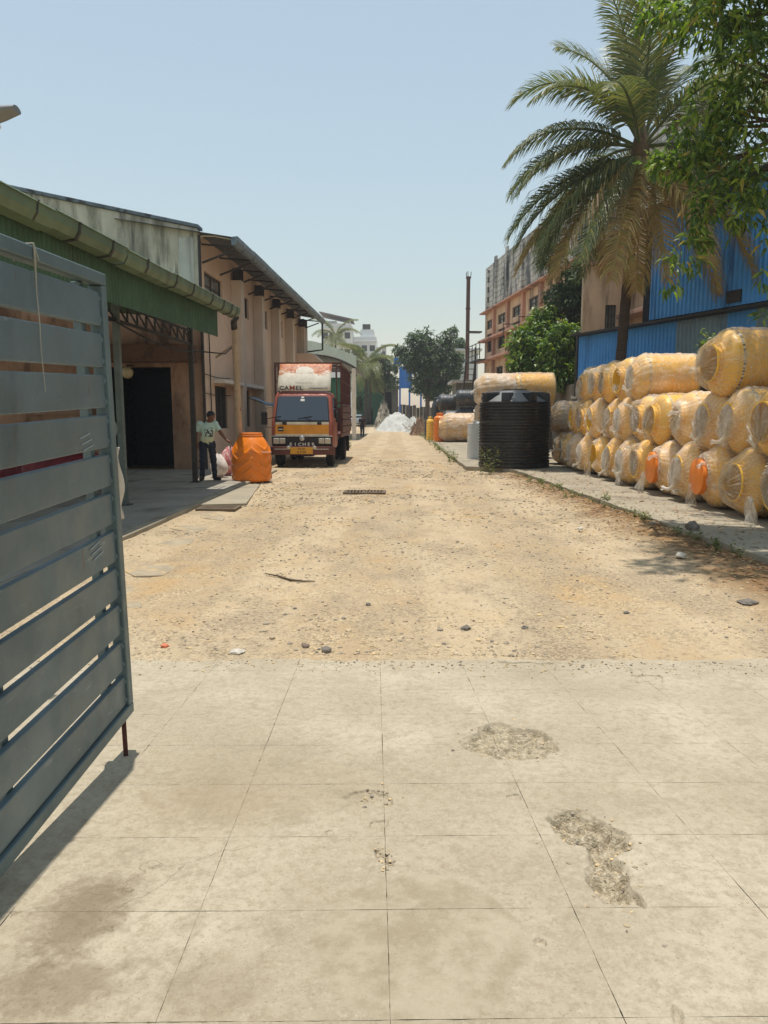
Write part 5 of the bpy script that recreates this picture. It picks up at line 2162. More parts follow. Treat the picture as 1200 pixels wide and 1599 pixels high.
def wrap_mesh(seed, L=TL, R=TRAD, knot=(.22, .1), slack=.02, open_=False):
    """film bag: closed bottom, wrinkled side, pleats gathering to a knot on the top end"""
    r0 = R + .012
    na, nz_ = 120, 26
    mb = MB()
    sv = Vector((seed * 7.1, seed * 3.3, 0))
    kx, ky = knot
    plN = 26

    def fn(i, j):
        a = 2 * PI * i
        ca, sa = math.cos(a), math.sin(a)
        pl = math.sin(plN * a + 3 * math.sin(a * 2 + seed) + seed)
        pl2 = noise.noise(Vector((ca * 6, sa * 6, seed)))
        if open_:                                     # bag left open: it stops round the neck
            j *= .76 + .05 * math.sin(3 * a + seed)
        if j < .08:                                  # bottom end
            t = j / .08
            r = r0 * (.05 + .95 * t)
            return (r * ca, r * sa, -.015 - .01 * pl2 * t)
        if j < .62:                                  # side
            t = (j - .08) / .54
            z = -.012 + (L - .1 + .012) * t
            w = noise.noise(Vector((ca * 2.2, sa * 2.2, z * 4.0)) + sv) * .5 + .5
            w2 = abs(noise.noise(Vector((ca * 5 + z * 2, sa * 5, z * 9)) + sv))
            low = max(0, -0)                          # film hangs a little
            r = r0 + slack * w * 1.5 + .04 * w2 + .008 * pl * max(0, t - .5) * 2
            sh = 1 - max(0, (t - .86) / .14) ** 2 * .13
            return (r * sh * ca, r * sh * sa, z)
        t = (j - .62) / .38                           # top end gathers to the knot
        rr = r0 * .87 * (1 - t) ** 1.0
        x = rr * ca + kx * t
        y = rr * sa + ky * t
        env = math.sin(PI * min(1, t * 1.02)) ** .7
        z = L - .11 + .185 * min(1, t * 3.2) ** .7 + .03 * env * pl * (1 - t * .35) + .03 * env * pl2 + .10 * max(0, t - .88) / .12
        return (x, y, z)
    mb.grid(fn, na, 44, True)
    return mb.mesh('film_wrap', mat['film'], 80, fix=False)


def knot_mesh(seed, L=TL, knot=(.22, .1)):
    mb = MB()
    kx, ky = knot

    def fn(i, j):
        a = 2 * PI * i
        pl = 1 + .35 * math.sin(7 * a + seed)
        r = .03 * (1 - j) ** 2 + .009 + .05 * max(0, j - .35) * pl
        return (kx + r * math.cos(a) + .05 * j * math.sin(seed), ky + r * math.sin(a) + .06 * j * math.cos(seed * 2) - .05 * j, L + .15 + .09 * j * (1 + .2 * math.sin(3 * a)))
    mb.grid(fn, 28, 10, True)
    return mb.mesh('knot', mat['knot'], 80, fix=False)


def lid_mesh(L=TL, R=TRAD):
    mb = MB()
    mb.lathe([(R * .54, L + .06), (R * .60, L + .065), (R * .60, L + .15), (R * .56, L + .165), (R * .1, L + .175), (0, L + .175)], 40)
    return mb.mesh('lid', mat['orangelid'], 40)


def tail_mesh(seed):
    """loose end of film hanging off the front rim down to the ground; local: x across, z down"""
    mb = MB()
    def fn(i, j):
        w = .10 + .09 * j
        x = (i - .5) * 2 * w * (1 + .2 * math.sin(6 * j + seed))
        return (x, .06 * math.sin(9 * i + seed) * (.3 + j) + .03 * math.sin(14 * i + 5 * j), -.38 * j + .02 * math.sin(11 * i))
    mb.grid(fn, 20, 10)
    return mb.mesh('film_tail', mat['film'], 80, fix=False)


yb, yn, yo, ybd = yellow_body(), yellow_neck(), neck_shade(), band_mesh()
KN = [(.28, .17), (-.2, .28), (.3, -.17), (-.3, -.12), (.05, .34)]
wraps = [wrap_mesh(k + 1, knot=KN[k]) for k in range(5)]
wraps_o = [wrap_mesh(k + 11, knot=KN[k], open_=True) for k in range(3)]
wraps_h = []
for w_ in wraps[:3]:
    c_w = w_.copy()
    c_w.materials.clear()
    c_w.materials.append(mat['film_heavy'])
    wraps_h.append(c_w)
knots = [knot_mesh(k + 1, knot=KN[k]) for k in range(5)]
lidm = lid_mesh()
tails = [tail_mesh(k) for k in range(4)]
NTH = ['first', 'second', 'third', 'fourth', 'fifth', 'sixth', 'seventh', 'eighth', 'ninth', 'tenth', 'eleventh', 'twelfth']


def wrapped_tank(loc, axis_yaw, label, group, k, scale=1.0, lid=False, tilt=0.0, roll=None, film=True, tail=None, heavy=False):
    """tank lying down: its open top points along axis_yaw (radians from +X)"""
    R3 = Matrix.Rotation(axis_yaw, 4, 'Z') @ Matrix.Rotation(PI / 2 - tilt, 4, 'Y') @ Matrix.Rotation(random.uniform(0, 6.28) if roll is None else roll, 4, 'Z')
    t = thing('wrapped_tank', label, 'tank', loc, R3.to_euler(), group)
    t.scale = (scale,) * 3
    b_ = place('body', yb, t)
    nk = place('neck', yn, t)
    place('opening', yo, nk)
    place('printed_band', ybd, t)
    if lid:
        place('lid', lidm, t)
    if film:
        opn = (not heavy) and random.random() < .38 and not lid
        w = place('film_wrap', wraps_h[k % 3] if heavy else wraps_o[k % 3] if opn else wraps[k % 5], t)
        if not opn:
          place('knot', knots[(k % 3) if heavy else (k % 5)], w)
    return t


XF = 5.02                                                            # street-facing ends of the stack


def stack_tank(row, idx, y, z, n, x=XF, lid=False, scale=1.0, yaw=PI, note='', tilt=0.0, cnt=None):
    nm = {0: 'bottom', 1: 'middle', 2: 'top'}[row]
    lab = f'film wrapped yellow tank, {NTH[idx]} from the near end, {nm} row of the long stack'
    if lid:
        lab = f'film wrapped yellow tank with orange lid, {NTH[idx]} from the near end, bottom row'
    if row == 2 and idx == 0:
        lab = 'big film wrapped yellow tank lying alone on top near the camera end'
    k = random.randrange(5)
    return wrapped_tank((x + TL * scale, y, z), yaw, lab, 'film wrapped yellow tanks in the stack', k, scale, lid, tilt, heavy=(row == 0 and random.random() < .4) or (row == 1 and random.random() < .25))


z0 = .13 + TRAD + .03
dz = math.sqrt((TD + .05) ** 2 - (1.04 / 2) ** 2)
for i in range(12):
    y = 9.75 + 1.04 * i
    xo = XF + .30 * max(0, (12 - y) / 3) * .6 + random.uniform(-.06, .06) - .028 * max(0, y - 13)
    stack_tank(0, i, y, z0, 12, xo, lid=i in (2, 4), yaw=PI + random.uniform(-.06, .06))
for i in range(11):
    y = 10.27 + 1.04 * i
    xo = XF + .12 + .15 * max(0, (12 - y) / 3) * .6 + random.uniform(-.09, .09) - .026 * max(0, y - 13)
    stack_tank(1, i, y, z0 + dz, 11, xo, yaw=PI + random.uniform(-.08, .08))
tys = [12.15] + [16.0 + 1.04 * k for k in range(5)]
for i, y in enumerate(tys):
    xo = XF + .16 + random.uniform(-.05, .05) - .02 * max(0, y - 13)
    stack_tank(2, i, y, z0 + dz * 2 + (.03 if i == 0 else -.01), 7, xo, scale=1.08 if i == 0 else 1.0, yaw=PI + (random.uniform(-.04, .04)))
for i in range(5):                                                   # loose film ends on the platform
    y = 10.2 + i * 1.9 + random.uniform(-.3, .3)
    mb_ = place('film_scrap', tails[i % 4], None, (XF - .12 + .02 * i - .028 * max(0, y - 13) * 1.6, y, .53), (random.uniform(-.2, .2), random.uniform(-.3, .1), random.uniform(1.2, 1.9)))
    tag(mb_, f'loose clear film end, {NTH[i]} from the near end, hanging off the bottom tank row', 'plastic film', 'loose film ends')
# wrapped tanks behind the black tank
for i, (u, v, Y, lab) in enumerate(((768, 600, 26.6, 'yellow wrapped tank peeping over the left of the black tank'), (820, 600, 26.4, 'yellow wrapped tank peeping over the right of the black tank'),
                                    (772, 648, 26.9, 'yellow wrapped tank in the middle layer behind the black tank'), (780, 690, 27.2, 'yellow wrapped tank on the ground behind the black tank'),
                                    (872, 668, 23.2, 'middle yellow wrapped tank squeezed right of the black tank'), (878, 706, 22.9, 'lower yellow wrapped tank squeezed right of the black tank'))):
    p = at(u, v, Y)
    if i < 4:
        zc_ = [0, 0, 1.5 + .13, .70][i]
        wrapped_tank((at(749 if i != 1 else 800, v, Y).x + 1.5, Y + (.0 if i != 1 else .2), zc_ if i > 1 else 2.56 + .03 * i), PI + .05, lab, 'wrapped tanks behind the black tank', i, 1.2, heavy=True)
    else:
        wrapped_tank((p.x + 1.1, Y, [1.60, .64][i - 4]), PI, lab, 'wrapped tanks beside the black tank', i, heavy=True)
# big wrapped tank lying far down the platform
p = onz(720, 690, .13)
bigs = 1.62
wrapped_tank((p.x + .95, p.y, .13 + .5 * bigs + .03), PI - .1, 'large film covered yellow tank lying alone beyond the pale grey tank', 'large wrapped tank', 2, bigs, heavy=True)

# pale grey rectangular tank
gp = onz(740, 717, .13)
gt = thing('grey_tank', 'pale grey rectangular plastic tank left of the black tank', 'tank', (at(733, 690, gp.y).x + .42, gp.y + .42, .131))
gh = 55 * gp.y / F
mb = MB()
def gbx(i, j):
    a = 2 * PI * i
    q = (abs(math.cos(a)) ** .22 * math.copysign(1, math.cos(a)), abs(math.sin(a)) ** .22 * math.copysign(1, math.sin(a)))
    r = .42 * (1 - .06 * (1 if (j * 9) % 1 > .8 else 0) * .35)
    return (r * q[0], r * q[1], gh * j)
mb.grid(gbx, 64, 45, True)
mb.f.append(tuple(range(len(mb.v) - 64, len(mb.v))))
mb.build('body', mat['greytank'], gt, 40)
mb = MB()
mb.lathe([(.15, gh + .001), (.15, gh + .05), (.13, gh + .06), (0, gh + .06)], 24, Matrix.Translation((-.1, 0, 0)))
mb.build('lid', mat['greytank'], gt, 40)
for k, (x, y) in enumerate(((-.25, -.25),)):
    mb = MB()
    mb.box((-.30, -.46, gh + .002), (-.18, -.36, gh + .1))
    mb.build('lifting_lug', mat['greytank'], gt, bevel=.01)

# ---- black and orange tanks heaped at the far end of the platform
def lying_tank(u0, u1, v0, v1, Y, m, label, nrib=7, yaw=0.0):
    p0_, p1_ = at(u0, (v0 + v1) / 2, Y), at(u1, (v0 + v1) / 2, Y)
    R = (v1 - v0) / 2 * Y / F
    L = (p1_.x - p0_.x)
    t = thing('plastic_tank', label, 'tank', (p0_.x, Y, p0_.z), (0, PI / 2, yaw), 'tanks heaped at the far end of the platform')
    pr = [(0, 0), (R * .45, .0), (R * .47, L * .05), (R * .8, L * .08), (R * .96, L * .14), (R, L * .2)]
    for k in range(nrib):
        z0 = L * .22 + L * .7 * k / nrib
        h = L * .7 / nrib
        pr += [(R, z0), (R, z0 + h * .6), (R * .96, z0 + h * .7), (R * .96, z0 + h * .9)]
    pr += [(R, L * .95), (R * .96, L), (0, L)]
    mb = MB()
    mb.lathe(pr, 40)
    mb.build('body', m, t, 40)
    mb = MB()
    mb.lathe([(R * .3, -.06), (R * .34, -.06), (R * .34, .01), (R * .3, .01)], 24)
    mb.build('neck', m, t, 40)
    return t


bt2 = plastic('black_plastic_dusty', C(58, 62, 64), .45, dirt=.3)
lying_tank(710, 752, 609, 634, 44, bt2, 'black ribbed tank lying uppermost at the far heap, nearest the big black tank', 8)
lying_tank(712, 752, 636, 660, 44.1, bt2, 'black ribbed tank lying beneath the uppermost black tank', 8)
lying_tank(683, 712, 616, 642, 46, bt2, 'black tank lying at the upper left of the far heap')
lying_tank(692, 716, 641, 665, 45.2, bt2, 'black tank lying in the middle of the far heap')
lying_tank(712, 752, 662, 686, 44.2, bt2, 'black tank lowest in the heap behind the yellow one')


def standing_tank(u, v, wpx, hpx, Y, m, label, tilt=(0, 0)):
    p = at(u, v, Y)
    R = wpx / 2 * Y / F
    H = hpx * Y / F
    t = thing('plastic_tank', label, 'tank', (p.x, Y, .135), (tilt[0], tilt[1], 0), 'tanks heaped at the far end of the platform')
    pr = [(R * .95, 0), (R, .03)]
    for k in range(6):
        z0 = .06 + H * .7 * k / 6
        h = H * .7 / 6
        pr += [(R, z0), (R, z0 + h * .6), (R * .95, z0 + h * .7), (R * .95, z0 + h * .9)]
    pr += [(R, H * .78), (R * .9, H * .88), (R * .5, H * .95), (R * .5, H)]
    mb = MB()
    mb.lathe(pr, 36)
    mb.build('body', m, t, 40)
    mb = MB()
    mb.lathe([(R * .56, H * .985), (R * .56, H * 1.03), (0, H * 1.05)], 28)
    mb.build('lid', m, t, 40)


standing_tank(687, 690, 20, 42, 43.5, mat['orange'], 'orange tank standing at the front of the far heap')
standing_tank(700, 690, 17, 44, 45.4, mat['orange'], 'taller orange tank draped behind the front orange one')
standing_tank(672, 686, 12, 34, 46.5, mat['yellow'], 'narrow yellow tank at the far left of the heap')
standing_tank(681, 686, 14, 62, 47.2, bt2, 'black tank standing behind the yellow and orange tanks')
standing_tank(668, 680, 10, 30, 52, bt2, 'small black tank farthest left at the end of the platform')

# ================================================================== PEOPLE
def surface_nets(f, lo, hi, h):
    lo = np.array(lo, float)
    n = np.ceil((np.array(hi) - lo) / h).astype(int) + 1
    ax = [lo[k] + h * np.arange(n[k]) for k in range(3)]
    G = np.stack(np.meshgrid(*ax, indexing='ij'), -1)
    v = f(G)
    s = v < 0
    c = [(i, j, k) for i in (0, 1) for j in (0, 1) for k in (0, 1)]
    sl = lambda a, i, j, k: a[i:n[0] - 1 + i, j:n[1] - 1 + j, k:n[2] - 1 + k]
    cnt = sum(sl(s, *q).astype(int) for q in c)
    act = (cnt > 0) & (cnt < 8)
    idx = np.full(act.shape, -1)
    idx[act] = np.arange(act.sum())
    acc = np.zeros(act.shape + (3,))
    num = np.zeros(act.shape)
    for a in range(8):
        for b_ in range(a + 1, 8):
            d = [x != y for x, y in zip(c[a], c[b_])]
            if sum(d) != 1:
                continue
            va, vb = sl(v, *c[a]), sl(v, *c[b_])
            cr = ((va < 0) != (vb < 0)) & act
            t = np.where(cr, va / (va - vb + 1e-12), 0)
            for k in range(3):
                acc[..., k] += np.where(cr, c[a][k] + t * (c[b_][k] - c[a][k]), 0)
            num += cr
    cell = np.argwhere(act)
    V = lo + h * (cell + acc[act] / num[act][:, None])
    faces = []
    for axd in range(3):
        e = [0, 0, 0]
        e[axd] = 1
        o1, o2 = [(1, 2), (2, 0), (0, 1)][axd]
        a = s[tuple(slice(0, n[k] - e[k]) for k in range(3))]
        b_ = s[tuple(slice(e[k], n[k]) for k in range(3))]
        for q in np.argwhere(a != b_):
            if q[o1] == 0 or q[o2] == 0 or q[o1] >= n[o1] - 1 or q[o2] >= n[o2] - 1:
                continue
            ids = []
            for d1, d2 in ((-1, -1), (0, -1), (0, 0), (-1, 0)):
                p = q.copy()
                p[o1] += d1
                p[o2] += d2
                ids.append(idx[tuple(p)])
            faces.append(ids if a[tuple(q)] else ids[::-1])
    return V, np.array(faces)


def seg(G, a, b_, ra, rb, sq=(1, 1, 1)):
    a, b_ = np.array(a, float), np.array(b_, float)
    sq = np.array(sq)
    P = (G - a) * sq
    D = (b_ - a) * sq
    t = np.clip((P @ D) / (D @ D + 1e-12), 0, 1)
    return np.linalg.norm(P - t[..., None] * D, axis=-1) - (ra + (rb - ra) * t)


def smin(a, b_, k):
    h = np.clip(.5 + .5 * (b_ - a) / k, 0, 1)
    return b_ + (a - b_) * h - k * h * (1 - h)


def union(ds, k=.03):
    r = ds[0]
    for d in ds[1:]:
        r = smin(r, d, k)
    return r


def hand(G, w, d, up, out, s=1.0):
    """palm at w, fingers along d, thumb on the 'out' side"""
    w, d, up, out = (Vector(q) for q in (w, d, up, out))
    d.normalize()
    res = [seg(G, w, w + d * .085 * s, .028 * s, .034 * s)]
    side = out.normalized()
    for k, (o_, L) in enumerate(((.028, .075), (.010, .085), (-.010, .08), (-.027, .062))):
        b0_ = w + d * .085 * s + side * o_ * s
        m_ = b0_ + d * L * .55 * s - up * .012 * s
        e_ = b0_ + d * L * .95 * s - up * .035 * s
        res += [seg(G, b0_, m_, .0105 * s, .0095 * s), seg(G, m_, e_, .0095 * s, .008 * s)]
    t0 = w + d * .02 * s + side * .025 * s
    t1 = t0 + (d * .6 + side * .8).normalized() * .045 * s
    t2 = t1 + (d * .95 + side * .2).normalized() * .035 * s
    res += [seg(G, t0, t1, .013 * s, .011 * s), seg(G, t1, t2, .011 * s, .009 * s)]
    return res


def make_person(name, label, J, loc, rz, cl, H=1.0, h=.0125):
    t = thing(name, label, 'person', loc, (0, 0, rz))
    hd, hdir = Vector(J['head']), Vector(J['look']).normalized()
    side = hdir.cross(Vector((0, 0, 1))).normalized()
    upv = side.cross(hdir).normalized()

    def body(G):
        ds = [seg(G, J['pelvis'], J['chest'], .115, .125, (.82, 1.15, 1)), seg(G, J['chest'], J['neck'], .12, .055, (.85, 1.1, 1)),
              seg(G, J['neck'], hd - upv * .05, .055, .058)]
        for s in 'LR':
            ds += [seg(G, J['chest'], J['sh' + s], .08, .058), seg(G, J['sh' + s], J['el' + s], .052, .040), seg(G, J['el' + s], J['wr' + s], .040, .026),
                   seg(G, J['pelvis'], J['hip' + s], .1, .095), seg(G, J['hip' + s], J['kn' + s], .088, .056), seg(G, J['kn' + s], J['an' + s], .056, .038),
                   seg(G, J['an' + s], J['toe' + s], .038, .03)]
        r = union(ds, .035)
        head = [seg(G, hd + upv * .03 - hdir * .015, hd + upv * .035 + hdir * .015, .088, .08), seg(G, hd - upv * .05 + hdir * .02, hd + upv * .0 + hdir * .02, .06, .072),
                seg(G, hd - upv * .10 + hdir * .045, hd - upv * .08 + hdir * .045, .032, .035)]
        r = smin(r, union(head, .03), .03)
        nose = seg(G, hd + hdir * .09, hd - upv * .035 + hdir * .115, .011, .016)
        r = smin(r, nose, .012)
        for s in (-1, 1):
            r = smin(r, seg(G, hd + side * s * .083 + upv * .01, hd + side * s * .088 - upv * .03, .016, .012), .01)
            eye = np.linalg.norm(G - np.array(hd + side * s * .033 + hdir * .098 + upv * .012), axis=-1) - .016
            r = np.maximum(r, -eye + .004) if False else r
        mouth = seg(G, hd - upv * .068 + hdir * .088 - side * .022, hd - upv * .068 + hdir * .088 + side * .022, .008, .008)
        r = smin(r, mouth, .012)
        for s in 'LR':
            w = Vector(J['wr' + s])
            d = (w - Vector(J['el' + s])).normalized()
            d = Vector(J.get('hd' + s, d)).normalized()
            out = Vector(J.get('th' + s, (0, -1, 0)))
            up_ = out.cross(d).normalized()
            for q in hand(G, w, d, up_, out):
                r = smin(r, q, .008)
        return r

    allp = np.array([list(J[k]) for k in J if k not in ('look', 'hdL', 'hdR', 'thL', 'thR')])
    lo, hi = allp.min(0) - .22, allp.max(0) + .22
    lo[2] = -.02
    V, Fq = surface_nets(body, lo, hi, h)
    V[:, 2] = np.maximum(V[:, 2], 0)
    b_ = place('body', np_mesh('body', V, Fq, cl['skin'], True), t)
    # hair
    def hair(G):
        cap = np.linalg.norm((G - np.array(hd + upv * .045 - hdir * .022)) * np.array((1, 1, 1)), axis=-1) - .103
        cut = (G - np.array(hd + upv * .02)) @ np.array(upv * .75 - hdir * .66)
        return np.maximum(cap, -cut - .012)
    V, Fq = surface_nets(hair, np.array(hd) - .17, np.array(hd) + .17, .008)
    nzv = np.array([noise.noise(Vector(p) * 40) for p in V])
    V = V + unit(V - np.array(hd)) * (.006 * nzv)[:, None]
    place('hair', np_mesh('hair', V, Fq, cl['hair'], True), t)
    # shirt
    def shirt(G):
        ds = [seg(G, J['pelvis'], J['chest'], .140, .145, (.84, 1.12, 1)), seg(G, J['chest'], Vector(J['neck']) - Vector((0, 0, .03)), .142, .075, (.85, 1.1, 1))]
        for s in 'LR':
            ds += [seg(G, J['chest'], J['sh' + s], .095, .075), seg(G, J['sh' + s], Vector(J['sh' + s]).lerp(Vector(J['el' + s]), .78), .072, .068)]
        r = union(ds, .04)
        wr_ = .006 * (np.sin(G[..., 2] * 46 + G[..., 0] * 22) + np.sin(G[..., 0] * 60 + G[..., 2] * 25)) * .5
        r = r + wr_
        r = np.maximum(r, (J['pelvis'][2] - .10) - G[..., 2])
        nk = np.linalg.norm(G - np.array(J['neck']) - np.array((0, -.01, .02)), axis=-1) - .068
        r = np.maximum(r, -nk)
        for s in 'LR':
            a, e = Vector(J['sh' + s]), Vector(J['el' + s])
            d = (e - a).normalized()
            cut = (G - np.array(a.lerp(e, .68))) @ np.array(d)
            near = np.linalg.norm(G - np.array(a.lerp(e, .75)), axis=-1) < .16
            r = np.where(near, np.maximum(r, cut), r)
        return r
    V, Fq = surface_nets(shirt, lo, hi, h)
    place('shirt', np_mesh('shirt', V, Fq, cl['shirt'], True), t)

    def trousers(G):
        ds = [seg(G, Vector(J['pelvis']) + Vector((0, 0, .06)), J['pelvis'], .122, .13, (.82, 1.12, 1))]
        for s in 'LR':
            ds += [seg(G, J['pelvis'], J['hip' + s], .115, .108), seg(G, J['hip' + s], J['kn' + s], .102, .074), seg(G, J['kn' + s], J['an' + s], .074, .062)]
        r = union(ds, .03)
        r = r + .005 * np.sin(G[..., 2] * 40 + 9 * G[..., 0]) + .003 * np.sin(G[..., 2] * 90 + 30 * G[..., 0])
        return np.maximum(r, .045 - G[..., 2])
    V, Fq = surface_nets(trousers, lo, hi, h)
    place('trousers', np_mesh('trousers', V, Fq, cl['trousers'], True), t)
    for s in 'LR':
        a, e = Vector(J['an' + s]), Vector(J['toe' + s])
        def shoe(G):
            d = union([seg(G, (a.x, a.y, .05), (e.x, e.y, .035), .05, .042), seg(G, (a.x, a.y, .05), (a.x, a.y, .08), .05, .046)], .02)
            return np.maximum(d, .003 - G[..., 2])
        bl = np.minimum(np.array(a), np.array(e)) - .1
        bh = np.maximum(np.array(a), np.array(e)) + .12
        bl[2] = -.03
        V, Fq = surface_nets(shoe, bl, bh, .01)
        place('shoe', np_mesh('shoe', V, Fq, cl['shoe'], True), t)
    return t


SK = M('brown_skin', C(120, 78, 56), .55, 0, .08, 20)
HAIR = M('black_hair', C(18, 16, 15), .5)
m, nd, lk, b = newmat('mint_shirt')
tc = nd.new('ShaderNodeTexCoord')
sx = nd.new('ShaderNodeSeparateXYZ')
lk.new(tc.outputs['Object'], sx.inputs[0])
mr = nd.new('ShaderNodeMapRange')
mr.inputs[1].default_value = .88
mr.inputs[2].default_value = 1.25
lk.new(sx.outputs[2], mr.inputs[0])
cc = ramp(nd, lk, mr.outputs[0], 0, 1, C(208, 202, 150), C(190, 212, 198))
mp = nd.new('ShaderNodeMapping')
mp.vector_type = 'TEXTURE'
mp.inputs['Location'].default_value = (.03, -.13, 1.2)
mp.inputs['Scale'].default_value = (.11, .14, .12)
lk.new(tc.outputs['Object'], mp.inputs[0])
ab_ = nd.new('ShaderNodeVectorMath')
ab_.operation = 'ABSOLUTE'
lk.new(mp.outputs[0], ab_.inputs[0])
s3 = nd.new('ShaderNodeSeparateXYZ')
lk.new(ab_.outputs[0], s3.inputs[0])
mx = nd.new('ShaderNodeMath')
mx.operation = 'MAXIMUM'
lk.new(s3.outputs[0], mx.inputs[0])
lk.new(s3.outputs[2], mx.inputs[1])
mx2 = nd.new('ShaderNodeMath')
mx2.operation = 'MAXIMUM'
lk.new(mx.outputs[0], mx2.inputs[0])
lk.new(s3.outputs[1], mx2.inputs[1])
box_ = ramp(nd, lk, mx2.outputs[0], .95, 1.0, (1, 1, 1, 1), (0, 0, 0, 1))
pn = ramp(nd, lk, noise_tex(nd, lk, tc.outputs['Object'], 24, 3), .48, .54)
pm_ = nd.new('ShaderNodeMath')
pm_.operation = 'MULTIPLY'
lk.new(box_, pm_.inputs[0])
lk.new(pn, pm_.inputs[1])
cc = mix(nd, lk, pm_.outputs[0], cc, C(56, 60, 58))
lk.new(cc, b.inputs['Base Color'])
b.inputs['Roughness'].default_value = .9
JEANS = M('dark_jeans', C(44, 50, 62), .9, 0, .2, 9)
SHOE = M('dark_shoe', C(30, 27, 26), .6)
J = dict(pelvis=(0, .02, .95), chest=(.02, -.01, 1.28), neck=(.05, -.05, 1.46), head=(.095, -.105, 1.575), look=(.55, -.62, -.42),
         shL=(.205, -.04, 1.40), elL=(.335, -.11, 1.17), wrL=(.455, -.17, 1.0), hdL=(.75, -.1, -.4), thL=(-.2, -1, .2),
         shR=(-.165, .0, 1.40), elR=(-.27, .06, 1.14), wrR=(-.255, -.06, .93), hdR=(.15, -.25, -.95), thR=(.3, -1, -.2),
         hipL=(.10, .02, .90), hipR=(-.10, .02, .90), knL=(.135, -.02, .50), knR=(-.13, -.01, .50), anL=(.165, .03, .085), anR=(-.145, .05, .085),
         toeL=(.27, -.09, .035), toeR=(-.20, -.11, .035))
mp_ = onz(326, 750, .056)
make_person('person', 'man in mint printed t-shirt and dark jeans with hand on the orange tank', J, (mp_.x, mp_.y, .057), .36, dict(skin=SK, hair=HAIR, shirt=m, trousers=JEANS, shoe=SHOE), 1, .0115)
J2 = dict(pelvis=(0, 0, .94), chest=(0, -.01, 1.28), neck=(0, -.01, 1.47), head=(0, -.03, 1.60), look=(0, -1, -.1),
          shL=(.185, 0, 1.41), elL=(.26, .07, 1.14), wrL=(.27, .02, .90), hdL=(.05, -.1, -1), thL=(-.1, -1, 0),
          shR=(-.185, 0, 1.41), elR=(-.25, .03, 1.14), wrR=(-.25, -.12, .93), hdR=(-.05, -.2, -1), thR=(.1, -1, 0),
          hipL=(.09, 0, .90), hipR=(-.09, 0, .90), knL=(.09, -.14, .51), knR=(-.08, .02, .50), anL=(.085, -.12, .09), anR=(-.08, .24, .13),
          toeL=(.095, -.27, .04), toeR=(-.08, .13, .035))
pp = onz(566, 679, 0)
p2 = make_person('person', 'distant man in dark shirt and trousers walking on the dirt track', J2, (at(566, 660, 56).x, 56, float(ground_z(0, 56))), .1, dict(skin=SK, hair=HAIR, shirt=M('maroon_shirt', C(58, 36, 40), .9), trousers=M('navy_trousers', C(34, 36, 48), .9), shoe=SHOE), 1, .018)

# ================================================================== RIGHT SIDE BUILDINGS
# ---- grey-topped peach building beyond the palm
SC = 1.25
ru = lambda u, Yq: at(u, 560, Yq)
fc = at(757, 560, 56.0)
ang = math.radians(7.4)
exr = Vector((math.sin(ang), -math.cos(ang), 0))                 # towards the camera
nr_ = Vector((-math.cos(ang), -math.sin(ang), 0))                # facing the yard
OB = Vector((fc.x, fc.y, 0))
rb = thing('factory_block', 'tall peach building with stained grey block parapet and window rows', 'building', OB, world=True)


def sr(u):
    d = ray(u, 540)
    A = np.array([[d.x, -exr.x], [d.y, -exr.y]])
    t, s = np.linalg.solve(A, np.array([OB.x, OB.y]))
    return float(s), float(t)


def zr_at(u, v):
    s, t = sr(u)
    p = OB + exr * s
    return at(u, v, p.y).z


LB = 30.0
zg1 = zr_at(770, 480)            # top of painted storeys
ztp = zr_at(762, 416)
up_w = []
for (ua, ub) in ((760, 768.5), (777, 789), (799, 812), (824, 840), (851, 863), (882, 898), (915, 935)):
    a, b_ = sr(ua)[0], sr(ub)[0]
    up_w.append((a, b_))
zu0, zu1 = zr_at(832, 481), zr_at(832, 463)
zl0, zl1 = zr_at(804, 536), zr_at(804, 503)
ops = [(a, b_, zu0, zu1) for a, b_ in up_w]
low = [(a + .1, b_ - .1, zl0, zl1) for a, b_ in up_w]
gl = [(sr(775)[0], sr(786)[0], zr_at(780, 586), zr_at(780, 572)), (sr(800)[0], sr(814)[0], zr_at(805, 588), zr_at(805, 572)), (sr(840)[0], sr(858)[0], zr_at(850, 588), zr_at(850, 570))]
mat['peach2'] = M('salmon_paint', C(196, 148, 124), .85, 0, .1, .7, .1, 30, [(C(128, 104, 92), .9, .46, .68, (1, 1, .2)), (C(90, 84, 78), 1.7, .58, .72, (1, 1, .1))])
mat['creampaint'] = M('cream_paint', C(212, 182, 150), .85, 0, .1, .8, .1, 30, [(C(150, 128, 106), 1, .46, .68, (1, 1, .2)), (C(104, 96, 88), 1.9, .58, .72, (1, 1, .1))])
mb = MB()
wall_cells(mb, OB, exr, nr_, LB, zg1, .35, ops + low + gl)
mb.build('wall', mat['creampaint'], rb)
# parapet of grey blocks
m, nd, lk, b = newmat('grey_blockwork')
pos = nd.new('ShaderNodeNewGeometry').outputs['Position']
mp = nd.new('ShaderNodeMapping')
mp.inputs['Rotation'].default_value = (PI / 2, 0, 0)
vr = nd.new('ShaderNodeVectorRotate')
vr.inputs['Axis'].default_value = (0, 0, 1)
sxx = nd.new('ShaderNodeSeparateXYZ')
lk.new(pos, sxx.inputs[0])
cb = nd.new('ShaderNodeCombineXYZ')
lk.new(sxx.outputs[1], cb.inputs[0])
lk.new(sxx.outputs[2], cb.inputs[1])
br = nd.new('ShaderNodeTexBrick')
br.inputs['Scale'].default_value = 1
br.inputs['Brick Width'].default_value = .62
br.inputs['Row Height'].default_value = .36
br.inputs['Mortar Size'].default_value = .022
br.inputs['Color1'].default_value = C(206, 204, 194)
br.inputs['Color2'].default_value = C(182, 182, 174)
br.inputs['Mortar'].default_value = C(104, 106, 104)
lk.new(cb.outputs[0], br.inputs['Vector'])
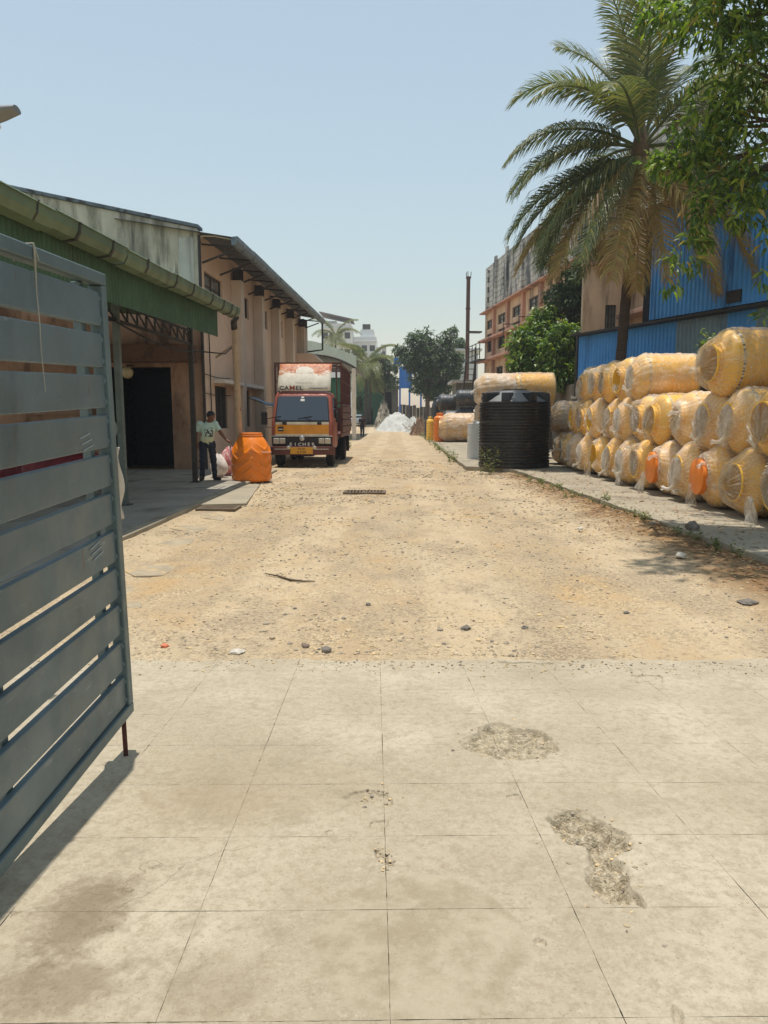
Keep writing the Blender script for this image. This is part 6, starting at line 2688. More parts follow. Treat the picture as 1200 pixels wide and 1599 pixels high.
cc = mix(nd, lk, ramp(nd, lk, noise_tex(nd, lk, pos, .7, 8, .7, (1, 1, .35)), .46, .62), br.outputs[0], C(84, 88, 90))
cc = mix(nd, lk, ramp(nd, lk, noise_tex(nd, lk, pos, 1.6, 8, .7, (1, 1, .2)), .55, .7), cc, C(206, 204, 194))
lk.new(cc, b.inputs['Base Color'])
b.inputs['Roughness'].default_value = .95
bp = nd.new('ShaderNodeBump')
bp.inputs['Strength'].default_value = .6
bp.inputs['Distance'].default_value = .05
lk.new(br.outputs['Fac'], bp.inputs['Height'])
bp.invert = True
lk.new(bp.outputs[0], b.inputs['Normal'])
mat['block'] = m
gw = (sr(783)[0], sr(789)[0], zr_at(786, 445) - zg1, zr_at(786, 430) - zg1)
mb = MB()
wall_cells(mb, OB + Vector((0, 0, zg1 + .002)) + nr_ * .02, exr, nr_, LB, ztp - zg1, .3, [gw])
mb.build('parapet_wall', mat['block'], rb)
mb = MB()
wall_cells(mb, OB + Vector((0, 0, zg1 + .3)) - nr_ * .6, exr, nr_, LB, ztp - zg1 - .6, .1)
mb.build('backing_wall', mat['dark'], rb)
Mr = Matrix(((exr.x, nr_.x, 0, OB.x), (exr.y, nr_.y, 0, OB.y), (0, 0, 1, 0), (0, 0, 0, 1)))
for k, u in enumerate((762, 774, 791, 814, 843, 868, 905)):
    s = sr(u)[0]
    mb = MB()
    mb.box((s - .22, .021, zg1 - .1), (s + .22, .16, ztp + (.25 if k in (1, 2) else -.3)), Mr)
    mb.build('parapet_pier', mat['block'], rb)
for u in (773, 794, 818, 845, 872, 908):
    s = sr(u)[0]
    mb = MB()
    mb.box((s - .2, .001, 0), (s + .2, .2, zg1 - .12), Mr)
    mb.build('pilaster', mat['peach2'], rb)
for z, d, h in ((zg1 - .11, .45, .1), (zu0 - .75, .55, .16), (zr_at(770, 560), .7, .16)):
    mb = MB()
    mb.box((-.1, .002, z - h), (LB, d, z), Mr)
    mb.build('ledge', mat['peach2'], rb, bevel=.02)
for w in ops:
    window(rb, OB, exr, nr_, *w, .12, mat['winframe'], mat['dustyglass'], 2, 2, .07)
for i, w in enumerate(low):
    window(rb, OB, exr, nr_, *w, .14, mat['winframe'], mat['glasswin'], 2, 2, .07)
    if i in (2, 3):                                              # casements left open
        mb = MB()
        p = OB + exr * (w[0] + .02) + nr_ * .02
        mb.bar(p + Vector((0, 0, w[2] + .05)), p + nr_ * .6 + Vector((0, 0, w[2] + .05)), .05)
        mb.bar(p + Vector((0, 0, w[3] - .05)), p + nr_ * .6 + Vector((0, 0, w[3] - .05)), .05)
        mb.bar(p + nr_ * .6 + Vector((0, 0, w[2])), p + nr_ * .6 + Vector((0, 0, w[3])), .05)
        mb.build('open_casement', mat['winframe'], rb)
for w in gl:
    window(rb, OB, exr, nr_, *w, .14, mat['winframe'], mat['glasswin'], 2, 2, .07)
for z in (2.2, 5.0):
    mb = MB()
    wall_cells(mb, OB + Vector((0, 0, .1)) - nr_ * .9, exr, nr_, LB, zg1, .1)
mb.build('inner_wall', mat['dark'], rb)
mb = MB()
wall_cells(mb, OB + Vector((0, 0, 0)) + Vector((0, .0, 0)), -nr_, -exr, 9, ztp - .1, .3)
mb.build('far_wall', mat['greywall'], rb)
# outside stair and landing rails at the far corner
st = thing('fire_stair', 'dark steel stair and landing rails at the far corner of the peach building', 'stair', OB + nr_ * 1.0, world=True)
zf = zr_at(770, 561)
for z in (zf + .35, zf + .75, zf + 1.15):
    mb = MB()
    mb.bar(tuple(Mr @ Vector((-.6, 1.1, z))), tuple(Mr @ Vector((2.9, 1.1, z))), .05)
    mb.build('rail', mat['darksteel'], st)
for s in (-.6, .5, 1.7, 2.9):
    mb = MB()
    mb.bar(tuple(Mr @ Vector((s, 1.1, zf))), tuple(Mr @ Vector((s, 1.1, zf + 1.2))), .06)
    mb.build('baluster', mat['darksteel'], st)
mb = MB()
mb.box((-.8, .2, zf - .1), (3.0, 1.2, zf - .02), Mr)
mb.build('landing', mat['darksteel'], st)
for k in (0, 1):
    mb = MB()
    mb.bar(tuple(Mr @ Vector((-1.2 + .0 * k, 1.0 + .7 * k, 0))), tuple(Mr @ Vector((1.2, 1.0 + .7 * k, zf))), .1, .18)
    mb.build('stringer', mat['darksteel'], st)
for k in range(14):
    f_ = (k + .5) / 14
    mb = MB()
    mb.box((-1.2 + 2.4 * f_ - .12, 1.05, zf * f_ - .02), (-1.2 + 2.4 * f_ + .12, 1.65, zf * f_ + .02), Mr)
    mb.build('tread', mat['darksteel'], st)
for s, h in ((-.5, zg1 - 2.6),):
    mb = MB()
    mb.tube([tuple(Mr @ Vector((s, .6, 0))), tuple(Mr @ Vector((s, .6, h)))], .08, 8)
    mb.build('post', mat['darksteel'], st, 60)
mb = MB()
mb.box((-.9, .2, zr_at(757, 519)), (-.1, 1.3, zr_at(757, 517)), Mr)
mb.build('stair_roof', mat['darksteel'], st)
# ---- rusty chimney
cp = at(729.5, 590, 62)
ch = thing('chimney', 'tall rusty steel chimney pipe', 'chimney', (cp.x, 62, 0))
zt_ = at(729.5, 432, 62).z
mb = MB()
mb.tube([(0, 0, 0), (0, 0, zt_)], .165, 14)
mb.build('pipe', M('chimney_rust', C(98, 72, 62), .85, .1, .2, 1.2, .1, 20, [(C(150, 140, 132), .8, .52, .68, (1, 1, .3)), (C(70, 44, 36), 1.6, .55, .7, (1, 1, .3))]), ch, 60)
for z in (zt_ * .3, zt_ * .55, zt_ * .8, zt_ - .15):
    mb = MB()
    mb.lathe([(.166, z), (.22, z), (.22, z + .08), (.166, z + .08)], 16)
    mb.build('flange', mat['rustrod'], ch, 60)
for a in (0.3, 2.4, 4.4):
    mb = MB()
    mb.tube([(.2 * math.cos(a), .2 * math.sin(a), zt_ - .1), (.24 * math.cos(a), .24 * math.sin(a), zt_ + .4)], .03, 6)
    mb.build('spike', mat['darksteel'], ch)

# ---- blue corrugated shed
mat['blue'] = M('blue_sheet', C(82, 156, 222), .5, .15, .08, .9, .03, 40, [(C(40, 90, 150), 1.2, .56, .75, (1, 1, .2))])
mat['bluegrey'] = M('blue_grey_sheet', C(124, 146, 158), .5, .2, .1, .9, .03, 40, [(C(60, 104, 150), .8, .5, .6, (1, 1, .1))])
k_ = 1.1
A0, A1 = at(905, 530, 26 * k_), at(1185, 487, 19.3 * k_)
A0z = 4.75
dirb = Vector((A1.x - A0.x, A1.y - A0.y, 0))
dirb = (dirb).normalized()
nb_ = Vector((dirb.y, -dirb.x, 0))
if nb_.x > 0:
    nb_ = -nb_
OBl = Vector((A0.x, A0.y, 0))
bs_ = thing('blue_shed', 'blue corrugated metal shed rising above the compound wall', 'shed', OBl, world=True)
LBs = 15.0
nsh = 15
sheetmesh = {}
for i in range(nsh):
    s0 = LBs / nsh * i
    for tier in (0, 1):
        if tier == 1 and s0 < 3.55:
            continue
        key = (tier, i % 2)
        mb = MB()
        corrugated(mb, (0, 0, 0), (1, 0, 0), (0, -1, 0), LBs / nsh + .02, 1, .166, .035, top=lambda x: (4.72 if tier == 0 else 8.4), bottom=lambda x: (.6 if tier == 0 else 4.86))
        me = mb.mesh('sheet', None, None, fix=False)
        grey = tier == 0 and i in (5, 6, 8, 9, 10, 11)
        me.materials.append(mat['bluegrey'] if grey else mat['blue'])
        o = place('sheet', me, bs_)
        off = (.004 * (i % 2)) + (.25 if tier else 0)
        q = OBl + dirb * s0 + nb_ * off
        o.matrix_parent_inverse = Matrix.Identity(4)
        o.matrix_basis = Matrix.Translation(q - OBl) @ Matrix(((dirb.x, -nb_.x, 0, 0), (dirb.y, -nb_.y, 0, 0), (0, 0, 1, 0), (0, 0, 0, 1)))
mb = MB()
Mb = Matrix(((dirb.x, nb_.x, 0, OBl.x), (dirb.y, nb_.y, 0, OBl.y), (0, 0, 1, 0), (0, 0, 0, 1)))
mb.box((0, -.1, 4.735), (LBs, .42, 4.80), Mb)
mb.build('flashing', mat['darksteel'], bs_)
mb = MB()
mb.box((0, -.3, .6), (LBs, -.08, 4.7), Mb)
mb.box((3.62, -.3, 4.81), (LBs, .2, 8.3), Mb)
mb.build('frame_wall', mat['dark'], bs_)
mb = MB()
mb.box((-.12, -.3, .2), (-.02, .06, 4.9), Mb)
mb.build('corner_trim', mat['darksteel'], bs_)
mb = MB()
mb.box((3.4, -.25, 8.32), (LBs + .2, .6, 8.45), Mb)
mb.build('roof_edge', mat['darksteel'], bs_)
for (s, z, w, h) in ((10.2, 5.5, .55, .6), (7.2, 4.95, .5, .35)):
    mb = MB()
    mb.box((s, .29, z), (s + w, .34, z + h), Mb)
    mb.build('vent_hatch', mat['darksteel'], bs_)
mb = MB()
mb.box((9.6, .3, 4.82), (10.6, .9, 5.3), Mb)
mb.build('air_conditioner', mat['winframe'], bs_, bevel=.02)
# peach annex wall seen left of the upper blue sheets
an = thing('annex', 'small peach annex with a barred window beside the palm trunk', 'building', (A0.x, A0.y + 2.0, 0), world=True)
q0 = OBl + Vector((.3, 2.2, 0))
mb = MB()
p1 = at(910, 500, 30.9).x
p2_ = at(1000, 500, 30.9).x
wz0, wz1 = at(950, 520, 30.9).z, at(950, 476, 30.9).z
wx0, wx1 = at(945, 500, 30.9).x, at(962, 500, 30.9).x
wall_cells(mb, (p1, 30.9, 0), (1, 0, 0), (0, -1, 0), p2_ - p1 + 1.5, at(930, 415, 30.9).z, .3, [(wx0 - p1, wx1 - p1, wz0, wz1)])
mb.build('wall', mat['creampaint'], an)
window(an, (p1, 30.9, 0), (1, 0, 0), (0, -1, 0), wx0 - p1, wx1 - p1, wz0, wz1, .1, mat['winframe'], mat['dustyglass'], 3, 1, .05)
mb = MB()
mb.box((p1 - .05, 30.7, at(930, 415, 30.9).z + .002), (p2_ + 1.6, 31.3, at(930, 415, 30.9).z + .15))
mb.build('coping', mat['peach2'], an)

# ---- compound wall behind the platform
cw = thing('compound_wall', 'dark weathered concrete compound wall behind the stacked tanks', 'wall', (7.2, 20, 0), world=True)
mat['compound'] = M('compound_concrete', C(116, 106, 92), .95, 0, .2, 1.2, .3, 20, [(C(56, 54, 50), .9, .48, .64, (1, 1, .3))])
for i in range(18):
    y0 = 5.0 + i * 2.4
    h = 2.42 if y0 < 28 else 2.95
    mb = MB()
    mb.box((7.15 + .01 * (i % 2), y0 + .16, -.1), (7.3, y0 + 2.395, h + .012 * (i % 3)))
    mb.build('panel', mat['compound'], cw, bevel=.01)
    mb = MB()
    mb.box((7.08, y0, -.1), (7.34, y0 + .155, h + .12))
    mb.build('pier', mat['compound'], cw, bevel=.01)

# ================================================================== VEGETATION
def leaf_cloud(name, centers, radii, n, L, m, parent, droop=.6, ratio=.3, per=9, spread=1.6):
    """clusters of leaves on twig ends filling uneven lobes"""
    w = np.array(radii) ** 2
    nc = max(1, n // per)
    ids = rng.choice(len(centers), nc, p=w / w.sum())
    d = unit(rng.normal(size=(nc, 3)))
    rr = rng.random(nc) ** .42
    ctr = np.array(centers)[ids] + d * (np.array(radii)[ids] * rr)[:, None] * np.array([1, 1, .85])
    P = np.repeat(ctr, per, 0)
    k = len(P)
    out = np.repeat(d, per, 0)
    D = unit(rng.normal(size=(k, 3)) * np.array([1, 1, .55]) + out * .5 + np.array([0, 0, -droop]))
    ln = L * rng.uniform(.6, 1.25, k)
    P = P + rng.normal(size=(k, 3)) * L * .16 * spread
    Nn = rng.normal(size=(k, 3)) * .5 + np.array([0, 0, 1.])
    V, T = leaf_arrays(P, D, Nn, ln, ln * ratio, .22)
    return place(name, np_mesh(name, V, T, m), parent), ctr


def branches(mb, base, top, r0, targets, jitter=.25, n=26, r1=.012, start=.35):
    """trunk from base to top with limbs bowing out to target points"""
    base, top = Vector(base), Vector(top)
    tr = []
    for k in range(8):
        t = k / 7
        p = base.lerp(top, t) + Vector((noise.noise(Vector((t * 2.3, base.x, 1))) * jitter * t, noise.noise(Vector((t * 2.3, base.y, 9))) * jitter * t, 0))
        tr.append(p)
    mb.tube(tr, [r0 * (1.25 if k == 0 else 1 - .62 * k / 7) for k in range(8)], 10)
    for q in targets:
        t = random.uniform(start, 1)
        i = min(6, int(t * 7))
        s = tr[i].lerp(tr[i + 1], t * 7 - i)
        e = Vector(q)
        mid = s.lerp(e, .5) + Vector((random.gauss(0, .12), random.gauss(0, .12), .18)) * (e - s).length * .5
        pts = [s.lerp(mid, .0), s.lerp(mid, .5).lerp(mid.lerp(s, .0), .1), mid, mid.lerp(e, .55), e]
        rb_ = max(r1 * 1.5, r0 * .34 * (1 - .5 * t))
        mb.tube(pts, [rb_, rb_ * .8, rb_ * .6, rb_ * .4, r1], 6, False)


def tree(name, label, base, top, r0, lobes, nleaf, L, m, group=None, droop=.6, ratio=.3, nb=24, per=9):
    t = thing(name, label, 'tree', base, world=True, group=group)
    cr, ctr = leaf_cloud('crown', [l[0] for l in lobes], [l[1] for l in lobes], nleaf, L, m, t, droop, ratio, per)
    mb = MB()
    pick = ctr[rng.choice(len(ctr), min(nb, len(ctr)), False)]
    pick = [p for p in pick if p[2] > base[2] + .6]
    branches(mb, base, top, r0, pick)
    mb.build('trunk', mat['bark'], t, 60)
    return t


def lob(u, v, Y, rpx):
    return (tuple(at(u, v, Y)), rpx * Y / F)


# mango tree whose crown overhangs from the right
ml = [lob(1150, 40, 9.6, 70), lob(1190, 110, 9.2, 75), lob(1128, 130, 9.9, 46), lob(1100, 195, 9.8, 50), lob(1160, 215, 9.4, 70), lob(1060, 238, 9.8, 40), lob(1036, 262, 10, 32), lob(1085, 268, 9.6, 42),
      lob(1150, 300, 9.2, 60), lob(1195, 330, 9.0, 55), lob(1105, 335, 9.3, 36), lob(1070, 400, 9.2, 30), lob(1050, 440, 9.2, 28), lob(1085, 372, 9.2, 26), lob(1198, 440, 8.8, 24), lob(1200, 500, 8.8, 22), lob(1040, 22, 10.6, 42), lob(1075, 12, 10.2, 40), lob(1018, 10, 10.8, 26), lob(1120, 20, 10, 60), lob(1180, 10, 9.6, 70), lob(1145, 165, 9.6, 50), lob(1180, 265, 9.3, 55)]
for q in ((4.4, 8.6, 9.4, .8), (4.2, 9.3, 9.8, .7), (4.8, 8.0, 9.2, .8), (2.7, 8.5, 9.4, .5), (3.2, 9.3, 9.6, .6), (3.0, 8.0, 9.0, .55), (3.8, 9.4, 9.0, .7), (3.7, 7.9, 8.6, .6), (4.5, 7.6, 8.2, .7), (3.6, 8.6, 7.9, .55), (3.1, 8.9, 8.4, .45), (4.3, 8.4, 7.4, .7), (4.9, 9.0, 7.6, .8), (5.6, 10.2, 8.0, 1.0), (6.4, 9.4, 7.4, 1.1), (6.2, 11.4, 8.4, 1.0), (7.2, 10.6, 8.8, 1.2), (7.6, 8.8, 7.2, 1.2), (5.2, 11.6, 9.0, .9), (5.4, 12.7, 9.2, .9), (6.6, 12.8, 8.6, 1.0), (8.2, 11.8, 7.8, 1.2), (4.4, 9.8, 8.8, .7), (5.5, 7.6, 6.8, .8), (6.6, 7.8, 6.4, .9), (5.4, 8.6, 5.2, .5), (6.0, 9.6, 5.6, .7)):
    ml.append((q[:3], q[3]))
tree('mango_tree', 'leafy mango tree whose branches overhang the upper right of the yard', (8.1, 10.0, 0), (7.2, 10.0, 7.4), .26, ml, 29000, .165, mat['mango'], nb=130, droop=.75, ratio=.27, per=10)

# shrubs against the peach building
tree('shrub_tree', 'bright green leafy tree left of the pair in front of the peach building', tuple(at(828, 600, 33.0))[:2] + (0,), at(832, 520, 33), .12,
     [lob(820, 535, 33, 28), lob(845, 515, 33.5, 30), lob(838, 560, 33, 34), lob(812, 565, 32.6, 20), lob(850, 492, 33.6, 20), lob(862, 545, 33.4, 28), lob(830, 590, 33, 30)], 6500, .3, mat['shrub'], 'trees before the peach building', .5, .34, 20)
tree('shrub_tree', 'bright green leafy tree right of the pair beside the blue shed', tuple(at(882, 600, 31.5))[:2] + (0,), at(882, 530, 31.5), .12,
     [lob(880, 520, 31.5, 22), lob(868, 545, 31.5, 24), lob(888, 555, 31.8, 22), lob(876, 580, 31.5, 30), lob(893, 530, 31.8, 14), lob(900, 580, 31.8, 20)], 5200, .28, mat['shrub'], 'trees before the peach building', .5, .34, 20)
tree('dark_tree', 'dark leafy tree behind the drooping palm fronds', tuple(at(890, 560, 34.0))[:2] + (0,), at(890, 440, 34), .18,
     [lob(880, 465, 34, 30), lob(862, 400, 34, 24), lob(905, 440, 34, 34), lob(930, 470, 34.5, 26), lob(900, 490, 34, 26), lob(850, 375, 34.3, 16), lob(945, 420, 34.5, 30)], 6500, .3, mat['fartree'], 'trees before the peach building', .5, .32, 24)
# small shrub twigs against the grey sheets
tree('shrub', 'small leafy twig growing up against the grey blue sheets', tuple(at(1100, 600, 17.6))[:2] + (0,), at(1100, 540, 17.6), .03, [lob(1100, 528, 17.6, 14), lob(1112, 545, 17.6, 12), lob(1128, 540, 17.7, 12), lob(1175, 535, 17.3, 14), lob(1160, 560, 17.3, 14)], 420, .17, mat['mango'], None, .4, .36, 8)
# big tree at the end of the track
Yt = 76
tree('broad_tree', 'broad dark green tree at the end of the track before a blue structure', tuple(at(668, 640, Yt))[:2] + (float(ground_z(0, Yt)),), at(668, 560, Yt), .3,
     [lob(640, 560, Yt, 22), lob(655, 540, Yt, 24), lob(680, 550, Yt, 30), lob(700, 560, Yt, 24), lob(700, 528, Yt, 14), lob(662, 522, Yt, 14), lob(690, 585, Yt, 26), lob(660, 588, Yt, 24), lob(712, 580, Yt, 16), lob(668, 565, Yt, 30), lob(625, 548, Yt, 11), lob(708, 515, Yt, 7), lob(645, 530, Yt, 12), lob(675, 610, Yt, 18), lob(655, 607, Yt, 14), lob(700, 604, Yt, 16), lob(680, 615, Yt, 16), lob(715, 560, Yt, 12)], 20000, .34, mat['fartree'], None, .5, .4, 60)
for (u, v, Y, ls, n, lab) in ((600, 575, 95, [(595, 580, 16), (610, 570, 14), (585, 590, 14), (605, 595, 16), (592, 560, 10), (575, 588, 10)], 5500, 'bushy green tree left of the broad tree at the end'),
                              (560, 560, 120, [(556, 545, 7), (560, 556, 7), (563, 548, 6)], 1500, 'thin dark tree beside the far white building'),
                              (722, 555, 92, [(718, 540, 12), (726, 552, 10), (716, 560, 14)], 3500, 'tree peeping right of the broad tree beside the chimney'),
                              (567, 632, 94, [(564, 625, 8), (570, 633, 7), (562, 634, 7)], 1400, 'dark shrub growing by the green lean-to')):
    b0_ = at(u, 640, Y)
    gz0 = float(ground_z(0, Y))
    tree('far_tree', lab, (b0_.x, Y, gz0), (b0_.x, Y, at(u, v, Y).z), .12, [lob(a, c, Y, r) for a, c, r in ls], n, .4 if Y > 80 else .25, mat['fartree'], 'trees at the end of the yard', .4, .4, 14)


# ---- coconut palm
def frond_mesh(name, L, droop, m, nleaf=64, fold=.5, sag=1.0, seed=0):
    """frond in local space: leaves the origin along +X rising, arcs down; leaflets on both sides"""
    rnd = random.Random(seed)
    pts = []
    p = Vector((0, 0, 0))
    pit = math.radians(droop[0])
    n = 16
    for k in range(n + 1):
        pts.append(p.copy())
        pit -= math.radians(droop[1]) / n * (1 + 1.2 * k / n)
        p = p + Vector((math.cos(pit), 0, math.sin(pit))) * (L / n)
    mb = MB()
    mb.tube(pts, [.05 * (1 - .85 * k / n) + .004 for k in range(n + 1)], 6)
    for k in range(nleaf):
        t = .12 + .88 * (k + rnd.random() * .5) / nleaf
        f = t * n
        i = min(n - 1, int(f))
        b_ = pts[i].lerp(pts[i + 1], f - i)
        tg = (pts[i + 1] - pts[i]).normalized()
        side0 = Vector((0, 1, 0))
        up = side0.cross(tg)
        ll = L * .27 * (math.sin(PI * (.10 + .86 * t)) ** .6) * rnd.uniform(.85, 1.1)
        for s in (-1, 1):
            if rnd.random() < .05:
                continue
            d0 = (side0 * s * 1.0 + tg * (.55 + .6 * t) - up * fold * rnd.uniform(.2, .9)).normalized()
            d1 = (d0 + Vector((rnd.gauss(0, .08), rnd.gauss(0, .08), -sag * rnd.uniform(.5, 1.0)))).normalized()
            d2 = (d1 + Vector((0, 0, -sag * rnd.uniform(.5, 1.1)))).normalized()
            w = .021 * (L / 4)
            wv_ = tg
            a = b_
            b1 = a + d0 * ll * .4
            c1_ = b1 + d1 * ll * .35
            e1 = c1_ + d2 * ll * .28
            mb.add([a - wv_ * w * .6, a + wv_ * w * .6, b1 + wv_ * w, b1 - wv_ * w, c1_ + wv_ * w * .75, c1_ - wv_ * w * .75, e1], [(0, 1, 2, 3), (3, 2, 4, 5), (5, 4, 6)])
    return mb.mesh(name, m, None, fix=False)


PB = at(964, 590, 21.6)
PT = at(1000, 238, 21.6)
palm = thing('palm_tree', 'tall coconut palm with drooping yellowed lower fronds behind the stacked tanks', 'palm tree', (PB.x, 21.6, 0), world=True)
mb = MB()
tp = []
for k in range(40):
    t = k / 39
    x = PB.x + (PT.x - PB.x) * t ** 1.5
    tp.append((x, 21.6, PT.z * t))
mb.tube(tp, [(.26 - .1 * min(1, t * 6) if t < .17 else .13 + .03 * (1 - t)) * (1 + (.05 if k % 2 else 0)) for k, t in ((k, k / 39) for k in range(40))], 14)
mb.build('trunk', mat['palmbark'], palm, 60)
mb = MB()
mb.lathe([(.1, -.5), (.2, -.35), (.26, -.1), (.24, .2), (.14, .6), (.06, 1.0)], 14, Matrix.Translation(PT))
mb.build('crownshaft', M('palm_fibre', C(96, 80, 56), .95, 0, .3, 8, .5, 40), palm, 60)
FR = {}
for key, dr, m_, fold, sag in (('up2', (68, 44), mat['frond'], .4, .5), ('mid', (45, 58), mat['frond'], .5, .8), ('low', (22, 60), mat['frond'], .6, 1.0), ('hang', (-12, 45), mat['frond'], .7, 1.1)):
    FR[key] = [frond_mesh('frond', 4.7, dr, m_, 70, fold, sag, len(key) + 40 * k) for k in (0, 1)]
fl = [  # azimuth (0 right, 90 away, 180 left, 270 to camera), start pitch, droop, length, dry
    (205, 86, 22, 5.0, 0), (345, 82, 24, 5.0, 0), (85, 78, 30, 4.9, 0), (262, 84, 26, 4.8, 0), (150, 76, 34, 4.9, 0), (30, 68, 40, 5.0, 0),
    (178, 64, 66, 5.2, 0), (200, 52, 58, 4.6, 0), (10, 56, 50, 5.0, 0), (352, 40, 48, 5.0, 0),
    (183, 30, 50, 4.9, 0), (170, 16, 46, 4.8, 0), (190, 6, 40, 4.9, 0), (176, -12, 34, 5.2, 0), (198, -24, 26, 5.2, 0), (186, -40, 22, 5.2, 1), (212, -48, 18, 5.0, 0), (228, -52, 16, 4.8, 1),
    (255, -66, 8, 4.4, 1), (283, -60, 10, 4.3, 1), (325, -48, 18, 4.8, 1), (345, -30, 26, 5.0, 1), (8, -44, 18, 4.8, 1), (5, 12, 44, 5.0, 0), (350, -8, 36, 5.0, 0), (25, -16, 30, 4.8, 0),
    (60, 28, 44, 4.6, 0), (110, 20, 44, 4.6, 0), (135, -6, 36, 4.6, 0), (305, 44, 50, 4.4, 0), (240, 40, 52, 4.2, 0),
    (192, -30, 26, 5.4, 0), (206, -36, 22, 5.6, 1), (222, -34, 24, 5.2, 0), (240, -46, 16, 4.8, 1), (178, -26, 24, 5.6, 1), (300, -40, 20, 4.4, 1), (168, -4, 36, 5.2, 0)]
for k, (az, pit0, drp, ln_, dry) in enumerate(fl):
    me = frond_mesh('frond', ln_ * (.82 if 120 < az < 235 else .95), (pit0, drp), mat['frond_dry'] if dry else mat['frond'], 108, .35 + .4 * (pit0 < 20), .35 if pit0 > 60 else .85 if pit0 > -20 else 1.2, k)
    place('frond', me, palm, (PT.x + .12 * math.cos(math.radians(az)), 21.6 + .12 * math.sin(math.radians(az)), PT.z + (.4 if pit0 > 50 else .15 if pit0 > 0 else -.1)), (0, 0, math.radians(az)))
cocm = plastic('coconut', C(112, 104, 50), .5)
for k in range(9):
    a = k * 2.4
    mb = MB()
    mb.lathe([(0, -.16), (.08, -.13), (.125, -.03), (.12, .06), (.06, .14), (0, .155)], 14)
    o = mb.build('coconut', cocm, palm, 60)
    o.location = (PT.x + .32 * math.cos(a), 21.6 + .32 * math.sin(a), PT.z - .25 - .09 * (k % 3))

# small far palms
def far_palm(u, v, Y, s, label, gz=1.0):
    p = at(u, v, Y)
    t = thing('palm_tree', label, 'palm tree', (p.x, Y, gz), world=True)
    mb = MB()
    mb.tube([(p.x, Y, gz), (p.x + .1, Y, (p.z + gz) / 2), (p.x, Y, p.z)], [.2, .15, .13], 8)
    mb.build('trunk', mat['palmbark'], t, 60)
    for k in range(16):
        kind = ('up2', 'mid', 'low', 'hang')[k % 4]
        place('frond', FR[kind][k % 2], t, (p.x, Y, p.z), (0, 0, k * 2.4), (s,) * 3)


far_palm(524, 525, 110, .95, 'small palm in front of the far white apartment block')
far_palm(571, 572, 88, 1.0, 'palm with yellowish fronds beside the green lean-to')
far_palm(577, 568, 92, .9, 'second palm just right of the yellowish one', 1.0)

# ================================================================== FAR END
def white_block(name, label, u0, u1, vtop, Y, depth, rows, cols, m, extra=None, vbot=640):
    p0_, p1_ = at(u0, 600, Y), at(u1, 600, Y)
    zt = at((u0 + u1) / 2, vtop, Y).z
    t = thing(name, label, 'building', (p0_.x, Y, 0), world=True)
    W = p1_.x - p0_.x
    op = []
    H = zt
    fh = 3.2
    k = 0
    z = H - 2.3
    while z > 2 and k < rows:
        for c in range(cols):
            x = W * (c + .5) / cols
            op.append((x - .55, x + .55, z - .6, z + .6))
        z -= fh
        k += 1
    mb = MB()
    wall_cells(mb, (p0_.x, Y, 0), (1, 0, 0), (0, -1, 0), W, H, .3, op)
    mb.build('wall', m, t)
    mb = MB()
    mb.box((p0_.x + .01, Y + .9, 0), (p1_.x - .01, Y + depth, H - .05))
    mb.build('rear_block', m, t)
    for s in (0, 1):
        mb = MB()
        xx_ = p0_.x + .002 if s == 0 else p1_.x - .302
        mb.box((xx_, Y + .301, 0), (xx_ + .3, Y + .9, H - .01))
        mb.build('side_wall', m, t)
    mb = MB()
    mb.box((p0_.x + .3, Y + .301, H - .4), (p1_.x - .3, Y + .9, H - .06))
    mb.build('roof_slab', m, t)
    for w in op:
        window(t, (p0_.x, Y, 0), (1, 0, 0), (0, -1, 0), *w, .15, mat['winframe'], mat['glasswin'], 2, 1, .08)
    for j in range(rows):
        z = H - .9 - fh * (j)
        mb = MB()
        mb.box((p0_.x - .05, Y - .25, z - .1), (p1_.x + .05, Y - .002, z))
        mb.build('ledge', m, t)
    return t, p0_.x, p1_.x, zt


wp = M('white_paint', C(214, 218, 218), .8, 0, .05, .3, 0, 10, [(C(170, 172, 170), .3, .55, .75, (1, 1, .3))])
t, x0, x1, zt = white_block('apartment_block', 'white apartment block with a sloping sheet roof, leftmost far building', 503, 549, 505, 142, 9, 4, 4, wp)
mb = MB()
mb.prism([(x0 - .3, zt + 2.0), (x1 + .3, zt + .6), (x1 + .3, zt + .8), (x0 - .3, zt + 2.2)], 141.3, 149, lambda p, q, tt: (p, tt, q))
mb.build('sheet_roof', M('dark_roof', C(110, 104, 104), .8), t)
for x in (x0 + .2, (x0 + x1) / 2, x1 - .2):
    mb = MB()
    mb.box((x - .12, 142.2, zt), (x + .12, 142.45, zt + .55 + .0))
    mb.build('roof_post', wp, t)
mb = MB()
mb.box((x0, 143, zt - .02), (x1 - 3, 148, zt + .6))
mb.build('penthouse', wp, t)
t, x0, x1, zt = white_block('apartment_block', 'pale white office block with stepped top, second far building', 551, 588, 526, 150, 9, 3, 3, wp)
mb = MB()
mb.box((x0 + 1.6, 151, zt - .02), (x1 - .6, 158, zt + 1.6))
mb.build('penthouse', wp, t)
mb = MB()
mb.box((x0 + 2.0, 152, zt + 1.602), (x0 + 3.6, 154, zt + 2.8))
mb.build('water_tank', mat['winframe'], t)
mb = MB()
mb.box((x1 + .002, 150.6, 0), (x1 + 1.0, 158, zt - 2))
mb.build('side_block', wp, t)
t, x0, x1, zt = white_block('apartment_block', 'small distant grey tower right of the white blocks', 595, 603, 538, 190, 6, 3, 1, M('pale_grey', C(176, 180, 180), .8))

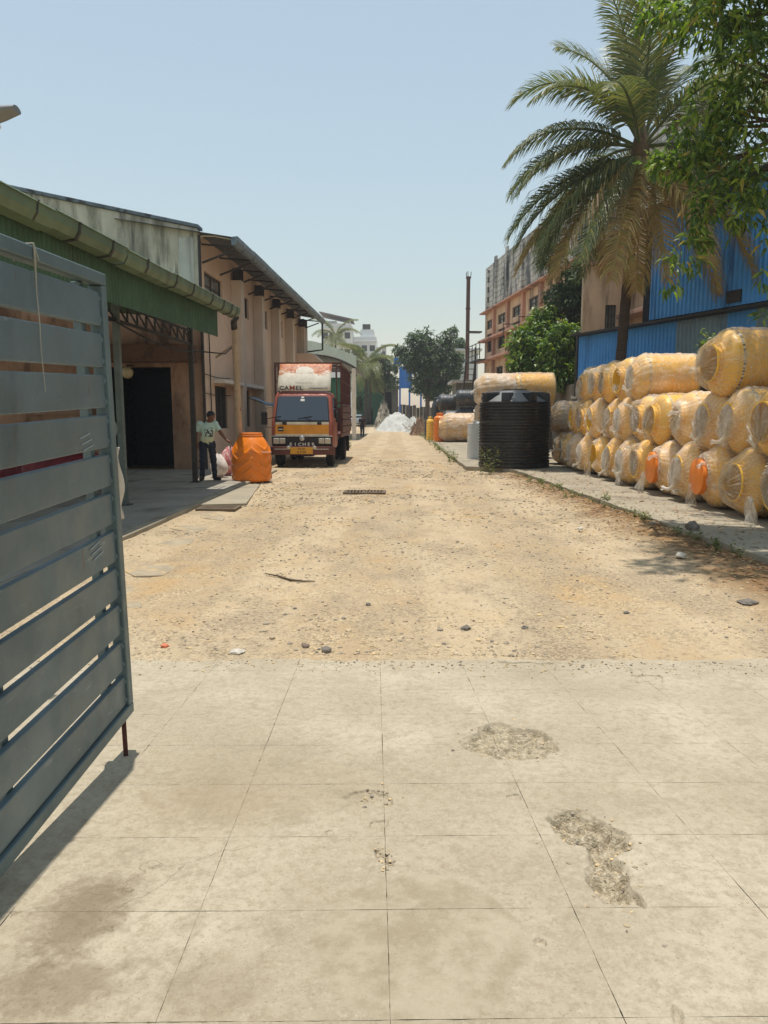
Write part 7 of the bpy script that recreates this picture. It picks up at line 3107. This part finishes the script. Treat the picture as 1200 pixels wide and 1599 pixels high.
# pale green arched canopy of the factory opposite
ya = 50.0
gcan = thing('arched_shed', 'pale green arched sheet gable on concrete columns behind the truck', 'shed', (at(553, 640, ya).x, ya, 0), world=True)
pg = M('pale_green_sheet', C(196, 210, 198), .6, .05, .06, .8, .03, 30)
e0, e1 = at(484, 532, ya), at(557, 556, ya)
a0_ = at(484, 552, ya)
W_ = e1.x - e0.x
def gab(i, j):
    x = e0.x - 3 + (W_ + 3) * i
    q = max(0, (x - e0.x) / W_)
    top = e0.z + (e1.z - e0.z) * (q ** 1.25)
    bot = a0_.z + (at(557, 574, ya).z - a0_.z) * (q ** 2.2)
    return (x, ya, bot + (top - bot) * j)
ng = 22
for k in range(11):
    mb = MB()
    corr = []
    mb.grid(lambda i, j: (gab((k + i * .995) / 11, j)[0], ya - .03 * (math.sin(i * 5 * PI) ** 2), gab((k + i * .995) / 11, j)[2]), 10, 2)
    mb.build('sheet', pg, gcan)
mb = MB()
mb.tube([(gab(k / 16, 0)[0], ya + .1, gab(k / 16, 0)[2] - .05) for k in range(17)], .1, 6)
mb.build('arch_rib', mat['darksteel'], gcan, 60)
mb = MB()
mb.tube([(gab(k / 16, 0)[0], ya + .1, gab(k / 16, 0)[2] - .75 + .2 * (k / 16)) for k in range(17)], .07, 6)
mb.build('arch_rib', mat['darksteel'], gcan, 60)
mb = MB()
vs = []
for k in range(17):
    x, _, z = gab(k / 16, .02)
    vs += [(x, ya + .05, z), (x, ya + 16, z)]
mb.add(vs, [(2 * k, 2 * k + 1, 2 * k + 3, 2 * k + 2) for k in range(16)])
mb.build('roof_sheet', mat['roofgrey'], gcan)
cx_ = at(553, 640, ya).x
for j in range(1):
    mb = MB()
    mb.box((cx_ - .14, ya + .02 + j * 6, -.1), (cx_ + .14, ya + .3 + j * 6, at(553, 575, ya).z - .0))
    mb.build('column', mat['whitetrim'], gcan, bevel=.015)
gg = M('dark_green_paint', C(44, 92, 70), .7, 0, .15, .9)
mb = MB()
mb.box((cx_ - 12, ya + 8, -.1), (cx_ - 1.2, ya + 8.2, at(553, 573, ya).z - .3))
mb.build('inner_wall', gg, gcan)
mb = MB()
mb.box((cx_ - 5, ya + .4, .0), (cx_ - .9, ya + .6, 4.2))
mb.build('green_partition', gg, gcan)

# green lean-to and dark shed at the end
def box_house(name, label, u0, u1, v0, v1, Y, depth, m, roofm=None, arched=False, door=None, gz=None):
    a, b_ = at(u0, v1, Y), at(u1, v0, Y)
    g0 = float(ground_z(0, Y)) - .2 if gz is None else gz
    t = thing(name, label, 'shed', (a.x, Y, g0), world=True)
    W = b_.x - a.x
    H = b_.z - g0
    op = []
    if door:
        op = [(at(door[0], v1, Y).x - a.x, at(door[1], v1, Y).x - a.x, 0, at(u0, door[2], Y).z - g0)]
    mb = MB()
    wall_cells(mb, (a.x, Y, g0), (1, 0, 0), (0, -1, 0), W, H, .2, op)
    mb.build('front_wall', m, t)
    for s in (0, 1):
        mb = MB()
        x_ = a.x + (W - .2) * s
        mb.box((x_ + .001, Y + .201, g0), (x_ + .199, Y + depth, H + g0 - .002))
        mb.build('side_wall', m, t)
    mb = MB()
    mb.box((a.x + .2, Y + depth - .2, g0), (b_.x - .2, Y + depth, H + g0))
    mb.build('rear_wall', m, t)
    if arched:
        mb = MB()
        mb.grid(lambda i, j: (a.x - .2 + (W + .4) * i, Y - .3 + (depth + .3) * j, g0 + H + .01 + .9 * math.sin(PI * i) ** .8), 20, 1)
        o = mb.build('roof', roofm or m, t, 60)
        o.modifiers.new('s', 'SOLIDIFY').thickness = .06
        mb = MB()
        mb.prism([(a.x + W * i / 12, g0 + H + .0 + .88 * math.sin(PI * i / 12) ** .8) for i in range(13)], Y + .02, Y + .08, lambda p, q, tt: (p, tt, q))
        mb.build('gable', m, t)
    else:
        mb = MB()
        mb.box((a.x - .4, Y - .6, g0 + H + .002), (b_.x + .4, Y + depth + .2, g0 + H + .22))
        mb.build('roof', roofm or m, t)
    return t


box_house('green_shed', 'tall dark green sheet building beyond the truck', 557, 578, 590, 655, 97, 8, gg)
box_house('green_lean_to', 'low green hut with an arched roof and dark doorway by the gravel heap', 567, 598, 622, 657, 93, 5, gg, M('light_green', C(110, 164, 128), .6), True, (568, 583, 638))
dkc = M('dark_concrete', C(104, 102, 92), .9, 0, .2, .8, .1, 20)
box_house('dark_shed', 'dark open fronted shed with a flat concrete roof at the end', 576, 622, 605, 655, 101, 8, dkc, None, False, (580, 612, 612))
box_house('grey_shed', 'grey corrugated shed behind the chimney', 712, 747, 548, 610, 84, 6, M('white_sheet', C(196, 204, 204), .6, .1, .06, 3, 0, 10, (), .4, 0, (6, 6, .05)))
box_house('low_shed', 'low grey roofed shed between the chimney and the tank heap', 712, 748, 598, 650, 58, 4, dkc, M('pale_roof', C(176, 172, 164), .8), gz=0)
# blue frame structure behind the broad tree
bf = thing('blue_structure', 'blue painted steel structure behind the broad tree', 'structure', (at(640, 600, 84).x, 84, 1), world=True)
bl = M('blue_paint', C(46, 112, 190), .6, .05, .1, .9)
for (u0, u1, v0, v1) in ((624, 634, 572, 606), (634, 644, 556, 606), (644, 660, 570, 580), (650, 668, 552, 562), (616, 634, 558, 568)):
    a, b_ = at(u0, v1, 84), at(u1, v0, 84)
    mb = MB()
    mb.box((a.x, 84 + .3 * random.random(), a.z), (b_.x, 84.9, b_.z))
    mb.build('panel', bl, bf)
for u in (625, 640, 658):
    p = at(u, 600, 84)
    mb = MB()
    mb.box((p.x - .1, 84.35, .4), (p.x + .1, 84.6, p.z + 2))
    mb.build('post', bl, bf)
# concrete slab fence at the end of the yard
fe = thing('concrete_fence', 'row of dark upright concrete slabs fencing the end of the yard', 'fence', (at(650, 650, 68).x, 68, .3), world=True)
for k in range(15):
    u = 618 + k * 5.4
    Y = 88 - k * 1.3
    p = at(u, 650, Y)
    h = at(u, 633 + random.uniform(-2, 4), Y).z
    w = 5.0 * Y / F
    mb = MB()
    mb.box((p.x, Y, -.1), (p.x + w, Y + .12, h))
    mb.build('slab', mat['compound'], fe, bevel=.02)

# gravel heap, rubbish heap
def heap(name, label, cat, u0, u1, vtop, Y, m, dep, amp=.12, fr=2.0, peak=.5):
    a, b_ = at(u0, 660, Y), at(u1, 660, Y)
    g0 = float(ground_z((a.x + b_.x) / 2, Y))
    H = at((u0 + u1) / 2, vtop, Y).z - g0
    W = b_.x - a.x
    nx_, ny_ = 60, 40
    vs = []
    for j in range(ny_ + 1):
        for i in range(nx_ + 1):
            x, y = i / nx_ * 2 - 1, j / ny_ * 2 - 1
            r = math.hypot(x - (peak - .5) * (1 - abs(x)), y)
            h = max(0, 1 - r * r) ** 1.25
            nz = noise.noise(Vector((x * fr * 2 + u0, y * fr * 2, 0))) + .5 * noise.noise(Vector((x * fr * 6, y * fr * 6, u0)))
            h = h * (1 + amp * nz) + (amp * .35 * nz if h > .02 else 0)
            vs.append((a.x + W * (x + 1) / 2, Y + dep * y, g0 + H * h - .05 * (h < .03)))
    fs = [(j * (nx_ + 1) + i, j * (nx_ + 1) + i + 1, (j + 1) * (nx_ + 1) + i + 1, (j + 1) * (nx_ + 1) + i) for j in range(ny_) for i in range(nx_)]
    mb = MB()
    mb.add(vs, fs)
    o = mb.build(name, m, None, 50)
    tag(o, label, cat)
    return o


hg = M('crushed_stone', C(186, 184, 176), .95, 0, .12, 2.5, .6, 14, [(C(160, 156, 146), 6, .5, .7, None)])
heap('gravel_heap', 'heap of pale grey crushed stone at the end of the track', 'gravel heap', 586, 658, 646, 74, hg, 2.8, .16, 2.2, .45)
heap('gravel_heap', 'low spread of crushed stone to the right of the main heap', 'gravel heap', 632, 662, 652, 70, hg, 1.8, .2, 2, .5)
heap('rubble_heap', 'pile of whitish sacks and rubble left of the gravel heap', 'rubble heap', 584, 614, 635, 79, M('rubble', C(176, 168, 150), .9, 0, .3, 2, .4, 8, [(C(96, 86, 74), 1.6, .5, .6, None)]), 1.6, .5, 3)
rb_m = M('scrap_brown', C(132, 106, 84), .9, 0, .3, 4, .3, 20, (), .3, .5)
o = heap('rubbish_heap', 'brown heap of scrap and rubbish at the start of the platform', 'rubbish heap', 640, 672, 656, 62, rb_m, 1.5, .5, 3)
mb = MB()
c0 = at(656, 664, 61.5)
for k in range(46):
    a = random.uniform(0, PI)
    b_ = random.uniform(-.5, .9)
    p = Vector((c0.x + random.gauss(0, .5), 61.3 + random.gauss(0, .6), .25 + random.random() * .5))
    d = Vector((math.cos(a), .4 * math.sin(a), b_)).normalized() * random.uniform(.15, .5)
    mb.bar(p - d, p + d, random.uniform(.02, .09), random.uniform(.02, .05))
o = mb.build('scrap', M('scrap_wood', C(150, 122, 98), .9, 0, .3, 5, 0, 10, (), .3, .6))
tag(o, 'tangle of scrap sticks on the rubbish heap', 'scrap')
o['kind'] = 'stuff'

# white car far down the track
cy_ = 88.0
cx0 = at(555, 655, cy_).x
cgz = float(ground_z(cx0, cy_))
car = thing('parked_car', 'white saloon car parked far down the track beyond the truck', 'car', (cx0, cy_, cgz))
wc = M('white_car_paint', C(224, 226, 226), .3, 0, .03)
mb = MB()
prof_ = [(0, .35), (0, .78), (.12, .92), (.75, .98), (1.25, 1.38), (2.6, 1.42), (3.3, .98), (4.1, .88), (4.25, .7), (4.25, .35), (3.85, .3), (3.75, .55), (3.2, .55), (3.1, .3), (1.15, .3), (1.05, .55), (.5, .55), (.4, .3)]
mb.prism(prof_, -.84, .84, lambda p, q, tt: (tt * (1 - .16 * max(0, q - .9) / .5), p, q))
mb.build('body', wc, car, bevel=.06)
mb = MB()
mb.prism([(.80, 1.0), (1.22, 1.33), (1.23, 1.335), (.81, 1.005)], -.66, .66, lambda p, q, tt: (tt, p - .03, q))
mb.build('rear_window', TR['glass'], car)
for s in (-1, 1):
    mb = MB()
    mb.box((s * .62 - .16, -.03, .68), (s * .62 + .16, .05, .84))
    mb.build('tail_light', M('tail_red', C(150, 30, 26), .3), car)
    for y in (.78, 3.48):
        mb = MB()
        mb.lathe([(0, -.1), (.2, -.1), (.3, -.09), (.31, 0), (.3, .09), (.2, .1), (0, .1)], 20, Matrix.Translation((s * .78, y, .31)) @ Matrix.Rotation(PI / 2, 4, 'Y'))
        mb.build('wheel', mat['rubber'], car, 40)
mb = MB()
mb.box((-.82, -.06, .38), (.82, .02, .58))
mb.build('bumper', wc, car, bevel=.03)
mb = MB()
mb.box((-.25, -.07, .6), (.25, -.005, .72))
mb.build('number_plate', M('plate_white', C(220, 220, 214), .5), car)

# ================================================================== AIR
hz = MB()
hz.box((-170, -12, -2.2), (170, 215, 34))
haze = hz.build('haze', None)
haze['kind'] = 'stuff'
tag(haze, 'thin pale dusty haze filling the air over the yard', 'haze')
hm = bpy.data.materials.new('haze_air')
hm.use_nodes = True
hm.node_tree.nodes.remove(hm.node_tree.nodes['Principled BSDF'])
pv = hm.node_tree.nodes.new('ShaderNodeVolumePrincipled')
pv.inputs['Color'].default_value = (.93, .96, 1.0, 1)
pv.inputs['Density'].default_value = .0008
pv.inputs['Anisotropy'].default_value = .2
hm.node_tree.links.new(pv.outputs[0], hm.node_tree.nodes['Material Output'].inputs['Volume'])
haze.data.materials.append(hm)
